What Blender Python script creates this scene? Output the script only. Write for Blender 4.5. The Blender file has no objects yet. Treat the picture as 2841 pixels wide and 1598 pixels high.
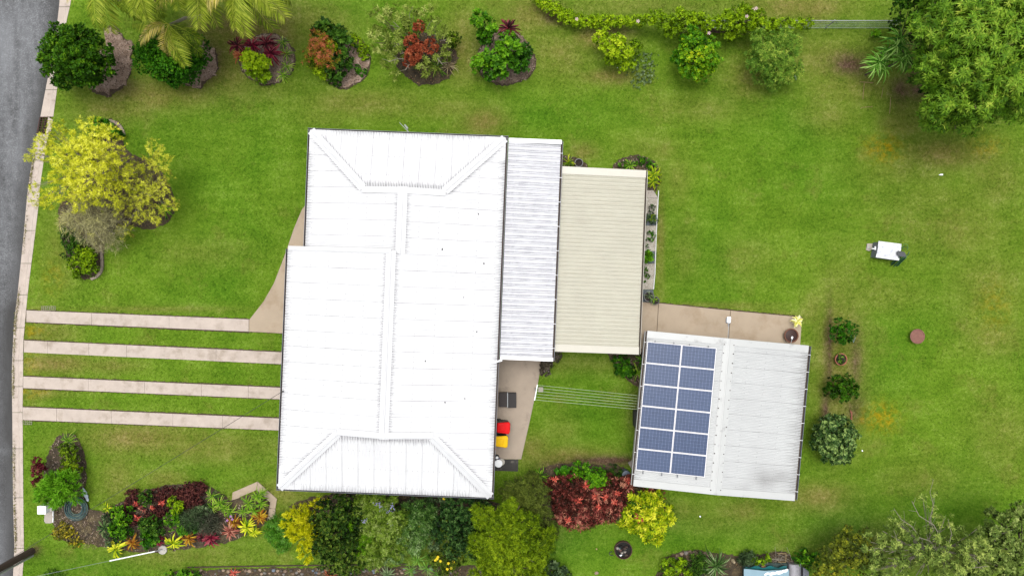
import bpy, math, random
import numpy as np
from mathutils import Vector, Matrix

random.seed(7)
RNG = np.random.default_rng(11)
SC = bpy.context.scene
COL = SC.collection

# ------------------------------------------------------------------ camera, sky, sun, exposure
CAM_H = 36.0            # metres above the lawn
FPX = 1908.0            # focal length in pixels of the 2841 px wide photograph
cam = bpy.data.cameras.new('camera')
cam.sensor_width = 36.0
cam.lens = 36.0 * FPX / 2841.0
cam.clip_start = 0.5
cam.clip_end = 2000.0
camo = bpy.data.objects.new('camera', cam)
camo.location = (0, 0, CAM_H)
COL.objects.link(camo)
SC.camera = camo

SUN_EL, SUN_AZ = 79.0, -20.0     # degrees; azimuth clockwise from +Y
w = bpy.data.worlds.new('World')
SC.world = w
w.use_nodes = True
nt = w.node_tree
nt.nodes.clear()
sky = nt.nodes.new('ShaderNodeTexSky')
sky.sky_type = 'NISHITA'
sky.sun_disc = False
sky.sun_elevation = math.radians(SUN_EL)
sky.sun_rotation = math.radians(SUN_AZ)
sky.air_density = 1.0
sky.dust_density = 4.0
sky.ozone_density = 1.0
hs = nt.nodes.new('ShaderNodeHueSaturation')
hs.inputs['Saturation'].default_value = 0.16
bg = nt.nodes.new('ShaderNodeBackground')
bg.inputs['Strength'].default_value = 0.15
wo = nt.nodes.new('ShaderNodeOutputWorld')
nt.links.new(sky.outputs[0], hs.inputs['Color'])
nt.links.new(hs.outputs[0], bg.inputs['Color'])
nt.links.new(bg.outputs[0], wo.inputs['Surface'])

sl = bpy.data.lights.new('sun', 'SUN')
sl.energy = 1.0
sl.angle = math.radians(30)
sl.color = (1.0, 0.965, 0.91)
so = bpy.data.objects.new('sun', sl)
_az, _el = math.radians(SUN_AZ), math.radians(SUN_EL)
_sd = Vector((math.sin(_az) * math.cos(_el), math.cos(_az) * math.cos(_el), math.sin(_el)))
so.rotation_euler = _sd.to_track_quat('Z', 'Y').to_euler()
so.location = (0, 0, 60)
COL.objects.link(so)

SC.view_settings.view_transform = 'Standard'
SC.view_settings.look = 'None'
SC.view_settings.gamma = 1.0
SC.view_settings.use_curve_mapping = False
SC.view_settings.exposure = 1.0
SC.cycles.max_bounces = 6
SC.cycles.transparent_max_bounces = 6

# ------------------------------------------------------------------ helpers
def P(u, v, z=0.0):
    """point of the place at height z that the photograph shows at pixel (u, v)"""
    k = (CAM_H - z) / FPX
    return Vector(((u - 1420.5) * k, (799.0 - v) * k, z))

def srgb(r, g, b):
    return tuple(((c / 255.0) / 12.92 if c / 255.0 <= 0.04045 else ((c / 255.0 + 0.055) / 1.055) ** 2.4) for c in (r, g, b))

def S(r, g, b, k=0.5):
    c = srgb(r, g, b)
    return (c[0] * k, c[1] * k, c[2] * k, 1.0)

def setp(o, label=None, cat=None, group=None, kind=None):
    if label: o['label'] = label
    if cat: o['category'] = cat
    if group: o['group'] = group
    if kind: o['kind'] = kind
    return o

ORDINAL = ['leftmost', 'second from the left', 'third from the left', 'fourth from the left', 'fifth from the left', 'sixth from the left', 'seventh from the left', 'eighth from the left', 'ninth from the left', 'tenth from the left', 'eleventh from the left', 'twelfth from the left', 'rightmost']
def rank(i, pts):
    o = sorted(range(len(pts)), key=lambda k: (pts[k][0], pts[k][1]))
    r = o.index(i)
    return 'rightmost' if r == len(pts) - 1 else ORDINAL[r]
ORG = {}
def org(o):
    v = Vector((0, 0, 0))
    while o is not None:
        v = v + o.location
        o = o.parent
    return v

def thing(name, label, cat, loc, group=None, rotz=0.0):
    o = bpy.data.objects.new(name, None)
    o.empty_display_size = 0.2
    o.location = loc
    o.rotation_euler = (0, 0, rotz)
    COL.objects.link(o)
    return setp(o, label, cat, group)

def structure(name, loc=(0, 0, 0)):
    o = bpy.data.objects.new(name, None)
    o.location = loc
    COL.objects.link(o)
    o['kind'] = 'structure'
    return o

def np_mesh(name, V, F, face_attr=None, point_attr=None, smooth=False):
    V = np.asarray(V, dtype=np.float32).reshape(-1, 3)
    F = np.asarray(F, dtype=np.int32)
    m = bpy.data.meshes.new(name)
    m.vertices.add(len(V))
    m.vertices.foreach_set('co', V.ravel())
    k = F.shape[1]
    m.loops.add(F.size)
    m.loops.foreach_set('vertex_index', F.ravel())
    m.polygons.add(len(F))
    m.polygons.foreach_set('loop_start', np.arange(0, F.size, k, dtype=np.int32))
    if smooth:
        m.polygons.foreach_set('use_smooth', np.ones(len(F), dtype=bool))
    for d, dom in ((face_attr, 'FACE'), (point_attr, 'POINT')):
        if d:
            for an, arr in d.items():
                a = m.attributes.new(an, 'FLOAT', dom)
                a.data.foreach_set('value', np.asarray(arr, dtype=np.float32))
    m.update(calc_edges=True)
    return m

def link(name, mesh, mat, parent=None, loc=None):
    o = bpy.data.objects.new(name, mesh)
    if mat is not None and len(mesh.materials) == 0:
        mesh.materials.append(mat)
    if parent is not None:
        o.parent = parent
    if loc is not None:
        o.location = loc
    COL.objects.link(o)
    return o

def put(name, V, F, mat, parent=None, base=None, **kw):
    """mesh from points of the place; stored relative to its parent or base"""
    V = np.asarray(V, dtype=np.float64).reshape(-1, 3)
    o0 = org(parent) if parent is not None else (Vector(base) if base is not None else Vector((0, 0, 0)))
    m = np_mesh(name, V - np.array(o0), F, **kw)
    return link(name, m, mat, parent, None if parent is not None else o0)

class MB:
    """collects simple shapes and links them as ONE mesh object"""
    def __init__(self):
        self.v, self.f = [], []
    def add(self, vs, fs):
        n = len(self.v)
        self.v += [tuple(p) for p in vs]
        self.f += [tuple(i + n for i in f) for f in fs]
        return self
    def box(self, x0, x1, y0, y1, z0, z1, T=None):
        c = [(x, y, z) for z in (z0, z1) for y in (y0, y1) for x in (x0, x1)]
        if T: c = [T(*p) for p in c]
        return self.add(c, [(0, 2, 3, 1), (4, 5, 7, 6), (0, 1, 5, 4), (2, 6, 7, 3), (0, 4, 6, 2), (1, 3, 7, 5)])
    def rbox(self, x0, x1, y0, y1, z0, z1, r=0.02, T=None):
        """box with rounded vertical corners and a chamfered top edge"""
        def ring(ins, z):
            out = []
            rr = max(r - ins, 0.001)
            for cx, cy, a0 in ((x1 - r, y1 - r, 0), (x0 + r, y1 - r, 90), (x0 + r, y0 + r, 180), (x1 - r, y0 + r, 270)):
                for k in range(4):
                    a = math.radians(a0 + 30 * k)
                    out.append((cx + rr * math.cos(a), cy + rr * math.sin(a), z))
            return out
        e = min(r * 0.5, (z1 - z0) * 0.4)
        rings = [ring(0, z0), ring(0, z1 - e), ring(e, z1)]
        vs = [p for rg in rings for p in rg]
        if T: vs = [T(*p) for p in vs]
        n = 16
        fs = [tuple(reversed(range(n))), tuple(range(2 * n, 3 * n))]
        for k in range(2):
            for i in range(n):
                j = (i + 1) % n
                fs.append((k * n + i, k * n + j, (k + 1) * n + j, (k + 1) * n + i))
        return self.add(vs, fs)
    def prism(self, pts, z0, z1):
        """polygon of plan points extruded from z0 to z1"""
        n = len(pts)
        a = sum(pts[i][0] * pts[(i + 1) % n][1] - pts[(i + 1) % n][0] * pts[i][1] for i in range(n))
        if a < 0: pts = list(reversed(pts))
        vs = [(p[0], p[1], z0) for p in pts] + [(p[0], p[1], z1) for p in pts]
        fs = [tuple(reversed(range(n))), tuple(range(n, 2 * n))]
        fs += [(i, (i + 1) % n, n + (i + 1) % n, n + i) for i in range(n)]
        return self.add(vs, fs)
    def tube(self, pts, rad, n=6, cap=True):
        pts = [Vector(p) for p in pts]
        if not hasattr(rad, '__len__'): rad = [rad] * len(pts)
        vs, fs = [], []
        for i, p in enumerate(pts):
            d = (pts[min(i + 1, len(pts) - 1)] - pts[max(i - 1, 0)])
            if d.length < 1e-9: d = Vector((0, 0, 1))
            d.normalize()
            a = d.orthogonal().normalized() if abs(d.z) > 0.9 else d.cross(Vector((0, 0, 1))).normalized()
            b = d.cross(a)
            for k in range(n):
                t = 2 * math.pi * k / n
                vs.append(p + (a * math.cos(t) + b * math.sin(t)) * rad[i])
        for i in range(len(pts) - 1):
            for k in range(n):
                j = (k + 1) % n
                fs.append((i * n + k, i * n + j, (i + 1) * n + j, (i + 1) * n + k))
        if cap:
            fs.append(tuple(reversed(range(n))))
            fs.append(tuple(range((len(pts) - 1) * n, len(pts) * n)))
        return self.add(vs, fs)
    def lathe(self, c, prof, n=20, closed=True):
        c = Vector(c)
        vs, fs = [], []
        for r, z in prof:
            for k in range(n):
                t = 2 * math.pi * k / n
                vs.append((c.x + r * math.cos(t), c.y + r * math.sin(t), c.z + z))
        for i in range(len(prof) - 1):
            for k in range(n):
                j = (k + 1) % n
                fs.append((i * n + k, i * n + j, (i + 1) * n + j, (i + 1) * n + k))
        if closed:
            fs.append(tuple(reversed(range(n))))
            fs.append(tuple(range((len(prof) - 1) * n, len(prof) * n)))
        return self.add(vs, fs)
    def build(self, name, mat, parent=None, base=None, local=False, smooth=False):
        o0 = Vector((0, 0, 0))
        if not local:
            o0 = org(parent) if parent is not None else (Vector(base) if base is not None else o0)
        m = bpy.data.meshes.new(name)
        m.from_pydata([(p[0] - o0.x, p[1] - o0.y, p[2] - o0.z) for p in self.v], [], self.f)
        if smooth:
            for p in m.polygons: p.use_smooth = True
        m.update()
        return link(name, m, mat, parent, None if parent is not None else o0)

def copy_tree(o, parent=None, loc=None, rotz=None, label=None):
    c = o.copy()
    COL.objects.link(c)
    if parent is not None: c.parent = parent
    if loc is not None: c.location = loc
    if rotz is not None: c.rotation_euler = (c.rotation_euler[0], c.rotation_euler[1], rotz)
    if label: c['label'] = label
    for ch in list(o.children):
        copy_tree(ch, c)
    return c

def frame(ox, oy, deg):
    a = math.radians(deg)
    ca, sa = math.cos(a), math.sin(a)
    def T(x, y, z):
        return Vector((ox + x * ca - y * sa, oy + x * sa + y * ca, z))
    return T

def inside(X, Y, poly):
    n = len(poly)
    r = np.zeros(X.shape, dtype=bool)
    j = n - 1
    for i in range(n):
        xi, yi, xj, yj = poly[i][0], poly[i][1], poly[j][0], poly[j][1]
        if yi != yj:
            r ^= ((yi > Y) != (yj > Y)) & (X < (xj - xi) * (Y - yi) / (yj - yi) + xi)
        j = i
    return r

def ragged(pts, step=0.12, amp=0.05, seed=0):
    """closed outline resampled with an uneven edge"""
    rr = random.Random(seed)
    out = []
    n = len(pts)
    for i in range(n):
        a, b = Vector(pts[i][:2]), Vector(pts[(i + 1) % n][:2])
        m = max(1, int((b - a).length / step))
        for k in range(m):
            p = a.lerp(b, k / m)
            out.append((p.x + rr.uniform(-amp, amp), p.y + rr.uniform(-amp, amp)))
    return out

def smooth_closed(pts, sub=4):
    n = len(pts)
    out = []
    for i in range(n):
        p0, p1, p2, p3 = [np.array(pts[(i + k) % n][:2], dtype=float) for k in (-1, 0, 1, 2)]
        for s in range(sub):
            t = s / sub
            out.append(tuple(0.5 * ((2 * p1) + (-p0 + p2) * t + (2 * p0 - 5 * p1 + 4 * p2 - p3) * t * t + (-p0 + 3 * p1 - 3 * p2 + p3) * t ** 3)))
    return out

# ------------------------------------------------------------------ materials
def new_mat(name):
    m = bpy.data.materials.new(name)
    m.use_nodes = True
    t = m.node_tree
    t.nodes.clear()
    out = t.nodes.new('ShaderNodeOutputMaterial')
    b = t.nodes.new('ShaderNodeBsdfPrincipled')
    t.links.new(b.outputs[0], out.inputs['Surface'])
    return m, t, b, out

def ramp(t, fac, stops):
    r = t.nodes.new('ShaderNodeValToRGB')
    e = r.color_ramp.elements
    while len(e) < len(stops): e.new(0.5)
    for i, (p, c) in enumerate(stops):
        e[i].position = p
        e[i].color = c
    if fac is not None: t.links.new(fac, r.inputs['Fac'])
    return r.outputs['Color']

def noise(t, scale, detail=4.0, rough=0.55, stretch=None, obj=False):
    if obj:
        g = t.nodes.new('ShaderNodeTexCoord').outputs['Object']
    else:
        g = t.nodes.new('ShaderNodeNewGeometry').outputs['Position']
    if stretch:
        mp = t.nodes.new('ShaderNodeMapping')
        mp.inputs['Scale'].default_value = stretch[:3]
        if len(stretch) > 3: mp.inputs['Rotation'].default_value = (0, 0, math.radians(stretch[3]))
        t.links.new(g, mp.inputs['Vector'])
        g = mp.outputs[0]
    n = t.nodes.new('ShaderNodeTexNoise')
    n.inputs['Scale'].default_value = scale
    n.inputs['Detail'].default_value = detail
    n.inputs['Roughness'].default_value = rough
    t.links.new(g, n.inputs['Vector'])
    return n.outputs['Fac']

def mixc(t, fac, a, b, mode='MIX'):
    n = t.nodes.new('ShaderNodeMix')
    n.data_type = 'RGBA'
    n.blend_type = mode
    n.clamp_factor = True
    for sock, val in ((n.inputs['Factor'], fac), (n.inputs['A'], a), (n.inputs['B'], b)):
        pass
    fs = n.inputs[0]
    A, B = n.inputs[6], n.inputs[7]
    if isinstance(fac, (int, float)): fs.default_value = fac
    else: t.links.new(fac, fs)
    for s, v in ((A, a), (B, b)):
        if isinstance(v, (tuple, list)): s.default_value = v
        else: t.links.new(v, s)
    return n.outputs[2]

def math_(t, op, a, b=None, clamp=False):
    n = t.nodes.new('ShaderNodeMath')
    n.operation = op
    n.use_clamp = clamp
    for i, v in enumerate((a, b)):
        if v is None: continue
        if isinstance(v, (int, float)): n.inputs[i].default_value = v
        else: t.links.new(v, n.inputs[i])
    return n.outputs[0]

def remap(t, x, a, b, c=0.0, d=1.0):
    n = t.nodes.new('ShaderNodeMapRange')
    n.inputs[1].default_value, n.inputs[2].default_value, n.inputs[3].default_value, n.inputs[4].default_value = a, b, c, d
    t.links.new(x, n.inputs[0])
    return n.outputs[0]

def attr(t, name):
    a = t.nodes.new('ShaderNodeAttribute')
    a.attribute_name = name
    return a.outputs['Fac']

def bump(t, b, h, dist=0.01, strength=0.6):
    n = t.nodes.new('ShaderNodeBump')
    n.inputs['Strength'].default_value = strength
    n.inputs['Distance'].default_value = dist
    t.links.new(h, n.inputs['Height'])
    t.links.new(n.outputs[0], b.inputs['Normal'])

def mat(name, col, rough=0.6, var=0.25, scale=3.0, fine=40.0, metal=0.0, bmp=0.004, spec=0.5, stain=None, stain_scale=1.2, stain_lo=0.55, stain_hi=0.75, stretch=None):
    """a plain surface with two scales of uneven colour, wear stains and fine relief"""
    m, t, b, _ = new_mat(name)
    dk = tuple(c * (1 - var) for c in col[:3]) + (1,)
    lt = tuple(min(1, c * (1 + var)) for c in col[:3]) + (1,)
    n1 = noise(t, scale, 5, 0.6, stretch)
    n2 = noise(t, fine, 3, 0.6, stretch)
    f = math_(t, 'ADD', math_(t, 'MULTIPLY', n1, 0.6), math_(t, 'MULTIPLY', n2, 0.4))
    c = ramp(t, f, [(0.32, dk), (0.5, col), (0.68, lt)])
    if stain:
        sn = noise(t, stain_scale, 6, 0.65)
        c = mixc(t, remap(t, sn, stain_lo, stain_hi), c, stain)
    t.links.new(c, b.inputs['Base Color'])
    b.inputs['Roughness'].default_value = rough
    b.inputs['Metallic'].default_value = metal
    b.inputs['Specular IOR Level'].default_value = spec
    if bmp: bump(t, b, n2, bmp)
    return m

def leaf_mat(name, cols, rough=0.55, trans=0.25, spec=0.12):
    """leaf colour runs over the per-leaf 'tint' (0 first colour .. 1 last colour)"""
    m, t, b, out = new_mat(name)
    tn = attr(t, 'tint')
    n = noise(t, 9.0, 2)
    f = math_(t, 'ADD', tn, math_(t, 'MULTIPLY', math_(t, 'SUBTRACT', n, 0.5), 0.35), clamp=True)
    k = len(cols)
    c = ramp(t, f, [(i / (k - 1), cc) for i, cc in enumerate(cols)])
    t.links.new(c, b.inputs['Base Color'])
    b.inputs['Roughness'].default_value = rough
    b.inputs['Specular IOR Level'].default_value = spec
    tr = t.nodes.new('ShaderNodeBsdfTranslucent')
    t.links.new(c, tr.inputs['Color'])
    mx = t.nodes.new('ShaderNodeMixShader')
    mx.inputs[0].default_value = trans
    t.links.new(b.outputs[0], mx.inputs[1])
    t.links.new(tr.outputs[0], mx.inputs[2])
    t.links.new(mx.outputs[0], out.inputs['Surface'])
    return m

# ------------------------------------------------------------------ lawn, road, kerb, drive
def px(pts, z=0.0):
    return [tuple(P(u, v, z)[:2]) for u, v in pts]

ROAD_EDGE = [(190, -400), (166, 0), (158, 71), (134, 209), (112, 324), (89, 447), (76, 535), (65, 660), (48, 821), (39, 895), (33, 1015), (33, 1058), (34, 1144), (36, 1382), (40, 1520), (36, 1598), (30, 2000)]
KERB_BACK = [(223, -400), (199, 0), (183, 67), (160, 238), (147, 335), (130, 391), (112, 514), (108, 567), (95, 672), (80, 791), (73, 858), (65, 951), (64, 1070), (63, 1144), (65, 1378), (67, 1543), (62, 1598), (56, 2000)]
def along(line, v):
    for a, b in zip(line, line[1:]):
        if a[1] <= v <= b[1]:
            return a[0] + (b[0] - a[0]) * (v - a[1]) / (b[1] - a[1])
    return line[-1][0]

# uneven growth of the lawn: (u, v, ru, rv, amount)
DRY = [(700, 90, 170, 70, .9), (860, 60, 120, 60, .5), (430, 262, 200, 45, .75), (300, 300, 120, 45, .6), (620, 190, 120, 90, .75), (1000, 285, 170, 40, .55), (1340, 338, 60, 38, .95),
       (1480, 40, 90, 60, .8), (1280, 130, 50, 110, .7), (1560, 150, 90, 80, .55), (1800, 20, 300, 35, .45), (2200, 20, 160, 40, .85), (1660, 110, 90, 35, .9), (1690, 212, 90, 22, .85), (2060, 230, 60, 60, .6),
       (2300, 170, 130, 70, .6), (2360, 240, 140, 60, .55), (2620, 425, 110, 45, .85), (2700, 430, 80, 40, .6), (2500, 330, 60, 60, .6), (2760, 500, 90, 90, .45),
       (2760, 930, 90, 60, .5), (2600, 560, 200, 60, .3), (1560, 1268, 110, 32, .9), (1480, 1240, 60, 40, .6), (2330, 1000, 75, 230, .75), (2270, 1380, 110, 42, .75), (2160, 880, 80, 20, .6), (2260, 860, 40, 60, .5),
       (390, 1215, 180, 45, .85), (560, 1240, 200, 45, .6), (330, 1330, 60, 90, .5), (460, 1330, 70, 30, .6), (130, 925, 90, 30, .6), (150, 1010, 110, 26, 1.0), (300, 1015, 90, 20, .6), (120, 1088, 70, 18, .7),
       (700, 1440, 220, 60, .5), (500, 1540, 250, 40, .45), (780, 1370, 110, 40, .6), (1600, 1010, 200, 30, .4), (1880, 500, 40, 60, .4), (1620, 420, 40, 25, .7), (1830, 640, 14, 180, .7), (2000, 850, 180, 10, .6),
       (170, 700, 60, 120, .4), (100, 870, 40, 14, .7), (400, 858, 260, 10, .5), (1790, 1120, 60, 90, .3), (1980, 1450, 120, 40, .35), (640, 250, 200, 40, .45), (900, 320, 90, 30, .3), (2060, 1420, 80, 30, .6)]
DRY += [(2650, 640, 170, 90, .4), (2740, 800, 110, 110, .4), (2520, 470, 160, 60, .35), (2430, 820, 150, 50, .3), (2300, 320, 90, 50, .4), (1950, 300, 160, 40, .35), (1800, 420, 90, 50, .3), (1250, 300, 130, 30, .4), (220, 520, 60, 120, .35), (560, 700, 120, 40, .3), (2560, 1330, 120, 60, .35), (2780, 1200, 90, 110, .35), (1880, 1420, 120, 30, .45), (1560, 1200, 50, 60, .3), (2070, 720, 80, 60, .3), (1900, 700, 40, 80, .3)]
YEL = [(2455, 412, 45, 32, .9), (2445, 1158, 42, 34, 1.0), (2395, 1160, 20, 20, .7), (2410, 400, 18, 14, .6), (2740, 405, 40, 25, .5), (85, 1085, 40, 18, .6), (90, 920, 30, 20, .6), (2760, 850, 40, 60, .35), (80, 1000, 20, 40, .4), (145, 770, 30, 40, .35)]
LUSH = [(600, 480, 200, 170, .6), (1600, 320, 260, 60, .6), (2240, 470, 130, 180, .5), (2000, 620, 160, 200, .45), (2100, 400, 150, 80, .35), (1650, 1120, 110, 110, .7), (1620, 1040, 100, 50, .6), (1950, 1470, 200, 60, .9), (1600, 1500, 140, 70, .7), (2350, 1430, 160, 60, .9),
        (2600, 1420, 170, 90, .7), (560, 820, 150, 70, .4), (1850, 1000, 30, 30, .3), (2450, 1050, 130, 130, .4), (480, 1290, 160, 40, .4), (250, 1560, 160, 40, .7), (700, 1500, 170, 50, .4), (900, 30, 140, 40, .55), (1900, 45, 160, 20, .3)]
SOIL_SHADE = [(2365, 178, 58, 32, .95), (2500, 255, 30, 40, .8), (2540, 210, 40, 60, .7), (2545, 250, 40, 40, .7), (620, 60, 110, 40, .55), (740, 60, 70, 70, .45), (1535, 45, 22, 20, .9), (1560, 60, 25, 10, .8), (310, 175, 50, 70, .6), (590, 165, 45, 60, .6), (340, 240, 60, 26, .5), (1700, 90, 60, 10, .6),  # bare earth; patches left of the mango also paint its crown's shade
        (2300, 960, 9, 120, .9), (2288, 1150, 10, 60, .9), (2375, 1000, 16, 80, .6), (2370, 1130, 26, 50, .6), (1340, 130, 40, 70, .35), (1775, 1140, 26, 50, .6), (1700, 1278, 120, 14, .95), (1550, 1290, 60, 12, .8), (1500, 1480, 120, 60, .2), (1120, 1500, 180, 60, .35), (100, 1525, 16, 14, .8), (2400, 1520, 200, 60, .5), (2650, 1540, 200, 60, .5), (2680, 150, 150, 150, .7)]

def patch_val(X, Y, lst):
    r = np.zeros(X.shape)
    for (u, v, ru, rv, a) in lst:
        c = P(u, v)
        d2 = ((X - c.x) / (ru / 53.0)) ** 2 + ((Y - c.y) / (rv / 53.0)) ** 2
        r = np.maximum(r, a * np.exp(-d2 * 0.9))
    return r

def lawn_mat(name, blade=False):
    m, t, b, out = new_mat(name)
    n0 = noise(t, 0.16, 4, 0.6)
    n1 = noise(t, 0.7, 5, 0.62)
    n2 = noise(t, 4.0, 5, 0.68)
    n3 = noise(t, 7.5, 4, 0.8)
    n4 = noise(t, 22.0, 2, 0.7)
    f = math_(t, 'ADD', math_(t, 'ADD', math_(t, 'MULTIPLY', n1, 0.22), math_(t, 'MULTIPLY', n2, 0.18)), math_(t, 'ADD', math_(t, 'MULTIPLY', n3, 0.35), math_(t, 'MULTIPLY', n4, 0.25)))
    f = math_(t, 'ADD', math_(t, 'MULTIPLY', math_(t, 'SUBTRACT', f, 0.5), 1.25), 0.525)
    n5 = noise(t, 1.0, 2, 0.5, (0.35, 2.4, 1, 12))
    f = math_(t, 'ADD', f, math_(t, 'MULTIPLY', math_(t, 'SUBTRACT', n5, 0.5), 0.12))
    g = ramp(t, f, [(0.33, S(60, 94, 14)), (0.45, S(92, 128, 26)), (0.56, S(115, 150, 38)), (0.72, S(154, 180, 80))])
    lush = ramp(t, f, [(0.33, S(44, 86, 10)), (0.47, S(76, 124, 20)), (0.58, S(98, 144, 30)), (0.72, S(134, 172, 60))])
    dry = ramp(t, f, [(0.33, S(84, 82, 34)), (0.46, S(120, 114, 50)), (0.57, S(146, 137, 74)), (0.72, S(184, 172, 116))])
    yel = ramp(t, f, [(0.33, S(120, 110, 8)), (0.5, S(168, 146, 20)), (0.7, S(200, 170, 40))])
    soil = ramp(t, f, [(0.33, S(46, 34, 26)), (0.5, S(86, 66, 50)), (0.7, S(146, 122, 100))])
    lf = math_(t, 'ADD', attr(t, 'lush'), math_(t, 'MULTIPLY', math_(t, 'SUBTRACT', n0, 0.5), 2.4), clamp=True)
    c = mixc(t, lf, g, lush)
    nn = math_(t, 'ADD', math_(t, 'MULTIPLY', math_(t, 'SUBTRACT', n1, 0.5), 1.5), math_(t, 'MULTIPLY', math_(t, 'SUBTRACT', n2, 0.5), 1.1))
    def lay(c, an, col, k=1.0, off=0.0):
        a = attr(t, an)
        e = math_(t, 'MULTIPLY', a, math_(t, 'ADD', nn, 1.0 + off))
        return mixc(t, math_(t, 'MULTIPLY', e, k, clamp=True), c, col)
    c = lay(c, 'dry', dry, 0.95)
    # broad paler swathes of growth
    pale = remap(t, noise(t, 0.11, 3, 0.5, (1, 1.3, 1)), 0.48, 0.68, 0.0, 0.5)
    c = mixc(t, pale, c, mixc(t, 1.0, c, (1.22, 1.19, 1.3, 1), 'MULTIPLY'))
    # thin scattered dry tufts everywhere
    nd = remap(t, noise(t, 0.45, 6, 0.7), 0.55, 0.75, 0.0, 0.5)
    c = mixc(t, nd, c, dry)
    yn = remap(t, noise(t, 2.6, 5, 0.75), 0.42, 0.62, 0.0, 1.25)
    c = mixc(t, math_(t, 'MULTIPLY', attr(t, 'yel'), yn, clamp=True), c, yel)
    c = lay(c, 'soil', soil, 1.15)
    if blade:
        tn = attr(t, 'tint')
        c = mixc(t, 1.0, c, ramp(t, tn, [(0, (0.62, 0.65, 0.55, 1)), (0.5, (0.93, 0.94, 0.88, 1)), (1, (1.35, 1.32, 1.28, 1))]), 'MULTIPLY')
    t.links.new(c, b.inputs['Base Color'])
    b.inputs['Roughness'].default_value = 0.75
    b.inputs['Specular IOR Level'].default_value = 0.04
    if not blade:
        bump(t, b, math_(t, 'ADD', n3, math_(t, 'MULTIPLY', n2, 0.6)), 0.05, 0.7)
    return m

gx = np.concatenate([[-600, -300, -150, -80, -50, -40], np.arange(-33, -27.6, 0.22), np.arange(-27.6, -22.6, .06), np.arange(-22.5, 33.01, 0.22), [40, 50, 80, 150, 300, 600]])
gy = np.concatenate([[-600, -300, -150, -80, -50, -30], np.arange(-20, 20.01, 0.22), [30, 50, 80, 150, 300, 600]])
GX, GY = np.meshgrid(gx, gy)
vv = np.array([799 - y * 53.0 for y in gy])
midk = np.array([P((along(ROAD_EDGE, min(max(v, -399), 1999)) * 0.12 + along(KERB_BACK, min(max(v, -399), 1999)) * 0.88), v).x for v in vv])
GZ = np.where(GX < midk[:, None], -0.34, 0.0)
GZ += np.where(GZ > -0.1, 0.012 * np.sin(GX * 0.9 + 1.3 * np.sin(GY * 0.7)) * np.cos(GY * 1.1), 0) - 0.012
nxg, nyg = len(gx), len(gy)
ii, jj = np.meshgrid(np.arange(nyg - 1), np.arange(nxg - 1), indexing='ij')
q = np.stack([ii * nxg + jj, ii * nxg + jj + 1, (ii + 1) * nxg + jj + 1, (ii + 1) * nxg + jj], -1).reshape(-1, 4)
M_LAWN = lawn_mat('lawn_grass')
def lawn_attrs(X, Y):
    return {'dry': patch_val(X, Y, DRY), 'yel': patch_val(X, Y, YEL), 'lush': patch_val(X, Y, LUSH), 'soil': patch_val(X, Y, SOIL_SHADE)}  # soil also holds the shade painted beside the mango
lawn = put('lawn', np.stack([GX, GY, GZ], -1).reshape(-1, 3), q, M_LAWN, smooth=True,
           point_attr={k: a.ravel() for k, a in lawn_attrs(GX, GY).items()})
lawn['kind'] = 'structure'

# road: bitumen sheet with worn grey wheel track and dark spots
m, t, b, _ = new_mat('bitumen')
n1, n2, n3 = noise(t, 0.35, 5, 0.6), noise(t, 3.0, 6, 0.7), noise(t, 60.0, 3, 0.7)
f = math_(t, 'ADD', math_(t, 'ADD', math_(t, 'MULTIPLY', n1, 0.12), math_(t, 'MULTIPLY', n2, 0.3)), math_(t, 'MULTIPLY', noise(t, 16.0, 4, 0.8), 0.58))
f = math_(t, 'ADD', math_(t, 'MULTIPLY', math_(t, 'SUBTRACT', f, 0.5), 1.5), 0.5)
c = ramp(t, f, [(0.3, S(50, 51, 52)), (0.5, S(92, 93, 95)), (0.7, S(150, 152, 155))])
ed = attr(t, 'edge')
c = mixc(t, math_(t, 'MULTIPLY', ed, math_(t, 'ADD', n2, 0.35), clamp=True), c, S(58, 57, 56))
sp = remap(t, noise(t, 1.5, 9, 0.82), 0.61, 0.67)
c = mixc(t, math_(t, 'MULTIPLY', sp, 0.8), c, S(42, 42, 42))
lg = remap(t, noise(t, 0.5, 5, 0.6, (1.6, .25, 1)), 0.42, 0.66, 0.0, 0.38)
c = mixc(t, math_(t, 'MULTIPLY', lg, attr(t, 'worn')), c, S(172, 175, 180))
t.links.new(c, b.inputs['Base Color'])
b.inputs['Roughness'].default_value = 0.85
bump(t, b, n3, 0.01)
M_ROAD = m
vs_, ed_, wn_ = [], [], []
rows = list(range(-400, 2001, 30))
offs = [0, .1, .25, .45, .8, 1.4, 2.4, 4, 8, 14]
for v in rows:
    e = P(along(ROAD_EDGE, v), v, -0.13)
    for o in offs:
        vs_.append((e.x + 0.03 - o, e.y, -0.13 - (0.01 if o == 0 else 0) + min(o, 4) * 0.02))
        ed_.append(max(0, 1 - o / 0.8) + (0.55 if 850 < v < 1250 else (0.35 if v > 1250 else 0)) * max(0, 1 - o / 2.5))
        wn_.append(1.0 if o > 0.6 and v < 900 else 0.35)
k = len(offs)
F = [(i * k + j, i * k + j + 1, (i + 1) * k + j + 1, (i + 1) * k + j) for i in range(len(rows) - 1) for j in range(k - 1)]
road = put('road', vs_, F, M_ROAD, point_attr={'edge': ed_, 'worn': wn_}, smooth=True)
road['kind'] = 'structure'

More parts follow.
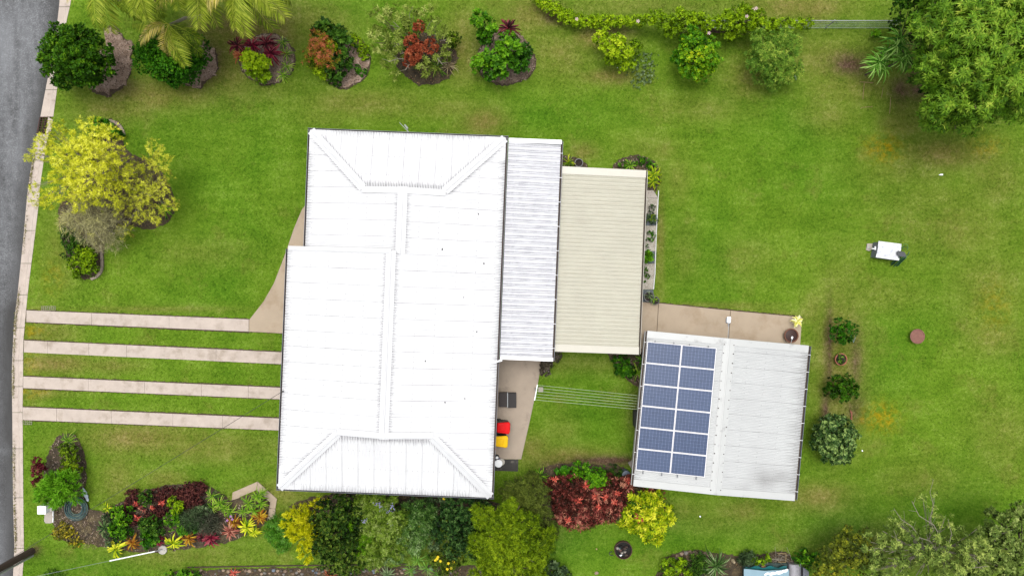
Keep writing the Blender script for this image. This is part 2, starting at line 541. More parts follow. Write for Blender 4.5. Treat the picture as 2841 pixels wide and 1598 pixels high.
M_KERB = mat('kerb_concrete', S(228, 212, 198, .42), 0.85, 0.14, 2.5, 70, stain=S(150, 132, 112), stain_scale=2.2, stain_lo=.56, stain_hi=.78)
M_DRIVE = mat('drive_concrete', S(226, 210, 196, .42), 0.85, 0.12, 2.0, 80, stain=S(160, 144, 124), stain_scale=1.3, stain_lo=.5, stain_hi=.78)
M_PATH = mat('path_concrete', S(206, 186, 160, .43), 0.85, 0.09, 1.2, 90, stain=S(164, 140, 110), stain_scale=0.9, stain_lo=.5, stain_hi=.82)
M_APRON = mat('apron_concrete', S(204, 186, 166, .43), 0.85, 0.12, 1.6, 80, stain=S(140, 124, 110), stain_scale=1.1, stain_lo=.56, stain_hi=.8)
M_OLDCON = mat('old_concrete', S(168, 160, 150, .45), 0.9, 0.18, 3.0, 60)
M_SOILD = mat('dark_soil', S(78, 62, 44, .5), 0.95, 0.45, 5, 45, bmp=0.02)

kerb = structure('kerb')
cuts = [-400, -100, 20, 130, 250, 325, 372, 520, 640, 731, 818, 909, 1000, 1072, 1144, 1244, 1380, 1520, 1640, 2000]
def kerb_section(va, vb, drain=False):
    b = MB()
    steps = max(2, int((vb - va) / 25))
    g = 0.6                                   # joint gap in photo pixels
    rings = []
    for s in range(steps + 1):
        v = va + g + (vb - va - 2 * g) * s / steps
        e0, e1 = along(ROAD_EDGE, v), along(KERB_BACK, v)
        lay = 1.0 if v < 800 else (0.35 if v < 1210 else (0.75 if v < 1390 else 1.0))
        lift = -0.035 + (1 - lay) * -0.01
        prof = [(0.0, -0.30), (0.0, -0.115), (0.52, -0.135), (0.62, -0.11 + 0.10 * (1 - lay)), (0.70, -0.005), (0.98, 0.008), (1.0, -0.01), (1.0, -0.30)]
        rings.append([P(e0 + (e1 - e0) * a, v, z) for a, z in prof])
    n = len(rings[0])
    vs = [p for r in rings for p in r]
    fs = [(i * n + j, i * n + (j + 1) % n, (i + 1) * n + (j + 1) % n, (i + 1) * n + j) for i in range(steps) for j in range(n)]
    fs += [tuple(range(n)), tuple(reversed(range(steps * n, (steps + 1) * n)))]
    b.add(vs, fs)
    return b
for a, c in zip(cuts, cuts[1:]):
    if (a, c) == (325, 372): continue
    kerb_section(a, c).build('kerb_section', M_KERB, kerb)
# storm drain between two kerb sections: pit, rusty grate bars
M_RUST = mat('rusty_iron', S(96, 62, 52, .5), 0.8, 0.35, 9, 60)
M_DARK = mat('dark_pit', S(30, 26, 24, .4), 0.95, 0.3)
dr = thing('storm_drain', 'rusty iron storm drain grate set into the kerb beside the road', 'drain', P(118, 348, -0.1))
b = MB(); b.prism([P(u, v)[:2] for u, v in ((113, 327), (134, 327), (127, 371), (104, 371))], -0.36, -0.30); b.build('pit_floor', M_DARK, dr)
b = MB()
for (q0, q1) in (((112, 326), (135, 326)), ((103, 371), (128, 371)), ((111, 326), (102, 371)), ((135, 326), (128, 371))):
    b.tube([P(q0[0], q0[1], -0.12), P(q1[0], q1[1], -0.12)], 0.02, 4)
b.build('grate_frame', M_RUST, dr)
for k in range(6):
    v = 332 + k * 6.6
    MB().tube([P(111.5 - k * 1.35, v, -0.125), P(134 - k * 1.1, v, -0.125)], 0.014, 4).build('grate_bar', M_RUST, dr)
for k in range(2):
    MB().tube([P(119 + k * 8, 327, -0.12), P(111 + k * 8, 371, -0.12)], 0.012, 4).build('grate_bar', M_RUST, dr)
MB().prism([P(u, v)[:2] for u, v in ((134, 326), (147.5, 333), (141, 366), (128, 371))], -0.3, 0.012).build('lintel', M_KERB, dr)

# drive: four concrete wheel strips cast in slabs
def quad_slab(strip, us, top, bot, z=0.03, th=0.14, jitter=0.0):
    for (ua, ub) in zip(us, us[1:]):
        g = 0.28
        def ev(line, u): return line[0][1] + (line[1][1] - line[0][1]) * (u - line[0][0]) / (line[1][0] - line[0][0])
        zz = z + random.uniform(-0.003, 0.003)
        pts = [P(u, ev(top, u), 0)[:2] for u in np.linspace(ua + g, ub - g, 5)] + [P(u, ev(bot, u), 0)[:2] for u in np.linspace(ub - g, ua + g, 5)]
        MB().prism(pts, zz - th, zz).build('slab', M_DRIVE, strip)
drive = structure('driveway')
def soil_edge(pts, parent, grow=.055, seed=0):
    cx = sum(p[0] for p in pts) / len(pts); cy = sum(p[1] for p in pts) / len(pts)
    out = []
    for x, y in pts:
        d = Vector((x - cx, y - cy)); out.append((x + (grow if d.x > 0 else -grow) * .2, y + (grow if d.y > 0 else -grow)))
    MB().prism(ragged(out, .12, .022, seed), -.03, .010).build('soil_edge', M_SOILD, parent)
STRIPS = [([74, 255, 470, 691], ((74, 861), (693, 886)), ((71, 893), (719, 921))),
          ([67, 133, 247, 352, 600, 800], ((68, 944), (787, 977)), ((66, 977), (785, 1010))),
          ([65, 246, 402, 560, 690, 800], ((65, 1044), (780, 1075)), ((65, 1076), (778, 1107))),
          ([64, 158, 310, 480, 618, 800], ((64, 1129), (775, 1160)), ((65, 1164), (772, 1193)))]
NOGRASS = []
SOFTBED = []
for us, top, bot in STRIPS:
    st = bpy.data.objects.new('concrete_strip', None); st.parent = drive; COL.objects.link(st)
    quad_slab(st, us, top, bot)
    soil_edge(px([top[0], (us[-1], top[1][1]), (us[-1], bot[1][1]), bot[0]]), st, .05, len(us))
    NOGRASS.append(px([top[0], (us[-1], top[1][1]), (us[-1], bot[1][1]), bot[0]]))
M_STAIN = None
# concrete path sweeping from the first strip to the house
pp = [(692, 887), (700, 877), (732, 836), (760, 787), (782, 731), (797, 690), (816, 634), (838, 582), (851, 565), (900, 560), (900, 930), (790, 925), (719, 921), (692, 920)]
path = structure('front_path')
MB().prism(px(pp), -0.1, 0.034).build('path_slab', M_PATH, path)
soil_edge(px(pp), path, .03, 31)
NOGRASS.append(px(pp))
# apron east of the house, with the darker slab at its end
ap = [(1360, 995), (1501, 995), (1501, 1012), (1492, 1064), (1470, 1166), (1446, 1273), (1340, 1273)]
apron = structure('rear_apron')
MB().prism(px(ap), -0.1, 0.034).build('apron_slab', M_APRON, apron)
M_BLKCON = mat('blackened_concrete', S(66, 64, 60, .5), 0.9, 0.4, 2.5, 40, stain=S(150, 140, 130), stain_scale=2.5, stain_lo=.56, stain_hi=.7)
MB().prism(px([(1340, 1274), (1438, 1274), (1437, 1307), (1340, 1304)]), -0.1, 0.02).build('blackened_slab', M_BLKCON, apron)
NOGRASS += [px(ap), px([(1340, 1274), (1438, 1274), (1437, 1307), (1340, 1304)])]
# path between patio and shed, four slabs with open joints
cp = structure('shed_path')
soil_edge(px([(1700, 832), (1826, 841), (2026, 861), (2224, 880), (2215, 1030), (1700, 975)]), cp, .05, 32)
for pts in ([(1700, 832), (1826, 841), (1818, 980), (1700, 975)], [(1827.5, 841), (2025.5, 861.5), (2016, 1010), (1819.5, 980)], [(2027, 861.6), (2224, 880), (2215, 1030), (2017.5, 1010)]):
    MB().prism(px(pts), -0.1, 0.034).build('path_slab', M_PATH, cp)
NOGRASS.append(px([(1700, 832), (1827, 841), (2026, 861), (2224, 880), (2215, 1030), (1700, 975)]))
# bent garden path
hexp = [(643, 1397), (646, 1365), (715, 1335), (769, 1383), (764, 1433), (755, 1441), (743, 1437), (750, 1392), (712, 1358), (665, 1378), (655, 1402)]
gp = structure('garden_path')
MB().prism(px([(643, 1397), (646, 1365), (715, 1335), (712, 1358), (665, 1378), (655, 1402)]), -0.1, 0.04).build('path_slab', M_PATH, gp)
MB().prism(px([(716, 1335.6), (769, 1383), (764.5, 1410), (748, 1408), (750, 1392), (713, 1358.6)]), -0.1, 0.04).build('path_slab', M_PATH, gp)
MB().prism(px([(764.3, 1411), (764, 1433), (755, 1441), (743, 1437), (747.8, 1409)]), -0.1, 0.037).build('path_slab', M_PATH, gp)
NOGRASS.append(px(hexp))

# weeds and grit along the bitumen edge
N_ = 2600
v_ = RNG.uniform(430, 1598, N_)
clus = np.sin(v_ * .031) + np.sin(v_ * .013 + 2) + RNG.normal(size=N_) * .6
v_ = v_[clus > .1]; N_ = len(v_)
u_ = np.interp(v_, [k[1] for k in ROAD_EDGE], [k[0] for k in ROAD_EDGE]) + RNG.normal(size=N_) * 1.6
C_ = np.stack([(u_ - 1420.5) / 53.0, (799 - v_) / 53.0, RNG.uniform(-.12, -.07, N_)], 1)
a_ = RNG.uniform(0, 6.28, N_); l_ = RNG.uniform(.03, .09, N_)
d_ = np.stack([np.cos(a_) * l_, np.sin(a_) * l_, RNG.uniform(.0, .05, N_)], 1); e_ = np.stack([-np.sin(a_), np.cos(a_), np.zeros(N_)], 1) * .014
ew = put('road_edge_weeds', np.stack([C_ - e_, C_ + e_, C_ + d_], 1).reshape(-1, 3), np.arange(N_ * 3).reshape(-1, 3), leaf_mat('dry_weeds', [S(70, 60, 30), S(120, 104, 60), S(150, 140, 70), S(110, 130, 40)], .9, 0.0), face_attr={'tint': RNG.random(N_)})
ew['kind'] = 'stuff'
# plastic turf grids showing through worn grass at the drive's ends
M_GRIDP = mat('pale_turf_grid', S(190, 180, 160, .45), 0.8, 0.15)
def turf_grid(label, u0, v0, nx, ny, s=5.5):
    root = thing('turf_grid', label, 'paver grid', P(u0, v0, 0))
    b = MB()
    for i in range(nx + 1): b.tube([P(u0 + i * s, v0, 0.012), P(u0 + i * s, v0 + ny * s, 0.012)], 0.012, 4)
    for j in range(ny + 1): b.tube([P(u0, v0 + j * s, 0.012), P(u0 + nx * s, v0 + j * s, 0.012)], 0.012, 4)
    b.build('grid', M_GRIDP, root)
turf_grid('pale plastic turf grid showing beside the top driveway strip near the kerb', 115, 850, 7, 2)
turf_grid('pale plastic turf grid showing below the lowest driveway strip at the kerb', 66, 1166, 4, 2)

# ------------------------------------------------------------------ garden beds
M_MULCH = None
def bed_mat(name, cols):
    m, t, b, _ = new_mat(name)
    n1, n2 = noise(t, 2.2, 5, 0.65), noise(t, 26.0, 4, 0.75)
    f = math_(t, 'ADD', math_(t, 'MULTIPLY', n1, 0.5), math_(t, 'MULTIPLY', n2, 0.5))
    c = ramp(t, f, [(0.34, cols[0]), (0.5, cols[1]), (0.64, cols[2])])
    t.links.new(c, b.inputs['Base Color'])
    b.inputs['Roughness'].default_value = 0.95
    bump(t, b, n2, 0.03, 0.8)
    return m
M_BED = bed_mat('bark_mulch', (S(72, 58, 46, .55), S(130, 110, 92, .58), S(184, 162, 144, .58)))
M_BEDD = bed_mat('dark_bed_soil', (S(38, 30, 20), S(74, 62, 42), S(122, 106, 74)))
M_BEDP = bed_mat('pinkish_mulch', (S(92, 74, 60, .6), S(148, 124, 106, .62), S(198, 176, 160, .62)))
M_CHIP = leaf_mat('mulch_chip', [S(60, 46, 38), S(120, 98, 84), S(170, 148, 132), S(205, 186, 170)], 0.9, 0.0)
M_CHIPD = leaf_mat('dry_leaf_litter', [S(44, 34, 26), S(88, 70, 50), S(130, 106, 74), S(176, 150, 110)], 0.9, 0.0)
def bed(name, pts, material, edge=0.05, h=0.035, chips=60, chipmat=None, ring=True, seed=1):
    poly = ragged(smooth_closed(px(pts), 4), 0.14, edge, seed)
    cx = sum(p[0] for p in poly) / len(poly); cy = sum(p[1] for p in poly) / len(poly)
    root = structure(name, (cx, cy, 0))
    n = len(poly)
    vs = [(x, y, -0.03) for x, y in poly] + [(cx + (x - cx) * .93, cy + (y - cy) * .93, h) for x, y in poly] + [(cx + (x - cx) * .5, cy + (y - cy) * .5, h + .03) for x, y in poly] + [(cx, cy, h + .04)]
    q4 = [(i, (i + 1) % n, n + (i + 1) % n, n + i) for i in range(n)] + [(n + i, n + (i + 1) % n, 2 * n + (i + 1) % n, 2 * n + i) for i in range(n)]
    q3 = [(2 * n + i, 2 * n + (i + 1) % n, 3 * n) for i in range(n)]
    b = MB(); b.add(vs, q4 + q3); b.build('soil', material, root)
    if ring: MB().prism(ragged([(cx + (x - cx) * 1.015, cy + (y - cy) * 1.015) for x, y in poly[::2]], .1, .05, seed + 50), -.03, .012).build('soil_trench', M_SOILD, root)
    X0 = np.array(poly)
    area = abs(0.5 * np.sum(X0[:, 0] * np.roll(X0[:, 1], -1) - np.roll(X0[:, 0], -1) * X0[:, 1]))
    nn = int(area * chips)
    if nn:
        lo, hi = X0.min(0), X0.max(0)
        C = RNG.uniform(lo, hi, (int(nn * 2.2), 2))
        C = C[inside(C[:, 0], C[:, 1], poly)][:nn]
        N = len(C)
        a = RNG.uniform(0, 6.28, N); L = RNG.uniform(.02, .075, N); W = RNG.uniform(.008, .022, N)
        d = np.stack([np.cos(a), np.sin(a), RNG.uniform(-.3, .3, N)], 1); s_ = np.stack([-np.sin(a), np.cos(a), RNG.uniform(-.3, .3, N)], 1)
        c3 = np.concatenate([C, np.full((N, 1), h + .05)], 1); c3[:, 2] += RNG.uniform(-.01, .03, N)
        V = np.stack([c3 - d * L[:, None], c3 + s_ * W[:, None], c3 + d * L[:, None], c3 - s_ * W[:, None]], 1)
        o = put('mulch_chips', V.reshape(-1, 3), np.arange(N * 4).reshape(-1, 4), chipmat or M_CHIP, root, face_attr={'tint': RNG.random(N)})
        o['kind'] = 'stuff'
    SOFTBED.append([(cx + (x - cx) * .89, cy + (y - cy) * .89) for x, y in poly])
    return root

def oval(u, v, ru, rv, n=12, a0=0.0):
    return [(u + ru * math.cos(2 * math.pi * k / n + a0), v + rv * math.sin(2 * math.pi * k / n + a0)) for k in range(n)]
bed('garden_bed', [(300, 80), (335, 95), (365, 130), (372, 175), (355, 225), (320, 258), (270, 262), (250, 245), (270, 170), (290, 110)], M_BEDP, .2, .03, 170, seed=2)
bed('garden_bed', [(550, 110), (580, 125), (598, 160), (600, 200), (570, 235), (530, 238), (500, 225), (510, 170), (530, 130)], M_BEDP, .2, .03, 170, seed=3)
bed('garden_bed', oval(742, 165, 78, 72), M_BED, .05, .03, 110, seed=4)
bed('garden_bed', [(960, 105), (1000, 110), (1022, 140), (1027, 180), (1010, 225), (965, 244), (930, 240), (900, 215), (900, 150)], M_BEDP, .07, .03, 150, seed=5)
bed('garden_bed', oval(1185, 165, 82, 72), M_BEDD, .1, .03, 70, M_CHIPD, seed=6)
bed('garden_bed', [(1345, 110), (1400, 80), (1450, 100), (1480, 150), (1488, 185), (1460, 220), (1410, 238), (1350, 225), (1325, 180)], M_BED, .07, .03, 120, seed=7)
bed('garden_bed', [(255, 345), (320, 335), (345, 365), (350, 420), (440, 470), (485, 560), (470, 610), (420, 635), (360, 625), (310, 640), (284, 690), (285, 745), (255, 772), (215, 760), (185, 700), (165, 630), (175, 560), (240, 480), (250, 400)], M_BEDD, .05, .03, 70, M_CHIPD, seed=8)
bed('garden_bed', [(140, 1250), (165, 1208), (205, 1205), (232, 1250), (240, 1320), (235, 1375), (250, 1420), (240, 1460), (190, 1455), (150, 1400), (120, 1330)], M_BEDD, .05, .03, 90, seed=9)
bed('garden_bed', [(155, 1405), (240, 1415), (290, 1420), (330, 1395), (400, 1362), (470, 1345), (560, 1345), (620, 1370), (650, 1400), (720, 1365), (748, 1395), (740, 1450), (640, 1500), (520, 1520), (420, 1530), (320, 1525), (255, 1505), (180, 1500), (155, 1460)], M_BEDD, .06, .03, 60, seed=10)
bed('garden_bed', [(805, 1405), (860, 1385), (940, 1368), (1100, 1372), (1250, 1382), (1370, 1392), (1390, 1425), (1320, 1450), (1200, 1430), (1000, 1410), (880, 1425)], M_BEDD, .08, .03, 60, M_CHIPD, seed=11)
bed('garden_bed', [(1490, 1310), (1560, 1288), (1700, 1290), (1760, 1320), (1800, 1380), (1850, 1420), (1820, 1480), (1730, 1440), (1600, 1450), (1500, 1430), (1480, 1360)], M_BEDD, .06, .03, 60, M_CHIPD, seed=12)
bed('garden_bed', [(1545, 985), (1530, 1010), (1500, 1045), (1497, 990)], M_BEDD, .03, .02, 90, seed=13)
bed('garden_bed', [(1690, 975), (1715, 1020), (1750, 1060), (1785, 1075), (1830, 1050), (1830, 970)], M_BEDD, .03, .02, 80, seed=14)
bed('garden_bed', [(1700, 470), (1715, 445), (1770, 432), (1815, 450), (1830, 500), (1800, 545), (1780, 480)], M_BEDD, .04, .02, 80, seed=15)
bed('garden_bed', [(1540, 440), (1580, 432), (1625, 455), (1625, 480), (1540, 480)], M_BEDD, .04, .02, 60, seed=16)
bed('garden_bed', [(1850, 1548), (1900, 1528), (1965, 1530), (2060, 1545), (2160, 1530), (2200, 1550), (2210, 1640), (1830, 1640), (1835, 1580)], M_BEDD, .06, .03, 60, M_CHIPD, seed=17)
bed('garden_bed', [(480, 1592), (560, 1582), (900, 1574), (1260, 1570), (1500, 1580), (1500, 1680), (480, 1680)], M_BEDD, .05, -.0, 50, M_CHIPD, seed=18)
# ------------------------------------------------------------------ sheet metal roofs
def roof_mat(name, col, dirt_col, rough=0.45, streak=None, streak_amt=0.0, bright=None):
    m, t, b, _ = new_mat(name)
    n1 = noise(t, 0.8, 4, 0.6)
    n2 = noise(t, 30.0, 4, 0.7)
    dk = tuple(x * 0.93 for x in col[:3]) + (1,)
    c = ramp(t, n1, [(0.35, dk), (0.65, col)])
    if streak:
        s1 = noise(t, 1.0, 6, 0.72, (0.9, 14.0, 1.0, streak_rot))
        s2 = noise(t, 1.0, 5, 0.7, (3.0, 40.0, 1.0, streak_rot))
        f = math_(t, 'ADD', math_(t, 'MULTIPLY', s1, 0.6), math_(t, 'MULTIPLY', s2, 0.4))
        c = mixc(t, remap(t, f, 0.47, 0.66, 0.0, streak_amt), c, streak)
    d = attr(t, 'dirt')
    e = math_(t, 'MULTIPLY', d, remap(t, n2, 0.3, 0.6, 0.55, 1.25), clamp=True)
    c = mixc(t, e, c, dirt_col)
    t.links.new(c, b.inputs['Base Color'])
    b.inputs['Roughness'].default_value = rough
    b.inputs['Specular IOR Level'].default_value = 0.35
    return m
streak_rot = 2.3
M_WHITE = roof_mat('white_painted_iron', (0.458, 0.461, 0.469, 1), S(112, 110, 114, .42), 0.45, (0.40, 0.40, 0.41, 1), 0.5)
M_CAP = mat('white_flashing', (0.40, 0.404, 0.412, 1), 0.45, 0.05, 1.5, 30, bmp=0, stain=(0.38, 0.38, 0.39, 1), stain_scale=2.5, stain_lo=.55, stain_hi=.8)
M_ANX = roof_mat('weathered_white_decking', (0.46, 0.462, 0.48, 1), S(70, 72, 88, .42), 0.5, S(170, 172, 184, .45), 0.6)
M_ANXT = mat('annexe_white_trim', (0.66, 0.66, 0.68, 1), 0.5, 0.06)
M_CREAM = roof_mat('cream_roof_sheet', S(222, 219, 199, .455), S(150, 142, 122, .5), 0.4, S(198, 190, 166, .46), 0.45)
M_CREAMT = mat('cream_flashing', S(224, 219, 203, .455), 0.4, 0.05, 2, 30, bmp=0)
streak_rot = 5.27
M_ZINC = roof_mat('aged_zinc_sheet', S(222, 224, 223, .465), S(96, 92, 88, .5), 0.42, S(196, 200, 202, .5), 0.2)
M_ZINCT = mat('zinc_flashing', S(224, 226, 224, .43), 0.42, 0.05, 1.2, 25, bmp=0, stain=S(150, 150, 148), stain_scale=1.4, stain_lo=.56, stain_hi=.75)
M_GUT = mat('grey_gutter', S(126, 130, 140, .5), 0.45, 0.12, 3, 30)
M_GUTIN = mat('gutter_dirt', S(84, 70, 60, .5), 0.9, 0.4, 6, 40)
M_WALL = mat('cream_weatherboard', S(214, 206, 190, .45), 0.7, 0.06)
M_POST = mat('white_post', (0.62, 0.62, 0.62, 1), 0.5, 0.05)
M_SCREW = mat('dull_screw', S(150, 148, 146, .5), 0.6, 0.2)
M_SCREWR = mat('rusty_screw', S(70, 52, 44, .5), 0.8, 0.3)

def corr_plane(roof, T, s0, s1, z0, tanp, flip, t1f, t0=-0.04, pitch=0.076, amp=0.009, cover=10, material=None, prof='corr',
               eave_dirt=0.16, top_dirt=0.085, lap_dirt=0.65, rib_dark=0.0, screws=True, name='roof_sheet', seed=0, blotch=()):
    """sheets side by side along the eave. T(s, t, z) maps eave distance s and plan distance t from the eave"""
    rr = np.random.default_rng(seed)
    nsh = int(math.ceil((s1 - s0) / (pitch * cover) - 1e-6))
    scr = MB()
    for i in range(nsh):
        a, c = s0 + i * pitch * cover, min(s1, s0 + (i + 1) * pitch * cover)
        if c - a < 0.02: continue
        if prof == 'corr':
            ss = np.arange(a, c + 1e-6, pitch / 6.0)
            if c - ss[-1] > 1e-4: ss = np.append(ss, c)
            ph = (ss - s0) / pitch
            hh = amp * np.cos(2 * np.pi * ph)
            val = (hh < -amp * 0.4).astype(float)
            idx = np.floor(ph).astype(int)
        else:
            ss, hh, val, idx = [], [], [], []
            k = 0
            while a + k * pitch < c - 1e-6:
                o = a + k * pitch
                for f_, h_, v_ in ((0.0, 0, .25), (.10, .15 * amp, .25), (.16, amp, 0), (.30, amp, 0), (.36, .12 * amp, .9), (.42, 0, .55), (.62, 0, .1), (.655, .2 * amp, .05), (.69, 0, .1), (0.97, 0, .1)):
                    if o + f_ * pitch <= c: ss.append(o + f_ * pitch); hh.append(h_); val.append(v_); idx.append(k + i * cover)
                k += 1
            ss.append(c); hh.append(0); val.append(.3); idx.append(k + i * cover)
            ss, hh, val, idx = np.array(ss), np.array(hh), np.array(val), np.array(idx)
        idx = idx - idx.min()
        lenE = rr.uniform(0.25, 1.0, idx.max() + 2)[idx]
        lenT = rr.uniform(0.2, 1.0, idx.max() + 2)[idx]
        tt1 = np.array([t1f(x) for x in ss])
        tt1 = np.maximum(tt1, t0 + 0.05)
        fr = [('e', 0), ('e', .06), ('e', .13), ('e', .20), ('e', .30), ('e', .42), ('m', .15), ('m', .3), ('m', .45), ('m', .6), ('m', .8), ('t', .85), ('t', .62), ('t', .50), ('t', .42), ('t', .35), ('t', .29), ('t', .23), ('t', 0)]
        hip = (np.abs(np.gradient(tt1, ss)) > .5).astype(float) if len(ss) > 2 else np.zeros(len(ss))
        rows, drt = [], []
        for kd, x in fr:
            L = tt1 - t0
            e = np.minimum(x, L * .3) if kd == 'e' else None
            if kd == 'e': e = x * np.minimum(1, L * .18 / .42); tv = t0 + e
            elif kd == 'm': tv = t0 + np.minimum(.42, L * .18) + (L - np.minimum(.42, L * .18) - np.minimum(.85, L * .75)) * x
            else: tv = tt1 - x * np.minimum(1, L * .75 / .85)
            de = np.clip(1 - (tv - t0) / (0.05 + eave_dirt * 2 * lenE), 0, 1) * val * (eave_dirt > 0)
            cov = .22 + .08 * hip
            dt = np.clip(1 - (tt1 - tv - cov) / (0.05 + top_dirt * 2.6 * lenT), 0, 1) * val * (top_dirt > 0) * np.clip((L - .5) / .2, 0, 1)
            de = de * np.clip((L - .9) / .3, 0, 1)
            dl = np.where(ss > c - pitch * 0.28, lap_dirt * rr.uniform(.3, 1.0), 0) if i < nsh - 1 else np.zeros(len(ss))
            if rib_dark: dl = np.maximum(dl, val * rib_dark * rr.uniform(.5, 1.0, idx.max() + 2)[idx])  # darker line along the foot of each rib
            drt.append(np.clip(np.maximum(np.maximum(de, dt) * 0.75, dl), 0, 1))
            for (bs, bt, br, ba) in blotch: drt[-1] = np.maximum(drt[-1], ba * np.exp(-((ss - bs) ** 2 + ((tv - bt) * .8) ** 2) / br ** 2) * rr.uniform(.5, 1.1, len(ss)))
            rows.append(tv)
        R = len(rows); n = len(ss)
        V = np.zeros((R, n, 3))
        lift = (ss - a) / max(c - a, 1e-6) * 0.003
        for r_ in range(R):
            for j in range(n):
                t_ = rows[r_][j]
                V[r_, j] = T(ss[j], t_, z0 + t_ * tanp + hh[j] + lift[j])
        A, B_ = np.meshgrid(np.arange(R - 1), np.arange(n - 1), indexing='ij')
        F = np.stack([A * n + B_, A * n + B_ + 1, (A + 1) * n + B_ + 1, (A + 1) * n + B_], -1).reshape(-1, 4)
        if flip: F = F[:, ::-1]
        put(name, V.reshape(-1, 3), F, material, roof, point_attr={'dirt': np.array(drt).ravel()})
        if screws:
            smax = tt1.max()
            for tq in np.arange(0.25, smax, 0.9):
                for x in np.arange(a + pitch * 1.0, c, pitch * (3 if prof == 'corr' else 1)):
                    if prof != 'corr': x = x + pitch * 0.23
                    if x < c and t1f(x) - 0.25 > tq and rr.random() < .75:
                        p = T(x, tq, z0 + tq * tanp + amp + 0.002)
                        r2 = 0.017
                        scr.add([(p.x - r2, p.y, p.z), (p.x, p.y - r2, p.z), (p.x + r2, p.y, p.z), (p.x, p.y + r2, p.z), (p.x, p.y, p.z + .01)], [(0, 1, 4), (1, 2, 4), (2, 3, 4), (3, 0, 4)])
    return scr

def cap(parent, p0, p1, w, drop, material, name='ridge_cap', roll=0.014, lift=0.018):
    p0, p1 = Vector(p0), Vector(p1)
    d = (p1 - p0); h = Vector((d.x, d.y, 0)).normalized()
    s_ = Vector((-h.y, h.x, 0))
    prof = [(-w / 2, -drop * w / 2 - 0.012), (-w / 2, -drop * w / 2), (-.045, -drop * .045), (-.03, roll), (0, roll * 1.5), (.03, roll), (.045, -drop * .045), (w / 2, -drop * w / 2), (w / 2, -drop * w / 2 - 0.012)]
    vs, n = [], len(prof)
    for p in (p0, p1):
        for o, z in prof: vs.append(p + s_ * o + Vector((0, 0, z + lift)))
    b = MB().add(vs, [(i, n + i, n + i + 1, i + 1) for i in range(n - 1)])
    return b.build(name, material, parent)

def gutter(parent, T, x0, y0, x1, y1, z, out, mat_out, w=0.085, h=0.11, brackets=0):
    """open box gutter along the eave from (x0, y0) to (x1, y1); 'out' is the outward unit vector in plan"""
    b = MB()
    prof = [(0.0, 0.0), (0.0, -h), (w, -h), (w, 0.012), (w + .015, 0.012), (w + .015, -h - .012), (-.012, -h - .012), (-.012, 0)]
    n = len(prof)
    vs = []
    for x, y in ((x0, y0), (x1, y1)):
        for o, zz in prof: vs.append(T(x + out[0] * o, y + out[1] * o, z + zz))
    fs = [(i, (i + 1) % n, n + (i + 1) % n, n + i) for i in range(n)]
    fs += [tuple(range(n)), tuple(reversed(range(n, 2 * n)))]
    b.add(vs, fs)
    g = b.build('gutter', mat_out, parent)
    b2 = MB()
    q = [T(x + out[0] * o, y + out[1] * o, z - h + 0.02) for x, y in ((x0, y0), (x1, y1)) for o in (0.004, w - .004)]
    b2.add(q, [(0, 1, 3, 2)])
    b2.build('gutter_dirt', M_GUTIN, g)
    for k in range(brackets):
        f = (k + .5) / brackets
        x, y = x0 + (x1 - x0) * f, y0 + (y1 - y0) * f
        MB().tube([T(x - out[0] * .02, y - out[1] * .02, z + .016), T(x + out[0] * (w + .015), y + out[1] * (w + .015), z + .02)], 0.014, 4).build('gutter_bracket', M_ANXT, g)
    return g

# ------------------------------------------------------------------ house
HF = frame(-1.01, -9.98, -2.3)
ZE, TP = 3.10, math.tan(math.radians(11))
LS, LN = 11.43, 17.16          # step between the two roof widths, north eave
WS, WN = 10.15, 9.32
DG = 2.85
house = thing('house', 'long white corrugated iron hip roofed house in the middle of the lawn', 'house', HF(-5, 8.5, 0))
b = MB()
b.box(-WS + .55, -.5, .55, LS - .3, -0.05, ZE - .12, HF)
b.box(-WN + .55, -.5, LS - .298, LN - .55, -0.05, ZE - .12, HF)
b.build('wall', M_WALL, house)
MB().box(-WS + .02, -.02, .02, LS - .04, ZE - .115, ZE - .05, HF).box(-WN + .02, -.02, LS - .038, LN - .02, ZE - .115, ZE - .05, HF).build('soffit', M_WALL, house)
roofo = bpy.data.objects.new('roof', None); roofo.parent = house; COL.objects.link(roofo)
hS, hN = WS / 2, WN / 2
SCR = []
# east slope (one plane, ridge at different distance north and south of the step)
def east_top(s):
    if s < DG: return max(s, 0)
    if s < LS: return hS
    if s <= LN - DG: return hN
    return max(LN - s, 0)
SCR.append(corr_plane(roofo, lambda s, t, z: HF(-t, s, z), 0, LN, ZE, TP, True, east_top, material=M_WHITE, seed=1))
SCR.append(corr_plane(roofo, lambda s, t, z: HF(-WS + t, s, z), 0, LS, ZE, TP, False, lambda s: max(s, 0) if s < DG else hS, material=M_WHITE, seed=2))
SCR.append(corr_plane(roofo, lambda s, t, z: HF(-WN + t, s, z), LS, LN, ZE, TP, False, lambda s: hN if s < LN - DG else max(LN - s, 0), material=M_WHITE, seed=3))
SCR.append(corr_plane(roofo, lambda s, t, z: HF(s, t, z), -WS, 0, ZE, TP, True, lambda s: max(0, min(DG, s + WS, -s)), material=M_WHITE, seed=4, top_dirt=.10))
SCR.append(corr_plane(roofo, lambda s, t, z: HF(s, LN - t, z), -WN, 0, ZE, TP, False, lambda s: max(0, min(DG - .12, s + WN, -s)), material=M_WHITE, seed=5))
sb = MB()
for s_ in SCR: sb.add(s_.v, s_.f)
o = sb.build('roof_screws', M_SCREW, roofo); o['kind'] = 'stuff'
zd, zrS, zrN = ZE + DG * TP, ZE + hS * TP, ZE + hN * TP
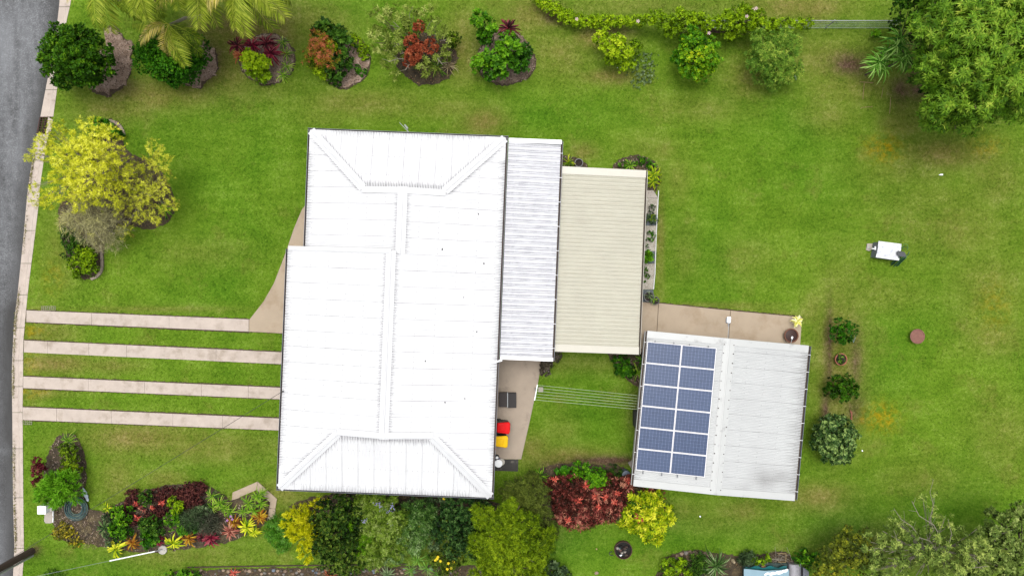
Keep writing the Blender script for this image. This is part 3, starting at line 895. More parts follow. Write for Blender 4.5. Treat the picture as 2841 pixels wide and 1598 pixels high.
# gablet walls
MB().add([HF(-WS + DG, DG, zd), HF(-DG, DG, zd), HF(-hS, DG, zrS)], [(0, 1, 2)]).build('gablet', M_CAP, roofo)
d2 = DG - .12
MB().add([HF(-WN + d2, LN - d2, zd), HF(-d2, LN - d2, zd), HF(-hN, LN - d2, zrN)], [(2, 1, 0)]).build('gablet', M_CAP, roofo)
# infill wall at the step
MB().add([HF(-WS, LS, ZE - .1), HF(-WS, LS, ZE), HF(-hS, LS, zrS), HF(-hN, LS, zrN), HF(-WN, LS, ZE - .1)], [(0, 1, 2, 3, 4)]).build('step_infill', M_CAP, roofo)
hd = TP / math.sqrt(2)
cap(roofo, HF(-.02, .02, ZE + .01), HF(-DG, DG, zd + .01), .40, hd, M_CAP, 'hip_cap')
cap(roofo, HF(-WS + .02, .02, ZE + .01), HF(-WS + DG, DG, zd + .01), .40, hd, M_CAP, 'hip_cap')
cap(roofo, HF(-.02, LN - .02, ZE + .01), HF(-d2, LN - d2, zd + .01), .40, hd, M_CAP, 'hip_cap')
cap(roofo, HF(-WN + .02, LN - .02, ZE + .01), HF(-WN + d2, LN - d2, zd + .01), .40, hd, M_CAP, 'hip_cap')
cap(roofo, HF(-hS, DG - .1, zrS), HF(-hS, LS + .1, zrS), .46, TP, M_CAP)
cap(roofo, HF(-hN, LS - .05, zrN + .004), HF(-hN, LN - d2 + .1, zrN + .004), .46, TP, M_CAP)
def rake(pa, pb, pc, w_, name='rake_flashing'):
    """folded flashing along the top edge of a gablet, following both slopes"""
    for (q, r) in ((pa, pb), (pb, pc)):
        q, r = Vector(q), Vector(r)
        h = Vector((-(r - q).y, (r - q).x, 0)).normalized()
        s0_, s1_ = h * (w_ * .75), h * (-w_ * .25)
        up = Vector((0, 0, .024))
        MB().add([q + s0_ + up, r + s0_ + up, r + up * 1.7, q + up * 1.7, q + s1_ + up, r + s1_ + up, q + s1_ - up * 3, r + s1_ - up * 3], [(0, 3, 2, 1), (3, 4, 5, 2), (4, 6, 7, 5)]).build(name, M_CAP, roofo)
rake(HF(-DG + .05, DG, zd), HF(-hS, DG, zrS), HF(-WS + DG - .05, DG, zd), -.30)
rake(HF(-d2 + .05, LN - d2, zd), HF(-hN, LN - d2, zrN), HF(-WN + d2 - .05, LN - d2, zd), .30)
rake(HF(-WS, LS, ZE), HF(-WS + .02, LS, ZE), HF(-hS, LS, zrS), .22, 'barge_flashing')
gutter(house, HF, 0.03, -.02, .03, LN + .02, ZE - .02, (1, 0), M_GUT)
gutter(house, HF, -WS - .03, -.02, -WS - .03, LS + .02, ZE - .02, (-1, 0), M_GUT)
gutter(house, HF, -WN - .03, LS + .03, -WN - .03, LN + .02, ZE - .02, (-1, 0), M_GUT)
gutter(house, HF, -WS - .15, -.03, .15, -.03, ZE - .02, (0, -1), M_GUT, w=.06)
gutter(house, HF, -WN - .15, LN + .03, .15, LN + .03, ZE - .02, (0, 1), M_GUT, w=.06)
# small dark leaf scraps stuck on the east slope
M_SCRAP = mat('dry_leaf', S(70, 66, 62, .5), 0.9, 0.3)
DL = ((1327, 593), (1228, 692), (1342, 731), (1286, 825), (1322, 921), (1289, 1107), (1235, 1116), (1182, 1000))
for i_, (u, v) in enumerate(DL):
    p = P(u, v, 3.55)
    lx = (p - HF(0, 0, 0)).dot(HF(1, 0, 0) - HF(0, 0, 0))
    z = ZE + (-lx) * TP + .014
    b = MB(); r_ = random.uniform(.03, .06); a_ = random.uniform(0, 3)
    b.add([p.xy.to_3d() + Vector((r_ * math.cos(a_ + k * 1.26) * (1 if k % 2 else .5), r_ * math.sin(a_ + k * 1.26), z + .012 * (k % 2))) for k in range(5)], [(0, 1, 2, 3, 4)])
    o = b.build('dead_leaf', M_SCRAP, base=p.xy.to_3d() + Vector((0, 0, z)))
    setp(o, 'small dark dead leaf on the white house roof, %s of eight' % rank(i_, DL), 'leaf', 'dead leaves on the house roof')
# white vent bend at the east gutter
M_PVC = mat('white_pvc', (0.7, 0.71, 0.72, 1), 0.35, 0.04)
vp = thing('vent_pipe', 'white pipe elbow crossing the house gutter beside the annexe corner', 'pipe', P(1378, 1003, 3.1))
b = MB(); b.tube([P(1368, 1005, 3.05), P(1368, 1005, 3.27)], .055, 10); b.build('riser', M_PVC, vp)
b = MB(); b.tube([P(1367, 1006, 3.24), P(1378, 1003, 3.22), P(1391, 1000, 3.1), P(1391, 1000, 2.7)], .05, 8); b.build('elbow', M_PVC, vp)

# ------------------------------------------------------------------ annexe (weathered decking) and patio cover (cream)
def AF(x, y, z): return HF(x, y, z)
anx = thing('annexe', 'low annexe with weathered streaky white ribbed roof along the house', 'annexe', HF(1.4, 12, 0))
za = lambda x: 2.98 - (x - .16) * 0.075
MB().box(.2, 2.45, 6.75, 17.0, -.05, 2.62, HF).build('wall', M_WALL, anx)
ar = bpy.data.objects.new('roof', None); ar.parent = anx; COL.objects.link(ar)
corr_plane(ar, lambda s, t, z: HF(2.66 - t, s, z), 6.72, 17.05, za(2.66), .075, True, lambda s: 2.5, t0=-.03, pitch=.2583, amp=.042, cover=4, material=M_ANX, prof='rib', eave_dirt=0, top_dirt=.12, lap_dirt=.35, rib_dark=.95, screws=False, seed=21)
MB().box(.17, 2.72, 17.0, 17.2, za(1.4) + .06, za(1.4) + .085, HF).build('barge_flashing', M_ANXT, ar)
MB().box(.17, 2.72, 6.57, 6.74, za(1.4) + .06, za(1.4) + .085, HF).build('barge_flashing', M_ANXT, ar)
gutter(anx, HF, 2.68, 6.6, 2.68, 17.18, za(2.66) - .005, (1, 0), M_GUT, w=.10, brackets=9)

pat = thing('patio_cover', 'cream ribbed steel patio cover attached to the annexe', 'patio cover', HF(4.8, 11.5, 0))
zp = lambda x: 2.62 - (x - 2.5) * 0.045
pr = bpy.data.objects.new('roof', None); pr.parent = pat; COL.objects.link(pr)
corr_plane(pr, lambda s, t, z: HF(6.86 - t, s, z), 7.36, 15.66, zp(6.86), .045, True, lambda s: 4.3, t0=-.04, pitch=.19, amp=.03, cover=4, material=M_CREAM, prof='rib', eave_dirt=.14, top_dirt=.06, lap_dirt=.3, rib_dark=.5, screws=True, seed=31)
for (a_, c_) in ((7.02, 7.38), (15.64, 16.0)):
    vs = [HF(x, y, zp(x) + zz) for x in (2.56, 6.92) for y, zz in ((a_, -.1), (a_, .037), (c_, .037), (c_, 0.0))]
    MB().add(vs, [(0, 4, 5, 1), (1, 5, 6, 2), (2, 6, 7, 3), (0, 1, 2, 3), (4, 7, 6, 5)]).build('barge_flashing', M_CREAMT, pr)
gutter(pat, HF, 6.9, 7.04, 6.9, 15.98, zp(6.9) - .012, (1, 0), M_CREAMT, w=.09)
for y in (7.3, 11.5, 15.7):
    MB().box(6.7, 6.79, y, y + .09, 0, zp(6.7) - .04, HF).build('post', M_POST, pat)
MB().box(6.68, 6.8, 7.1, 15.9, zp(6.74) - .17, zp(6.74) - .045, HF).build('beam', M_POST, pat)
patio = structure('patio_floor')
MB().box(2.48, 6.95, 6.9, 16.0, -.1, .038, HF).build('patio_slab', M_PATH, patio)
NOGRASS.append([tuple(HF(x, y, 0)[:2]) for x, y in ((-WS + .3, .3), (0, .3), (0, 6.8), (6.95, 6.9), (6.95, 15.9), (2.6, 16), (2.6, 17), (-WN + .3, 16.9), (-WN + .3, LS), (-WS + .3, LS))])

# ------------------------------------------------------------------ shed with solar panels
SF = frame(5.926, -9.587, -5.27)
SW_, SL_ = 7.82, 7.51
ZS, TS = 2.55, math.tan(math.radians(3.5))
hs_ = SW_ / 2
shed = thing('shed', 'zinc roofed shed with solar panels, at the end of the concrete path', 'shed', SF(hs_, SL_ / 2, 0))
MB().box(.3, SW_ - .3, .2, SL_ - .2, -.05, ZS - .05, SF).build('wall', M_WALL, shed)
MB().add([SF(x, y, z) for y in (.2, SL_ - .2) for x, z in ((.3, ZS - .06), (SW_ - .3, ZS - .06), (hs_, ZS + hs_ * TS - .07))], [(0, 1, 2), (5, 4, 3)]).build('gable_wall', M_WALL, shed)
sr = bpy.data.objects.new('roof', None); sr.parent = shed; COL.objects.link(sr)
s1_ = corr_plane(sr, lambda s, t, z: SF(SW_ - t, s, z), .12, SL_ - .12, ZS, TS, True, lambda s: hs_, material=M_ZINC, seed=41, blotch=((.9, 1.5, .5, .5), (1.1, .7, .35, .45), (.4, 2.6, .3, .25)), eave_dirt=.42, top_dirt=0, t0=-.03, lap_dirt=.55)
s2_ = corr_plane(sr, lambda s, t, z: SF(t, s, z), .12, SL_ - .12, ZS, TS, False, lambda s: hs_, material=M_ZINC, seed=42, eave_dirt=.2, top_dirt=0, t0=-.03, lap_dirt=.4)
sb = MB(); sb.add(s1_.v, s1_.f); sb.add(s2_.v, s2_.f)
o = sb.build('roof_screws', M_SCREW, sr); o['kind'] = 'stuff'
zr = ZS + hs_ * TS
rc = cap(sr, SF(hs_, -.03, zr), SF(hs_, SL_ * .45, zr), .56, TS, M_ZINCT, roll=.008)
cap(sr, SF(hs_, SL_ * .45 - .03, zr + .003), SF(hs_, SL_ + .03, zr + .003), .56, TS, M_ZINCT, roll=.008)
sb = MB()
for k in range(17):
    y = .2 + k * .44
    for x in (-.235, .235):
        p = SF(hs_ + x + random.uniform(-.01, .01), y + random.uniform(-.03, .03), zr - abs(x) * TS + .019)
        r2 = random.choice((.02, .028, .035))
        sb.lathe(p, [(r2, 0), (r2 * .9, .008), (.006, .014)], 6)
o = sb.build('ridge_screws', M_SCREWR, rc); o['kind'] = 'stuff'
for y0 in (0, SL_ - .30):
    for side in (0, 1):
        xs = (-.03, hs_ - .02) if side == 0 else (hs_ + .02, SW_ + .03)
        vs = []
        for x in xs:
            zz = ZS + min(x, SW_ - x) * TS
            lo, hi = (y0, y0 + .30)
            if y0 == 0: vs += [SF(x, lo - .03, zz - .12), SF(x, lo - .03, zz + .024), SF(x, hi, zz + .022), SF(x, hi, zz)]
            else: vs += [SF(x, lo, zz), SF(x, lo, zz + .022), SF(x, hi + .03, zz + .024), SF(x, hi + .03, zz - .12)]
        MB().add(vs, [(0, 4, 5, 1), (1, 5, 6, 2), (2, 6, 7, 3), (0, 1, 2, 3), (4, 7, 6, 5)]).build('barge_flashing', M_ZINCT, sr)
gutter(shed, SF, SW_ + .02, 0, SW_ + .02, SL_, ZS - .03, (1, 0), M_GUT, w=.13, brackets=9)
gutter(shed, SF, -.02, 0, -.02, SL_, ZS - .03, (-1, 0), M_ZINCT, w=.10, brackets=7)
NOGRASS.append([tuple(SF(x, y, 0)[:2]) for x, y in ((.4, .3), (SW_ - .4, .3), (SW_ - .4, SL_ - .3), (.4, SL_ - .3))])

# panel prototype, local frame: x along the slope (1.60), y across (0.995)
M_ALU = mat('panel_frame_aluminium', (0.60, 0.59, 0.60, 1), 0.4, 0.03, bmp=0)
m, t, b_, _ = new_mat('blue_solar_cell')
g = t.nodes.new('ShaderNodeTexCoord').outputs['Object']
sx = t.nodes.new('ShaderNodeSeparateXYZ'); t.links.new(g, sx.inputs[0])
wv = math_(t, 'SINE', math_(t, 'MULTIPLY', sx.outputs['Y'], 2 * math.pi / 0.0535))
bus = remap(t, wv, 0.35, 0.9)
n = noise(t, 9.0, 4, .6)
c = ramp(t, n, [(0.3, S(50, 67, 102, .44)), (0.7, S(70, 90, 128, .44))])
c = mixc(t, bus, c, S(84, 107, 148, .44))
oi = t.nodes.new('ShaderNodeObjectInfo').outputs['Random']
c = mixc(t, 1.0, c, ramp(t, oi, [(0, (.86, .9, .93, 1)), (1, (1.14, 1.1, 1.06, 1))]), 'MULTIPLY')
t.links.new(c, b_.inputs['Base Color'])
b_.inputs['Roughness'].default_value = 0.35
b_.inputs['Specular IOR Level'].default_value = 0.3
M_CELL = m
M_BACK = mat('panel_backsheet', S(112, 130, 168, .46), 0.4, 0.04, bmp=0)
M_RAIL = mat('grey_mounting_rail', S(130, 134, 140), 0.5, 0.1)
PWD, PHD = 1.64, 1.021
def solar_proto():
    root = thing('solar_panel', 'x', 'solar panel', (0, 0, 0), 'solar panels on the shed roof')
    b = MB(); fw = .022
    b.box(0, PWD, 0, fw, 0, .04); b.box(0, PWD, PHD - fw, PHD, 0, .04); b.box(0, fw, fw, PHD - fw, 0, .04); b.box(PWD - fw, PWD, fw, PHD - fw, 0, .04)
    b.build('frame', M_ALU, root, local=True)
    MB().box(fw, PWD - fw, fw, PHD - fw, .004, .028).build('backsheet', M_BACK, root, local=True)
    V, F = [], []
    nx, ny = 10, 6
    cw, ch = (PWD - 2 * fw) / nx, (PHD - 2 * fw) / ny
    for i in range(nx):
        for j in range(ny):
            x0, y0 = fw + i * cw + .005, fw + j * ch + .003
            x1, y1 = x0 + cw - .010, y0 + ch - .006
            k = len(V); c4 = .012
            V += [(x0 + c4, y0, .031), (x1 - c4, y0, .031), (x1, y0 + c4, .031), (x1, y1 - c4, .031), (x1 - c4, y1, .031), (x0 + c4, y1, .031), (x0, y1 - c4, .031), (x0, y0 + c4, .031)]
            F.append(tuple(range(k, k + 8)))
    mm = bpy.data.meshes.new('solar_cells'); mm.from_pydata(V, [], F)
    o = link('solar_cells', mm, M_CELL, root); o['kind'] = 'stuff'
    return root
sp = solar_proto()
ROWN = ['top', 'second', 'third', 'fourth', 'fifth', 'lowest']
for ci, x in enumerate((0.0, 1.655)):
    for ri in range(6):
        y = 6.99 - 1.041 * (ri + 1) + .05
        o = sp if (ci == 0 and ri == 0) else copy_tree(sp)
        z = ZS + (x + .02) * TS + .10
        o.location = SF(x + .0, y, z)
        o.rotation_euler = (Matrix.Rotation(math.radians(-5.27), 3, 'Z') @ Matrix.Rotation(-math.atan(TS), 3, 'Y')).to_euler()
        o['label'] = 'blue solar panel, %s in the column %s the shed' % (ROWN[ri] + ('' if ri == 5 else ' one'), 'along the west eave of' if ci == 0 else 'nearest the ridge of')
# mounting rails under the panels belong to the shed
for x in (.35, 1.25, 2.0, 2.9):
    MB().box(x, x + .04, .62, 7.1, ZS + x * TS + .03, ZS + x * TS + .095, SF).build('mounting_rail', M_RAIL, sr)
# ------------------------------------------------------------------ plant builders
M_TWIG = mat('brown_twig', S(112, 92, 72, .5), 0.9, 0.3, 8, 60)
M_GREYTWIG = mat('grey_bare_branch', S(164, 154, 136, .45), 0.85, 0.22, 8, 60)
M_TRUNK = mat('tree_bark', S(98, 84, 68, .5), 0.95, 0.35, 6, 50)

LEAFM = {}
def LM(key, cols, k=.62, **kw):
    if key not in LEAFM: LEAFM[key] = leaf_mat(key, [S(*c, k * 1.16) for c in cols], **kw)
    return LEAFM[key]

def unit(a): return a / np.maximum(np.linalg.norm(a, axis=-1, keepdims=True), 1e-9)

def crown_leaves(lobes, per_m2, k, L, W, spread, droop, rng, clump=.35, up=.45, flat=.8, inner=.35, jitter=.25, low=-.35, tint_top=.25, base_tint=.36, wild=.04, tn=.13, msub=1.0, gap=.22):
    """leaf quads of a crown. lobes: (centre xyz, radius, tint shift)"""
    Vs, Ts = [], []
    for (c, R, tb) in lobes:
        n = max(6, int(per_m2 * math.pi * R * R * 2.7))
        d = unit(rng.normal(size=(int(n * 1.7), 3)))
        d = d[d[:, 2] > low][:n]
        n = len(d)
        m = max(4, int((5 + R * 9) * msub))
        sub = unit(rng.normal(size=(m, 3)) + np.array([0, 0, .35]))
        dots = d @ sub.T
        bi = dots.argmax(1)
        near = dots.max(1)
        sl = rng.uniform(.84, 1.10, m)[bi]
        d = unit(d * (1 - clump) + sub[bi] * clump)
        rad = np.where(rng.random(n) < inner, rng.uniform(.35, .8, n), rng.uniform(.82, 1.0, n)) * sl * (1 - gap * np.clip(((.93 if msub < 1.5 else .965) - near) * (5 if msub < 1.5 else 9), 0, 1))
        rad = np.where(rng.random(n) < wild, rad * rng.uniform(1.05, 1.35, n), rad)
        p = c + d * rad[:, None] * np.array([R, R, R * flat])
        a = unit(d * .8 + np.array([0, 0, up]) + rng.normal(size=(n, 3)) * jitter)
        # frame round each twig
        ref = np.where(np.abs(a[:, 2:3]) > .9, np.array([[1., 0, 0]]), np.array([[0, 0, 1.]]))
        e1 = unit(np.cross(a, ref)); e2 = np.cross(a, e1)
        tw = rng.normal(size=n) * tn + tb + base_tint + tint_top * (d[:, 2] * rad) + sub[bi][:, 2] * .05  # tint rises towards the top of each lobe
        az0 = rng.uniform(0, 6.28, n)
        for j in range(k):
            az = az0 + j * 2.39996 + rng.uniform(-.3, .3, n)
            sp = np.radians(rng.uniform(spread[0], spread[1], n))
            l = unit(a * np.cos(sp)[:, None] + (e1 * np.cos(az)[:, None] + e2 * np.sin(az)[:, None]) * np.sin(sp)[:, None] - np.array([0, 0, 1.]) * droop * rng.uniform(.4, 1.2, (n, 1)))
            ll = L * rng.uniform(.65, 1.15, n)[:, None]
            ww = W * rng.uniform(.75, 1.2, n)[:, None]
            sd = unit(np.cross(l, a + rng.normal(size=(n, 3)) * .25))
            b0 = p + a * (rng.uniform(-.2, .35, (n, 1)) * L)
            mid = b0 + l * ll * .45
            tip = b0 + l * ll - np.array([0, 0, 1.]) * droop * ll * .3
            Vs.append(np.stack([b0, mid + sd * ww * .5, tip, mid - sd * ww * .5], 1))
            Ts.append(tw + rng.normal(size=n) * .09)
    V = np.concatenate(Vs).reshape(-1, 3); T = np.clip(np.concatenate(Ts), 0, 1)
    V[:, 2] = np.maximum(V[:, 2], .03)
    return V, np.arange(len(V)).reshape(-1, 4), T

STY = {  # per_m2, leaves per twig, length, width, spread, droop, extra
    'box':     dict(per_m2=56, k=8, L=.11, W=.066, spread=(25, 80), droop=.05, clump=.34),
    'tight':   dict(per_m2=75, k=8, L=.085, W=.055, spread=(25, 80), droop=.05, clump=.2),
    'small':   dict(per_m2=60, k=7, L=.10, W=.055, spread=(25, 85), droop=.1),
    'broad':   dict(per_m2=34, k=7, L=.17, W=.095, spread=(35, 85), droop=.15),
    'mango':   dict(msub=1.6, gap=.26, per_m2=24, k=11, L=.255, W=.056, spread=(55, 95), droop=.28, clump=.3, jitter=.2, inner=.4),
    'feather': dict(per_m2=105, k=10, L=.15, W=.018, spread=(5, 80), droop=.15, clump=.40, inner=.35, jitter=.5, wild=.10, msub=2.2, gap=.34),
    'fern':    dict(per_m2=40, k=8, L=.26, W=.04, spread=(20, 70), droop=.15, clump=.3),
    'spike':   dict(per_m2=26, k=6, L=.36, W=.05, spread=(5, 40), droop=.2, clump=.5),
    'croton':  dict(per_m2=30, k=9, L=.20, W=.062, spread=(35, 80), droop=.12, clump=.2),
    'sparse':  dict(per_m2=16, k=7, L=.19, W=.05, spread=(30, 85), droop=.2, clump=.6, inner=.25),
    'vine':    dict(per_m2=46, k=6, L=.13, W=.075, spread=(30, 90), droop=.15, clump=.4, jitter=.45),
    'ground':  dict(per_m2=70, k=6, L=.09, W=.05, spread=(30, 85), droop=.1, clump=.1),
    'thin':    dict(per_m2=12, k=9, L=.34, W=.014, spread=(5, 80), droop=.25, clump=.2, inner=.6, jitter=.6, wild=.1),
}
PID = [100]
def lobe_pts(lobes, zdef):
    out = []
    for l in lobes:
        u, v, r = l[:3]
        z = l[3] if len(l) > 3 and l[3] is not None else zdef
        tb = l[4] if len(l) > 4 else 0.0
        R = r * (CAM_H - z) / FPX
        out.append((np.array(P(u, v, z)), R, tb))
    return out

def plant(name, label, cat, lobes, style, material, z=1.2, group=None, stems=True, grow=1.0, trunk=None, trunk_r=.06, sub='foliage', flat=None, stem_mat=None, scale=1.0, dens=1.0, extra=None, **ov):
    """one plant: crown of leaves plus stems that rise from one foot"""
    PID[0] += 1
    rng = np.random.default_rng(PID[0])
    lb = [(c_, R_ * grow, t_) for (c_, R_, t_) in lobe_pts(lobes, z)]
    kw = dict(STY[style]); kw.update(ov)
    kw['per_m2'] *= dens; kw['L'] *= scale; kw['W'] *= scale
    if flat: kw['flat'] = flat
    cx = float(np.mean([l[0][0] for l in lb])); cy = float(np.mean([l[0][1] for l in lb]))
    if trunk: cx, cy = P(*trunk)[:2]
    root = thing(name, label, cat, (cx, cy, 0), group)
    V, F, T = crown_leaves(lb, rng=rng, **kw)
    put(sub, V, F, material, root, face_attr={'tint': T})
    if stems:
        b = MB()
        rr = random.Random(PID[0])
        zt = np.mean([l[0][2] for l in lb])
        fork = Vector((cx, cy, zt * .35))
        if zt > 1.6:
            b.tube([(cx, cy, -.05), (cx + .03, cy + .02, zt * .18), fork], [trunk_r * 1.3, trunk_r * 1.05, trunk_r], 7)
        trunk_r0 = trunk_r
        for (c, R, tb) in lb:
            c = Vector(c)
            trunk_r = trunk_r0 * min(1.0, R / .75)
            s0 = fork if zt > 1.6 else Vector((cx + rr.uniform(-.05, .05), cy + rr.uniform(-.05, .05), -.03))
            mid = s0.lerp(c, .55) + Vector((rr.uniform(-.1, .1), rr.uniform(-.1, .1), .1)) * R
            b.tube([s0, mid, c], [trunk_r * .7, trunk_r * .45, trunk_r * .22], 5)
            for q in range(3):
                e = c + Vector((rr.uniform(-.7, .7), rr.uniform(-.7, .7), rr.uniform(0, .6))) * R
                b.tube([mid, mid.lerp(e, .6) + Vector((0, 0, .05)), e], [trunk_r * .35, trunk_r * .22, trunk_r * .1], 4)
        b.build('trunk' if zt > 1.6 else 'stem', stem_mat or (M_TRUNK if zt > 1.6 else M_TWIG), root)
    return root

def bare_branch(root, pts, r0, r1, mt=None, name='branch'):
    pts = [Vector(p) for p in pts]
    n = len(pts)
    b = MB(); b.tube(pts, [r0 + (r1 - r0) * i / (n - 1) for i in range(n)], 5)
    rr = random.Random(len(pts) * 17 + int(pts[0].x * 100))
    for i in range(1, n):
        for s_ in (-1, 1):
            if rr.random() < .75:
                d = (pts[i] - pts[i - 1]).normalized()
                sd = d.cross(Vector((0, 0, 1))) * s_
                q0 = pts[i - 1].lerp(pts[i], rr.random())
                ln = rr.uniform(.25, .75) * (pts[-1] - pts[0]).length * .3
                q1 = q0 + (d * .7 + sd * .7 + Vector((0, 0, rr.uniform(-.1, .3)))) * ln
                b.tube([q0, q0.lerp(q1, .5) + Vector((0, 0, .03)), q1], [r1 * .8, r1 * .6, r1 * .35], 4)
    return b.build(name, mt or M_GREYTWIG, root)

# blades for rosette plants: shared meshes, one object per leaf
BLADES = {}
def blade(mtl, wid, droop, fold=.25, key=0, tint=.5):
    k_ = (mtl.name, wid, droop, key, tint)
    if k_ in BLADES: return BLADES[k_]
    V, F, T = [], [], []
    n = 6
    bend = (-.10, 0, .12)[key]
    for i in range(n + 1):
        t_ = i / n
        wv = wid * (math.sin(math.pi * min(1, .12 + t_ * .80)) ** .8) * (1 if t_ < .98 else .05)
        x = t_ * (1 - .25 * droop * t_); zc = .55 * t_ - (.35 + droop) * t_ * t_
        y = bend * t_ * t_
        V += [(x, y - wv / 2, zc + fold * wv), (x, y, zc), (x, y + wv / 2, zc + fold * wv)]
    for i in range(n):
        a = i * 3
        F += [(a, a + 3, a + 4, a + 1), (a + 1, a + 4, a + 5, a + 2)]
        T += [min(1, max(0, tint - .22 + .36 * i / n)), min(1, max(0, tint - .14 + .36 * i / n))]
    m = np_mesh('leaf', V, F, face_attr={'tint': T}, smooth=True)
    m.materials.append(mtl)
    BLADES[k_] = m
    return m

def rosette(name, label, cat, u, v, z, Rpx, n, wid, mtl, droop=.35, group=None, tints=(.1, .35, .55, .75, .95), core=0.25, tall=1.0, parent=None):
    """whorl of strap leaves, every leaf a part"""
    rr = random.Random(int(u * 7 + v * 13))
    c = P(u, v, z)
    R = Rpx * (CAM_H - z) / FPX
    root = parent
    if root is None:
        root = thing(name, label, cat, (c.x, c.y, 0), group)
        MB().tube([(c.x, c.y, -.03), (c.x, c.y, z)], [.035, .025], 5).build('stem', M_TWIG, root)
    o0 = org(root)
    n = int(n * 1.7); wid = wid * .78
    for i in range(n):
        f = i / n
        az = i * 2.39996 + rr.uniform(-.35, .35)
        ln = R * (1.05 - .62 * f * (1 - core)) * rr.uniform(.68, 1.15)
        el = (-.15 + 1.0 * f) * tall + rr.uniform(-.2, .2)
        m = blade(mtl, wid, droop, key=rr.randrange(3), tint=rr.choice(tints))
        o = bpy.data.objects.new('leaf', m)
        o.parent = root
        o.location = (c.x - o0.x + rr.uniform(-.06, .06) * R, c.y - o0.y + rr.uniform(-.06, .06) * R, z + .07 * f * R - o0.z)
        o.rotation_euler = (rr.uniform(-.4, .4), -el * .6, az)
        k = ln / .92
        o.scale = (k, k * rr.uniform(.7, 1.1), k)
        COL.objects.link(o)
    return root

# ------------------------------------------------------------------ colours of foliage
L_DARK = LM('dark_glossy_foliage', [(14, 36, 2), (34, 70, 3), (60, 104, 8), (112, 146, 18)], k=.8)
L_DARK2 = LM('deep_green_foliage', [(14, 46, 2), (34, 82, 4), (58, 114, 8), (98, 144, 22)], k=.8)
L_YEL = LM('yellow_feathery_foliage', [(100, 110, 30), (158, 164, 36), (200, 200, 46), (230, 228, 104)], k=.97, trans=.35)
L_OLIVE = LM('olive_feathery_foliage', [(28, 48, 4), (66, 92, 6), (106, 132, 12), (150, 170, 28)], k=.8)
L_LIME = LM('lime_foliage', [(60, 90, 4), (112, 146, 8), (150, 182, 14), (190, 206, 40)], k=.68)
L_BRIGHT = LM('bright_green_foliage', [(24, 66, 3), (60, 112, 8), (102, 156, 16), (150, 194, 40)], k=.66)
L_MID = LM('mid_green_foliage', [(24, 52, 8), (56, 96, 18), (92, 130, 34), (138, 166, 66)], k=.68)
L_GREYG = LM('grey_green_foliage', [(30, 48, 24), (70, 94, 56), (112, 134, 88), (160, 178, 132)], k=.65)
L_MANGO = LM('mango_foliage', [(28, 54, 6), (68, 106, 16), (108, 142, 32), (164, 180, 66)], k=.82)
L_CROTON = LM('red_brown_croton_foliage', [(44, 24, 14), (90, 42, 34), (148, 68, 62), (212, 148, 120)], k=.64)
L_PURPLE = LM('purple_ground_foliage', [(30, 12, 14), (62, 30, 30), (92, 48, 44), (124, 74, 62)], k=.65)
L_MAROON = LM('maroon_foliage', [(34, 8, 14), (68, 14, 26), (100, 24, 38), (144, 70, 74)], k=.6)
L_GOLD = LM('gold_foliage', [(44, 80, 4), (108, 140, 8), (178, 190, 18), (218, 214, 60)], k=.74)
L_BRIGHTYEL = LM('bright_yellow_foliage', [(104, 116, 6), (158, 166, 8), (200, 198, 18), (228, 220, 60)], k=.82)
L_ORANGE = LM('orange_green_foliage', [(92, 60, 14), (146, 84, 20), (168, 120, 30), (190, 160, 40)], k=.65)
L_RUST = LM('rust_red_foliage', [(84, 36, 20), (138, 60, 36), (164, 86, 54), (186, 124, 84)], k=.66)
L_RUSTMIX = LM('rust_and_green_foliage', [(60, 84, 12), (126, 124, 24), (146, 84, 36), (184, 108, 72)], k=.7)
L_DRY = LM('dry_straw_foliage', [(100, 84, 60), (150, 132, 96), (186, 168, 126), (210, 196, 160)], k=.6)
L_STRAP = LM('strap_leaf_green', [(40, 86, 8), (84, 134, 16), (130, 172, 34), (176, 196, 84)], k=.65)
L_AGAVE = LM('agave_leaf', [(26, 52, 22), (54, 84, 40), (92, 118, 64), (140, 156, 100)], k=.65)
L_PINK = LM('pink_leaf', [(84, 40, 30), (132, 70, 56), (180, 106, 90), (204, 150, 124)], k=.6)
L_CORAL = LM('coral_leaf', [(104, 34, 30), (168, 60, 50), (212, 90, 74), (228, 128, 104)], k=.62)
L_MAGENTA = LM('magenta_leaf', [(48, 8, 22), (90, 12, 36), (138, 18, 48), (166, 80, 88)], k=.62)
L_PALM = LM('palm_frond', [(38, 54, 6), (82, 102, 14), (130, 146, 34), (186, 184, 84)], k=.8)
L_PALMY = LM('yellowing_palm_frond', [(92, 92, 14), (150, 146, 34), (182, 170, 66), (206, 188, 116)], k=.7)

# ------------------------------------------------------------------ north side beds
plant('round_shrub', 'dense dark green round shrub overhanging the kerb by the road', 'shrub',
      [(205, 125, 56, 2.3), (160, 120, 38), (150, 165, 42, 1.7), (225, 165, 62, 2.6), (280, 140, 42), (192, 205, 46), (240, 215, 40, 1.8, .05), (290, 190, 38, 1.7), (180, 235, 22, 1.2), (140, 130, 30, 1.6), (170, 90, 34, 2.0), (125, 165, 22, 1.2), (150, 205, 34, 1.4), (210, 180, 50, 2.2), (255, 190, 46, 2.0), (185, 145, 50, 2.2), (250, 100, 25), (210, 95, 28, 1.9)], 'box', L_DARK, z=2.1, trunk=(225, 190))
plant('round_shrub', 'smooth domed dark green shrub beneath the drooping palm', 'shrub',
      [(440, 135, 62, 1.6), (500, 165, 62, 1.7), (425, 165, 52), (535, 170, 40), (480, 200, 42, 1.2), (540, 125, 42), (520, 205, 36, 1.0), (450, 190, 46, 1.2), (410, 140, 44, 1.2), (560, 165, 26, 1.0), (490, 220, 26, .8), (470, 160, 60, 1.6)], 'tight', L_DARK2, z=1.4)
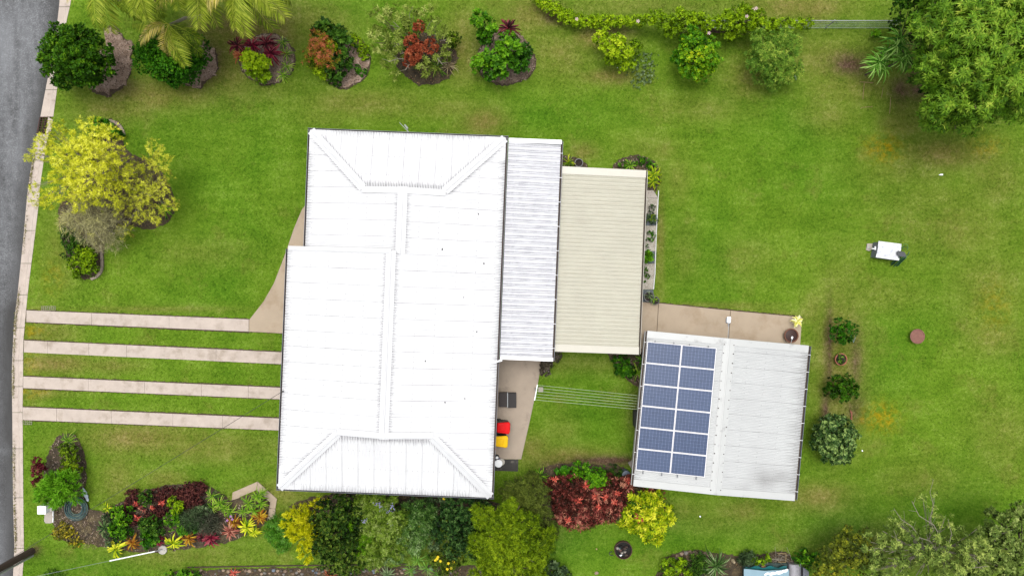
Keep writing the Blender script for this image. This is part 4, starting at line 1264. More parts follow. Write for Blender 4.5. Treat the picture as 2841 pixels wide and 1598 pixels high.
# bed with red cordylines and lime shrub
for (u, v, R, n, mt, lab) in ((660, 128, 30, 18, L_MAROON, 'dark red cordyline nearest the palms, at the left edge of its round bed'), (668, 155, 24, 14, L_RUST, 'brownish red cordyline with pale tips, left of the lime shrub'),
                          (702, 128, 28, 18, L_MAGENTA, 'crimson cordyline above the lime shrub in the round bed'), (742, 122, 30, 20, L_MAROON, 'dark red cordyline between the lime shrub and the strap leaf clumps'), (752, 150, 30, 18, L_MAGENTA, 'crimson brown cordyline on the right of the lime shrub')):
    rosette('cordyline', lab, 'cordyline', u, v, .7, R * 1.2, n + 10, .15, mt, .5, 'red cordylines in the round bed by the palms')
plant('lime_shrub', 'lime green shrub with cream flowers among red cordylines', 'shrub', [(690, 162, 24, 1.0, .1), (708, 168, 22, 1.0, .05), (728, 172, 22, .9, .1), (700, 190, 26, .7, -.1), (722, 198, 26, .5, -.2), (735, 215, 18, .4, -.25)], 'broad', L_LIME, z=.8)
for i, (u, v) in enumerate(((785, 120), (795, 150), (797, 185), (785, 210))):
    rosette('strap_leaf_clump', 'green strap leaf clump, %s in the row along the right of the round bed' % ('first', 'second', 'third', 'last')[i], 'plant', u, v, .2, 27, 16, .09, L_STRAP, .5, 'strap leaf clumps in the round bed')
# mulch bed with rusty green shrub
plant('dark_leafy_shrub', 'dark green leafy shrub behind the rust coloured shrub', 'shrub', [(900, 92, 36, 1.2), (935, 100, 34), (955, 130, 32, .8), (950, 165, 34, .7), (930, 195, 30, .6), (905, 80, 22)], 'broad', L_MID, z=.9, tint_top=.2, base_tint=.15)
plant('rusty_croton', 'rust and lime coloured croton in the fourth bed from the road', 'shrub', [(890, 115, 34, 1.3, .1), (880, 145, 38, 1.3, .2), (905, 155, 34, 1.4, .25), (870, 165, 26, 1.0, -.2)], 'croton', L_RUSTMIX, z=1.2, scale=.85, base_tint=.2, tn=.28, wild=.15, W=.045)
plant('lime_croton', 'lime yellow leaved shrub below the rust coloured croton', 'shrub', [(888, 185, 24, .8), (895, 205, 18, .5), (868, 178, 20, .6), (915, 130, 18, 1.3)], 'croton', L_LIME, z=.8, scale=.8)
plant('ground_cover', 'yellow green ground cover along the dark edge of the mulch bed', 'plant', [(990, 118, 20), (1008, 138, 20), (1012, 158, 14), (975, 105, 14)], 'ground', L_LIME, z=.15, stems=False, flat=.4, base_tint=.2)
plant('moss_clump', 'dark green low clump on the pinkish mulch', 'plant', [(993, 195, 13), (1008, 203, 13)], 'ground', L_DARK2, z=.1, stems=False, flat=.5)
plant('ground_cover', 'dull green ground cover at the lower left of the mulch bed', 'plant', [(925, 222, 18), (938, 232, 12)], 'ground', L_MID, z=.1, stems=False, flat=.4, base_tint=.1)
# open shrub with red clumps and bare stems
fr = plant('open_shrub', 'open straggly shrub with pale green tufts and bare grey stems', 'shrub',
           [(1060, 48, 36, 1.6, .15), (1110, 42, 34, 1.7), (1048, 110, 30, 1.4, .2), (1055, 140, 18, 1.0, .2), (1090, 95, 28, 1.6), (1100, 130, 32, 1.5, -.1), (1185, 40, 26, 1.9, .1), (1212, 78, 30, 1.8), (1230, 110, 24, 1.5), (1085, 160, 32, 1.2), (1175, 185, 34, 1.1), (1215, 170, 34, 1.0, -.1), (1150, 60, 30, 1.5, -.1), (1130, 90, 30, 1.5, -.1), (1095, 210, 14, .7, .2), (1245, 140, 16)],
           'sparse', LM('pale_olive_foliage', [(56, 68, 20), (98, 116, 38), (134, 150, 62), (176, 184, 104)], k=.75), z=1.4, dens=1.25, base_tint=.36)
for (a, c) in (((1170, 150), (1090, 60)), ((1165, 150), (1135, 40)), ((1180, 140), (1195, 60)), ((1185, 145), (1215, 95)), ((1185, 150), (1240, 110)), ((1170, 160), (1092, 120)), ((1165, 170), (1080, 172)), ((1165, 175), (1125, 195)), ((1195, 150), (1228, 180)), ((1160, 165), (1110, 150)), ((1185, 130), (1172, 75)), ((1205, 120), (1210, 70))):
    p0, p1 = P(a[0], a[1], .3), P(c[0], c[1], 1.75)
    bare_branch(fr, [p0, p0.lerp(p1, .35) + Vector((.08, .05, .25)), p0.lerp(p1, .7) + Vector((-.05, .06, .2)), p1], .03, .014)
plant('red_shrub', 'rust red shrub clump in the middle of the open straggly shrub', 'shrub', [(1143, 122, 28, 1.6), (1148, 150, 28, 1.6), (1195, 132, 24, 1.5), (1163, 76, 18, 1.7), (1140, 168, 22, 1.4), (1165, 135, 22, 1.5)], 'small', L_RUST, z=1.7, base_tint=.3, dens=1.3)
plant('moss_ball', 'round mossy green ball shrub right of the red clump', 'shrub', [(1255, 112, 24, .5)], 'tight', L_OLIVE, z=.5, base_tint=.15, stems=False)
rosette('strap_leaf_clump', 'yellow green strap leaf clump below the rust red shrub', 'plant', 1210, 185, .25, 40, 22, .08, L_STRAP, .5, tints=(.2, .5, .9))
rosette('strap_leaf_clump', 'dry tipped strap leaf clump at the right of the straggly shrub', 'plant', 1245, 185, .2, 34, 16, .06, L_DRY, .6)
# bright shrub with maroon cordyline
plant('bright_shrub', 'bright green broad leaved shrub over a purple mulch crescent', 'shrub', [(1330, 55, 26, 1.7, .05), (1358, 72, 24, 1.6, .1), (1345, 100, 26, 1.2, -.2), (1400, 120, 34, 1.9, .1), (1425, 135, 32, 1.7), (1375, 160, 34, 1.6), (1335, 170, 28, 1.3, .15), (1400, 180, 36, 1.4, -.1), (1440, 170, 32, 1.0, -.25), (1365, 195, 30, 1.0, -.1), (1320, 190, 16, .8, .1), (1450, 150, 26, .7, -.3)], 'broad', L_BRIGHT, z=1.4, base_tint=.25)
rosette('cordyline', 'maroon cordyline at the top of the bright green shrub', 'cordyline', 1410, 80, 1.1, 36, 30, .17, L_MAROON, .35)
rosette('cordyline', 'small maroon cordyline half hidden beneath the bright green shrub', 'cordyline', 1350, 95, .8, 16, 12, .2, L_MAROON, .35)
# row of shrubs under the vine
plant('variegated_shrub', 'yellow green shrub standing alone, with white scraps below it', 'shrub', [(1665, 105, 22, 1.2, .1), (1680, 88, 14, 1.2), (1692, 128, 30, 1.4, .1), (1722, 145, 32, 1.5, .15), (1738, 172, 26, 1.0), (1715, 118, 24, 1.5), (1760, 130, 22, .8, -.35), (1700, 165, 24, .9, -.1)], 'small', L_LIME, z=1.2, scale=1.2)
plant('leafy_shrub', 'bushy green and yellow shrub hanging below the vine', 'shrub', [(1925, 112, 40, 1.8, -.15), (1900, 145, 40, 1.6, -.05), (1960, 155, 42, 1.7), (1925, 175, 46, 1.7, .12), (1972, 130, 28, 1.3, -.1), (1905, 192, 26, 1.1), (1955, 195, 30, 1.2, .1), (1880, 160, 22, 1.0, -.25), (1932, 212, 18, .9, .1)], 'vine', LM('citrus_foliage', [(26, 74, 4), (66, 124, 10), (116, 160, 16), (176, 188, 20)], k=.68), z=1.5)
plant('soft_shrub', 'soft grey green shrub at the right end of the row below the vine', 'shrub', [(2108, 116, 32, 1.6), (2165, 110, 32, 1.7), (2200, 130, 28, 1.4, .1), (2130, 160, 44, 1.7), (2185, 172, 42, 1.7, .05), (2095, 175, 26, 1.2), (2150, 205, 40, 1.3, .05), (2195, 205, 32, 1.2, .2), (2115, 205, 26, .9), (2150, 235, 20, .6), (2080, 150, 12, 1.0)], 'fern', LM('soft_green_foliage', [(38, 74, 14), (80, 122, 32), (122, 156, 52), (174, 190, 76)], k=.74), z=1.5, scale=.62, dens=1.5, wild=.15, tn=.18)
plant('grey_ground_plant', 'thin grey green plant creeping over the lawn below the lone shrub', 'plant', [(1790, 175, 34, .1), (1775, 215, 34, .1), (1800, 215, 20, .1)], 'ground', L_GREYG, z=.08, flat=.3, stems=False, dens=.28, base_tint=.5)
# scraps under the lone shrub
M_SCRAPW = mat('white_scrap', (0.62, 0.64, 0.66, 1), 0.6, 0.05)
WF = ((1730, 186), (1722, 187), (1714, 188), (1747, 175), (1757, 187), (1744, 162))
for i, (u, v) in enumerate(WF):
    p = P(u, v, .75); b = MB(); b.add([p + Vector((random.uniform(-.05, .05), random.uniform(-.05, .05), random.uniform(0, .04))) for _ in range(4)], [(0, 1, 2), (0, 2, 3), (0, 3, 1)])
    setp(b.build('white_petal', M_SCRAPW, base=p), 'tiny white flower low on the yellow green lone shrub, %s' % rank(i, WF), 'flower', 'white flowers on the lone shrub')

# ------------------------------------------------------------------ wire fence with vine
M_GALV = mat('galvanised_pipe', S(190, 194, 198, .5), 0.45, 0.1, metal=.3)
M_WIRE = mat('galvanised_wire', S(176, 184, 188, .5), 0.5, 0.1)
fence = thing('wire_fence', 'galvanised pipe and wire mesh fence along the top boundary', 'fence', P(2100, 78, 0))
FT = 1.0
us = [1700, 1945, 2290, 2478, 2680]
fb = lambda u: P(u, 80 if u > 1650 else 80, 0)
for u in (1945, 2290, 2468):
    p = fb(u)
    p = P(u + (1420.5 - u) * .0, 79, 0)
    MB().tube([(p.x, p.y, -.1), (p.x, p.y, FT + .02)], .028, 8).lathe((p.x, p.y, FT + .02), [(.036, 0), (.036, .03), (.015, .05)], 8).build('post', M_GALV, fence)
a_, c_ = P(1905, 79, 0), P(2476, 79, 0)
for z, r_ in ((FT, .022), (.03, .010), (.28, .006), (.52, .006), (.76, .006)):
    MB().tube([(a_.x, a_.y, z), (c_.x, c_.y, z)], r_, 5).build('rail' if r_ > .02 else 'wire', M_GALV if r_ > .02 else M_WIRE, fence)
b = MB()
nw = 300
for k in range(nw):
    x = a_.x + (c_.x - a_.x) * k / nw
    b.add([(x, a_.y - .003, .02), (x + .004, a_.y - .003, .02), (x + .11, a_.y - .003, FT), (x + .106, a_.y - .003, FT), (x + .11, a_.y + .003, .02), (x + .114, a_.y + .003, .02), (x + .004, a_.y + .003, FT), (x, a_.y + .003, FT)], [(0, 1, 2, 3), (4, 5, 6, 7)])
o = b.build('wire_mesh', M_WIRE, fence); o['kind'] = 'stuff'
vl = [(1488, -4, 13, .5), (1500, 8, 14), (1518, 18, 15), (1538, 28, 16), (1556, 38, 16), (1576, 48, 17), (1600, 56, 17), (1625, 60, 16), (1650, 57, 16), (1675, 58, 15), (1700, 59, 15), (1725, 60, 15), (1750, 60, 14), (1775, 60, 14)]
plant('low_vine', 'low yellow green vine running along the left end of the fence', 'vine', [(u, v, r, .6) for (u, v, r, *_) in [(a_, b_, c_ + 4) for (a_, b_, c_, *_) in vl]], 'ground', L_LIME, z=.6, flat=.7, scale=1.25, base_tint=.3)
plant('fence_vine', 'sprawling yellow green vine smothering the middle of the fence', 'vine',
      [(1800, 58, 24), (1825, 50, 22), (1850, 66, 26, 1.2, -.05), (1880, 50, 30, 1.5), (1905, 62, 32, 1.5), (1935, 55, 30, 1.5), (1870, 88, 26, 1.1, -.1), (1955, 70, 26, 1.3), (1920, 92, 30, 1.2, -.1), (1990, 62, 20, 1.2), (2015, 58, 28, 1.4), (2045, 45, 30, 1.5), (2070, 62, 36, 1.5), (2050, 85, 28, 1.1, -.1), (2020, 100, 22, .9), (2100, 50, 28, 1.5), (2120, 72, 30, 1.3), (2095, 90, 24, 1.0, -.1), (2155, 68, 22), (2185, 70, 22), (2215, 65, 20), (2245, 66, 15), (2060, 20, 12, 1.4), (2080, 28, 12, 1.3)], 'vine', L_LIME, z=1.2, base_tint=.2)
M_FLOWER = mat('pale_pink_flower', S(226, 196, 200, .6), 0.6, 0.1)
PF = ((2090, 28), (2098, 24), (2072, 46), (1600, 54), (1770, 60), (1967, 93))
for i, (u, v) in enumerate(PF):
    p = P(u, v, 1.7); b = MB()
    for k in range(5):
        a0 = k * 1.257
        b.add([p, p + Vector((.07 * math.cos(a0 - .4), .07 * math.sin(a0 - .4), .02)), p + Vector((.10 * math.cos(a0), .10 * math.sin(a0), .0)), p + Vector((.07 * math.cos(a0 + .4), .07 * math.sin(a0 + .4), .02))], [(0, 1, 2, 3)])
    setp(b.build('flower', M_FLOWER, base=p), 'pale pink trumpet flower on the fence vine, %s' % rank(i, PF), 'flower', 'pale flowers on the fence vine')

# ------------------------------------------------------------------ mango tree, rhapis palms
plant('dark_tree', 'dark green tree tucked behind the left side of the mango tree', 'tree', [(2520, 30, 46, 3.0), (2540, 80, 36, 2.6), (2560, -10, 45, 3.2), (2500, 0, 28, 2.8), (2570, 250, 26, 1.4, -.2), (2560, 130, 24, 1.6, -.2), (2545, 180, 20, 1.2, -.2), (2480, 70, 22, 1.2, -.1)], 'small', L_DARK, z=2.8, dens=.8, base_tint=.22)
plant('mango_tree', 'large spreading mango tree at the top right corner', 'tree',
      [(2592, 85, 66, 4.6), (2650, 30, 72, 5.2), (2610, 185, 72, 4.6), (2575, 205, 46, 3.8), (2690, 110, 84, 5.8), (2760, 30, 80, 5.8), (2700, 200, 80, 5.6), (2790, 130, 84, 6.0), (2645, 270, 70, 4.8), (2600, 300, 50, 4.0), (2735, 285, 66, 5.0), (2800, 235, 76, 5.6), (2820, 300, 48, 4.6), (2690, 338, 36, 4.0), (2620, 342, 30, 3.6), (2570, 345, 20, 3.2), (2850, 60, 80, 5.8), (2860, 190, 70, 5.6), (2560, 165, 26, 4.0), (2900, 120, 80, 5.4), (2720, -50, 80, 5.4), (2820, -50, 80, 5.4), (2600, -20, 60, 4.6), (2870, 290, 40, 4.6)], 'mango', L_MANGO, z=5, trunk=(2650, 170), trunk_r=.26)
def rhapis(u, v, z, R, lab):
    root = thing('small_palm', lab, 'palm', P(u, v, z).xy.to_3d(), 'small fan palms beside the mango tree')
    c = P(u, v, z); rr = random.Random(u)
    MB().tube([(c.x, c.y, -.05), (c.x, c.y, z)], [.05, .035], 6).build('trunk', M_TRUNK, root)
    for k in range(3):
        a = k * 2.1 + rr.random()
        cc = (u + math.cos(a) * R * .25, v + math.sin(a) * R * .25)
        rosette('leaf', None, None, cc[0], cc[1], z + .05 * k, R * 1.0, 15, .11, L_FAN, .6, parent=root, tall=.8)
L_FAN = LM('fan_palm_leaf', [(34, 78, 10), (72, 124, 28), (106, 156, 52), (150, 184, 96)], k=.8)
for i, (u, v, z, R) in enumerate(((2438, 186, 1.3, 46), (2492, 118, 1.6, 46), (2505, 162, 1.4, 42), (2462, 150, 1.2, 36))):
    rhapis(u, v, z, R, 'small fan palm by the mango tree, %s' % ('lowest of the four', 'topmost of the four', 'the one touching the mango leaves', 'the darker one between its neighbours')[i])
plant('leaf_tuft', 'bright green seedling by the dark tree below the fence end', 'plant', [(2428, 96, 12, .4), (2438, 92, 8, .4)], 'broad', L_BRIGHT, z=.4)

# ------------------------------------------------------------------ palms along the top left edge
def frond_mesh(L, droop, tint, nl=48, seed=0, wl=.31, key=''):
    rr = random.Random(seed)
    V, F, T = [], [], []
    def quad(p, tn):
        k = len(V); V.extend(p); F.append((k, k + 1, k + 2, k + 3)); T.append(tn)
    pt = lambda s: Vector((L * s * (1 - .28 * droop * s), 0, L * (.30 * s - (.30 + .62 * droop) * s * s)))
    for i in range(10):
        s0, s1 = i / 10, (i + 1) / 10
        a, c = pt(s0), pt(s1); w0 = .016 * (1 - s0) + .004; w1 = .016 * (1 - s1) + .004
        quad([a + Vector((0, -w0, .01)), c + Vector((0, -w1, .01)), c + Vector((0, w1, .01)), a + Vector((0, w0, .01))], .72)
    for i in range(nl):
        s = .10 + .88 * i / nl
        p = pt(s); tg = (pt(min(1, s + .03)) - pt(s - .03)).normalized()
        ll = L * wl * (math.sin(math.pi * (.12 + .80 * s)) ** .7)
        for sd in (-1, 1):
            d = (tg * rr.uniform(.55, .9) + Vector((0, sd, 0)) + Vector((0, 0, -.25 - rr.uniform(0, .5) * droop))).normalized()
            l2 = ll * rr.uniform(.8, 1.1)
            wv = tg * .022 * L / 2
            tip = p + d * l2 + Vector((0, 0, -.15 * l2))
            m_ = p + d * l2 * .5
            quad([p, m_ + wv, tip, m_ - wv], min(1, max(0, tint + rr.uniform(-.22, .22))))
    return np_mesh('frond', np.array([tuple(v) for v in V]), F, face_attr={'tint': T})
FR = [frond_mesh(2.6, .75, .38, seed=1), frond_mesh(2.6, 1.0, .18, seed=2), frond_mesh(2.6, .55, .6, seed=3), frond_mesh(2.6, 1.15, .85, seed=4)]
for i, m_ in enumerate(FR): m_.materials.append(L_PALMY if i == 3 else L_PALM)
def palm(label, u, v, z, n, scale, foot, ang=None, name='palm_tree'):
    c = P(u, v, z); f = P(foot[0], foot[1], 0)
    rr = random.Random(int(u + v * 3))
    root = thing(name, label, 'palm tree', (f.x, f.y, 0))
    mid = f.lerp(c, .5); mid.z = z * .55
    MB().tube([(f.x, f.y, -.1), mid, c - Vector((0, 0, .1))], [.11, .085, .07], 8).build('trunk', M_GREYTWIG, root)
    for i in range(n):
        a = (i * 2.39996 + rr.uniform(-.2, .2)) if ang is None else math.radians(ang[i])
        o = bpy.data.objects.new('frond', FR[(i + (i // 4)) % 4])
        o.parent = root
        o.location = c - Vector((f.x, f.y, 0))
        k = scale * rr.uniform(.85, 1.12)
        o.rotation_euler = (rr.uniform(-.25, .25), rr.uniform(-.35, .25) + (.0 if i < n * .6 else -.4), a)
        o.scale = (k, k, k)
        COL.objects.link(o)
    return root
palm('leaning palm with a grey trunk drooping over the domed shrub', 468, 68, 3.4, 9, .78, (560, 44), ang=(-20, -45, -75, -110, -140, 175, 200, 150, -60))
palm('palm with yellow green fronds at the top edge nearest the road', 290, -62, 5.2, 18, .92, (330, 0))
palm('tall palm at the top edge, left of the leaning palm', 385, -75, 5.8, 18, .9, (430, 0))
palm('tall palm at the top edge, above the leaning grey trunk', 555, -66, 5.4, 17, .92, (560, -10))
palm('palm at the top edge furthest from the road, with long dry fronds', 672, -62, 5.6, 20, 1.0, (660, 0))
palm('palm mostly beyond the top edge, right above the first tall palm', 470, -120, 6.2, 14, 1.0, (500, -40))

# ------------------------------------------------------------------ yellow tree bed by the road
plant('yellow_tree', 'feathery bright yellow tree beside the road', 'tree',
      [(255, 385, 56, 3.8, .12), (300, 395, 46, 3.6, .15), (225, 420, 56, 3.8, .1), (165, 425, 46, 3.0), (270, 440, 60, 4.0, .1), (200, 470, 56, 3.6, .05), (330, 460, 44, 3.4, -.1), (250, 500, 62, 3.8, .12), (180, 520, 50, 3.2, .05), (300, 530, 50, 3.4), (360, 500, 50, 3.0, -.15), (130, 395, 26, 2.8, .05), (100, 425, 22, 2.6), (80, 440, 14, 2.4), (140, 555, 30, 2.6, -.02), (100, 560, 20, 2.4, -.05), (95, 520, 16, 2.4), (230, 555, 40, 3.0, .05), (160, 360, 30, 2.6, -.1), (110, 390, 16)], 'feather', L_YEL, z=3.3, trunk=(290, 480), trunk_r=.10, dens=.36, wild=.2, stem_mat=M_GREYTWIG)
plant('yellow_tree', 'paler thin yellow tree at the lawn side of the yellow tree', 'tree', [(430, 415, 30, 2.6), (445, 450, 34, 2.6, .05), (410, 465, 34, 2.4, -.2), (460, 485, 24, 2.2), (400, 530, 44, 2.6, -.1), (445, 540, 38, 2.4, .05), (390, 580, 36, 2.2, -.1), (430, 595, 30, 2.0), (475, 570, 20, 2.0, .1), (340, 570, 36, 2.2, -.15), (350, 640, 26, 1.2, -.1)], 'feather', LM('pale_yellow_foliage', [(96, 92, 44), (150, 154, 46), (190, 192, 56), (220, 218, 104)], k=1.0, trans=.3), z=2.4, trunk=(420, 540), dens=.32, wild=.2, stem_mat=M_GREYTWIG)
gs = plant('tangled_shrub', 'grey tangled half bare shrub below the yellow tree', 'shrub', [(215, 600, 44, 1.8, .15), (270, 600, 50, 1.8, -.05), (310, 620, 46, 1.6, -.1), (285, 655, 40, 1.2, -.1), (190, 625, 26, 1.3, .2), (240, 570, 40, 1.8, -.1), (320, 665, 30, .9, .05), (245, 650, 34, 1.2)], 'thin', LM('grey_straw_foliage', [(96, 90, 66), (146, 142, 104), (180, 176, 124), (190, 188, 84)], k=.78), z=1.5, dens=2.0, stem_mat=M_GREYTWIG)
for k in range(10):
    a = k * .63; p0 = P(262, 610, .5); p1 = P(262 + 70 * math.cos(a), 615 + 58 * math.sin(a), 1.9)
    bare_branch(gs, [p0, p0.lerp(p1, .5) + Vector((0, 0, .35)), p1], .018, .007)
plant('clipped_shrub', 'glossy yellow green low shrub at the bottom of the kerbside bed', 'shrub', [(245, 712, 30, .7, .1), (250, 745, 24, .6), (222, 735, 30, .6), (232, 700, 26), (215, 760, 16, .4)], 'tight', L_LIME, z=.6, scale=1.05, base_tint=.08)
plant('dark_shrub', 'dark low shrub between the grey tangled shrub and the glossy low shrub', 'shrub', [(190, 640, 24), (195, 670, 26), (215, 675, 24, .5), (195, 710, 20, .5, -.1), (185, 650, 18), (230, 670, 18, .5, .05)], 'small', L_MID, z=.6, base_tint=.1)
plant('leafy_clump', 'dark green leafy clump inside the curved edging above the yellow tree', 'plant', [(275, 350, 24), (300, 355, 22), (320, 368, 18), (262, 365, 18)], 'broad', L_DARK2, z=.4)
rosette('strap_leaf_clump', 'bright green grassy clump at the lawn edge under the yellow tree', 'plant', 458, 580, .3, 36, 24, .07, L_BRIGHT, .6)
M_EDGE = mat('edging_concrete', S(186, 170, 150, .45), 0.9, 0.2, 4, 50)
def edging(pts, wpx, z=.09, n=6):
    root = structure('garden_edging', P(*pts[0]))
    P_ = [Vector(P(*p)) for p in pts]
    for i in range(len(P_) - 1):
        a, c = P_[i], P_[i + 1]
        d = (c - a).normalized(); s_ = Vector((-d.y, d.x, 0)) * wpx / 106
        a2, c2 = a + d * .006, c - d * .006
        MB().prism([(a2 - s_)[:2], (c2 - s_)[:2], (c2 + s_)[:2], (a2 + s_)[:2]], -.08, z + random.uniform(-.006, .006)).build('edging_block', M_EDGE, root)
edging([(292, 336), (308, 337), (322, 341), (334, 350), (341, 361), (345, 376)], 8)
edging([(281, 680), (283, 700), (285, 722), (285, 742), (280, 757), (270, 768), (254, 775)], 7)

# ------------------------------------------------------------------ small bed by the letterbox slab
rosette('strap_leaf_clump', 'spiky green clump at the top of the bed below the driveway', 'plant', 190, 1222, .3, 34, 26, .06, L_STRAP, .6)
plant('yellow_green_shrub', 'yellow green small leaved shrub in the bed below the driveway', 'shrub', [(195, 1255, 24, .5, -.15), (200, 1282, 26, .7), (212, 1300, 22, .6, .05), (185, 1295, 20, .5, -.1), (180, 1245, 20, .4, -.2)], 'small', L_OLIVE, z=.6)
plant('maroon_shrub', 'maroon leaved shrub leaning toward the kerb', 'shrub', [(105, 1280, 17, .9), (110, 1300, 18, .9, .1), (100, 1318, 14, .8), (100, 1338, 11, .7)], 'croton', L_MAROON, z=.85, scale=.8)
plant('fern_shrub', 'bright green ferny shrub above the coiled hose', 'shrub', [(170, 1350, 42, .9), (140, 1355, 34, .8), (195, 1330, 32, .8, .05), (200, 1365, 30, .7), (160, 1385, 26, .6), (125, 1370, 22, .5, -.05), (150, 1325, 26, .7)], 'spike', LM('fern_green', [(50, 96, 6), (86, 146, 18), (118, 176, 34), (150, 196, 66)], k=.68), z=.8, scale=.75, dens=1.7)

# ------------------------------------------------------------------ big south west bed
def small(label, lobes, style, m_, z=.4, name='ground_shrub', **kw):
    kw.setdefault('wild', .16); kw.setdefault('tn', .2); kw.setdefault('jitter', .4)
    return plant(name, label, 'plant', lobes, style, m_, z=z, **kw)
small('purple ground cover at the left end of the long mixed bed', [(375, 1380, 26), (365, 1400, 22), (350, 1410, 16), (372, 1370, 16)], 'ground', L_PURPLE, .2, stems=False, flat=.5)
small('purple ground cover behind the coral flowers of the mixed bed', [(435, 1375, 24), (465, 1368, 26), (480, 1378, 18)], 'ground', L_PURPLE, .2, stems=False, flat=.5)
small('broad patch of purple ground cover at the top of the mixed bed', [(520, 1365, 30), (545, 1358, 24), (530, 1390, 30), (560, 1352, 20), (510, 1385, 24), (545, 1395, 18), (500, 1370, 18)], 'ground', L_PURPLE, .25, stems=False, flat=.5)
small('purple ground cover below the coral flowers', [(420, 1432, 24), (440, 1420, 20), (370, 1440, 20), (455, 1410, 18)], 'ground', L_PURPLE, .2, stems=False, flat=.5)
small('round fine leaved green shrub between two purple patches', [(405, 1380, 24)], 'tight', L_MID, .5, base_tint=.2)
small('bright green shrub left of the coral flowers', [(340, 1425, 26), (325, 1415, 18), (345, 1445, 20)], 'small', L_BRIGHT, .5)
small('leafy green shrub in the lower left of the mixed bed', [(330, 1470, 28), (345, 1480, 24), (320, 1455, 20)], 'small', L_BRIGHT, .5, base_tint=.12)
small('yellow green shrub in the middle of the mixed bed', [(485, 1395, 22), (500, 1405, 20), (490, 1415, 16)], 'small', L_LIME, .5, base_tint=.15)
small('bright green shrub right of the bed centre', [(480, 1440, 24), (495, 1455, 22), (485, 1425, 16)], 'small', L_BRIGHT, .5, base_tint=.25)
small('blue grey fine shrub in the middle of the mixed bed', [(520, 1445, 28), (550, 1440, 24), (535, 1430, 20)], 'thin', L_GREYG, .6, dens=3, base_tint=.05)
small('dark grey green shrub left of the orchid flowers', [(575, 1440, 26), (590, 1455, 24), (570, 1460, 20)], 'thin', LM('dark_grey_foliage', [(24, 28, 22), (52, 58, 44), (84, 88, 68), (120, 120, 100)], k=.65), .5, dens=3)
small('dark green ground shrub in the lower middle of the bed', [(410, 1465, 30), (430, 1450, 24), (440, 1475, 22), (400, 1450, 20)], 'small', L_MID, .4, base_tint=.12)
small('deep green leafy shrub above the first magenta rosette', [(415, 1490, 22), (410, 1505, 16), (425, 1500, 16)], 'broad', L_DARK2, .4)
small('green shrub with pale leaves at the far left of the mixed bed', [(300, 1430, 16), (305, 1480, 18), (310, 1500, 16)], 'small', L_GREYG, .4, base_tint=.1)
small('bright green shrub in the gap right of the bed centre', [(535, 1452, 16), (545, 1460, 14), (510, 1470, 18)], 'broad', L_DARK2, .4)
small('variegated pale green shrub near the strap leaves', [(565, 1412, 16), (580, 1418, 14), (545, 1410, 12)], 'broad', L_GREYG, .4, base_tint=.4, scale=.8)
for i, (u, v, R) in enumerate(((590, 1375, 30), (612, 1395, 30), (590, 1405, 28), (622, 1410, 28), (640, 1420, 26))):
    rosette('strap_leaf_clump', 'long strap leaf clump left of the bent path, %s' % ('topmost of five', 'second of five', 'third of five, lying furthest left', 'fourth of five', 'lowest of five')[i], 'plant', u, v, .35, R, 16, .09, L_STRAP, .6, 'strap leaf clumps left of the bent path')
for i, (u, v, R) in enumerate(((715, 1375, 30), (690, 1395, 30), (725, 1395, 28), (705, 1415, 28), (675, 1418, 24), (730, 1365, 20))):
    rosette('strap_leaf_clump', 'lush strap leaf clump inside the bent path, %s' % ('topmost of six', 'at its left side', 'at its right side', 'lowest of six', 'outside its left end', 'tucked in the top right corner')[i], 'plant', u, v, .45, R, 18, .10, L_STRAP, .6, 'strap leaf clumps inside the bent path', tints=(.35, .6, .8))
BRO = [(322, 1520, 33, L_GOLD, 'yellow bromeliad at the left end of the bed front row'), (368, 1505, 27, L_ORANGE, 'brownish bromeliad beside the leftmost yellow one'), (440, 1497, 20, L_MAGENTA, 'small magenta bromeliad above the white disc'), (481, 1505, 31, L_GOLD, 'yellow bromeliad just right of the white disc'),
       (526, 1492, 29, L_ORANGE, 'orange brown bromeliad between yellow and magenta ones'), (586, 1490, 33, L_MAGENTA, 'large magenta centred bromeliad in the bed front row'), (560, 1488, 20, L_MAROON, 'dark red bromeliad touching the large magenta one'), (640, 1470, 30, L_PINK, 'pink tipped bromeliad right of the large magenta one'), (686, 1462, 33, L_GOLD, 'bright yellow bromeliad below the bent path'), (722, 1432, 30, L_ORANGE, 'orange bromeliad under the right arm of the bent path'), (705, 1475, 22, L_GOLD, 'small yellow bromeliad at the right end of the front row'), (650, 1450, 26, L_ORANGE, 'brown bromeliad left of the bright yellow one')]
for (u, v, R, m_, lab) in BRO:
    rosette('bromeliad', lab, 'bromeliad', u, v, .28, R, 22, .19, m_, .35, 'bromeliads along the mixed bed front')
for i, (u, v, R) in enumerate(((377, 1396, 11), (449, 1396, 13), (421, 1408, 10), (381, 1438, 13), (390, 1410, 10), (400, 1415, 10))):
    rosette('coral_plant', 'coral red leaved rosette in the mixed bed, %s' % ('by the round green shrub', 'furthest right of its group', 'in the middle of its group', 'lowest and most orange', 'left of the middle one', 'smallest of its group')[i], 'plant', u, v, .35, R, 9, .32, L_CORAL if i in (0, 1, 2, 3) else L_CROTON, .4, 'coral rosettes in the mixed bed')
rosette('agave', 'dark green agave at the left end of the mixed bed', 'agave', 293, 1462, .35, 34, 26, .13, L_AGAVE, .5)
rosette('agave', 'pale green agave half hidden above the dark agave', 'agave', 300, 1410, .3, 22, 12, .16, L_GOLD, .5)
small('yellow speckled weeds on the bare soil right of the hose', [(180, 1470, 26), (200, 1490, 22), (160, 1480, 18), (215, 1505, 16), (175, 1455, 14)], 'ground', LM('weed_foliage', [(54, 60, 20), (96, 98, 34), (150, 136, 40), (206, 190, 40)], k=.65), .08, stems=False, flat=.4, dens=.8, name='weeds')
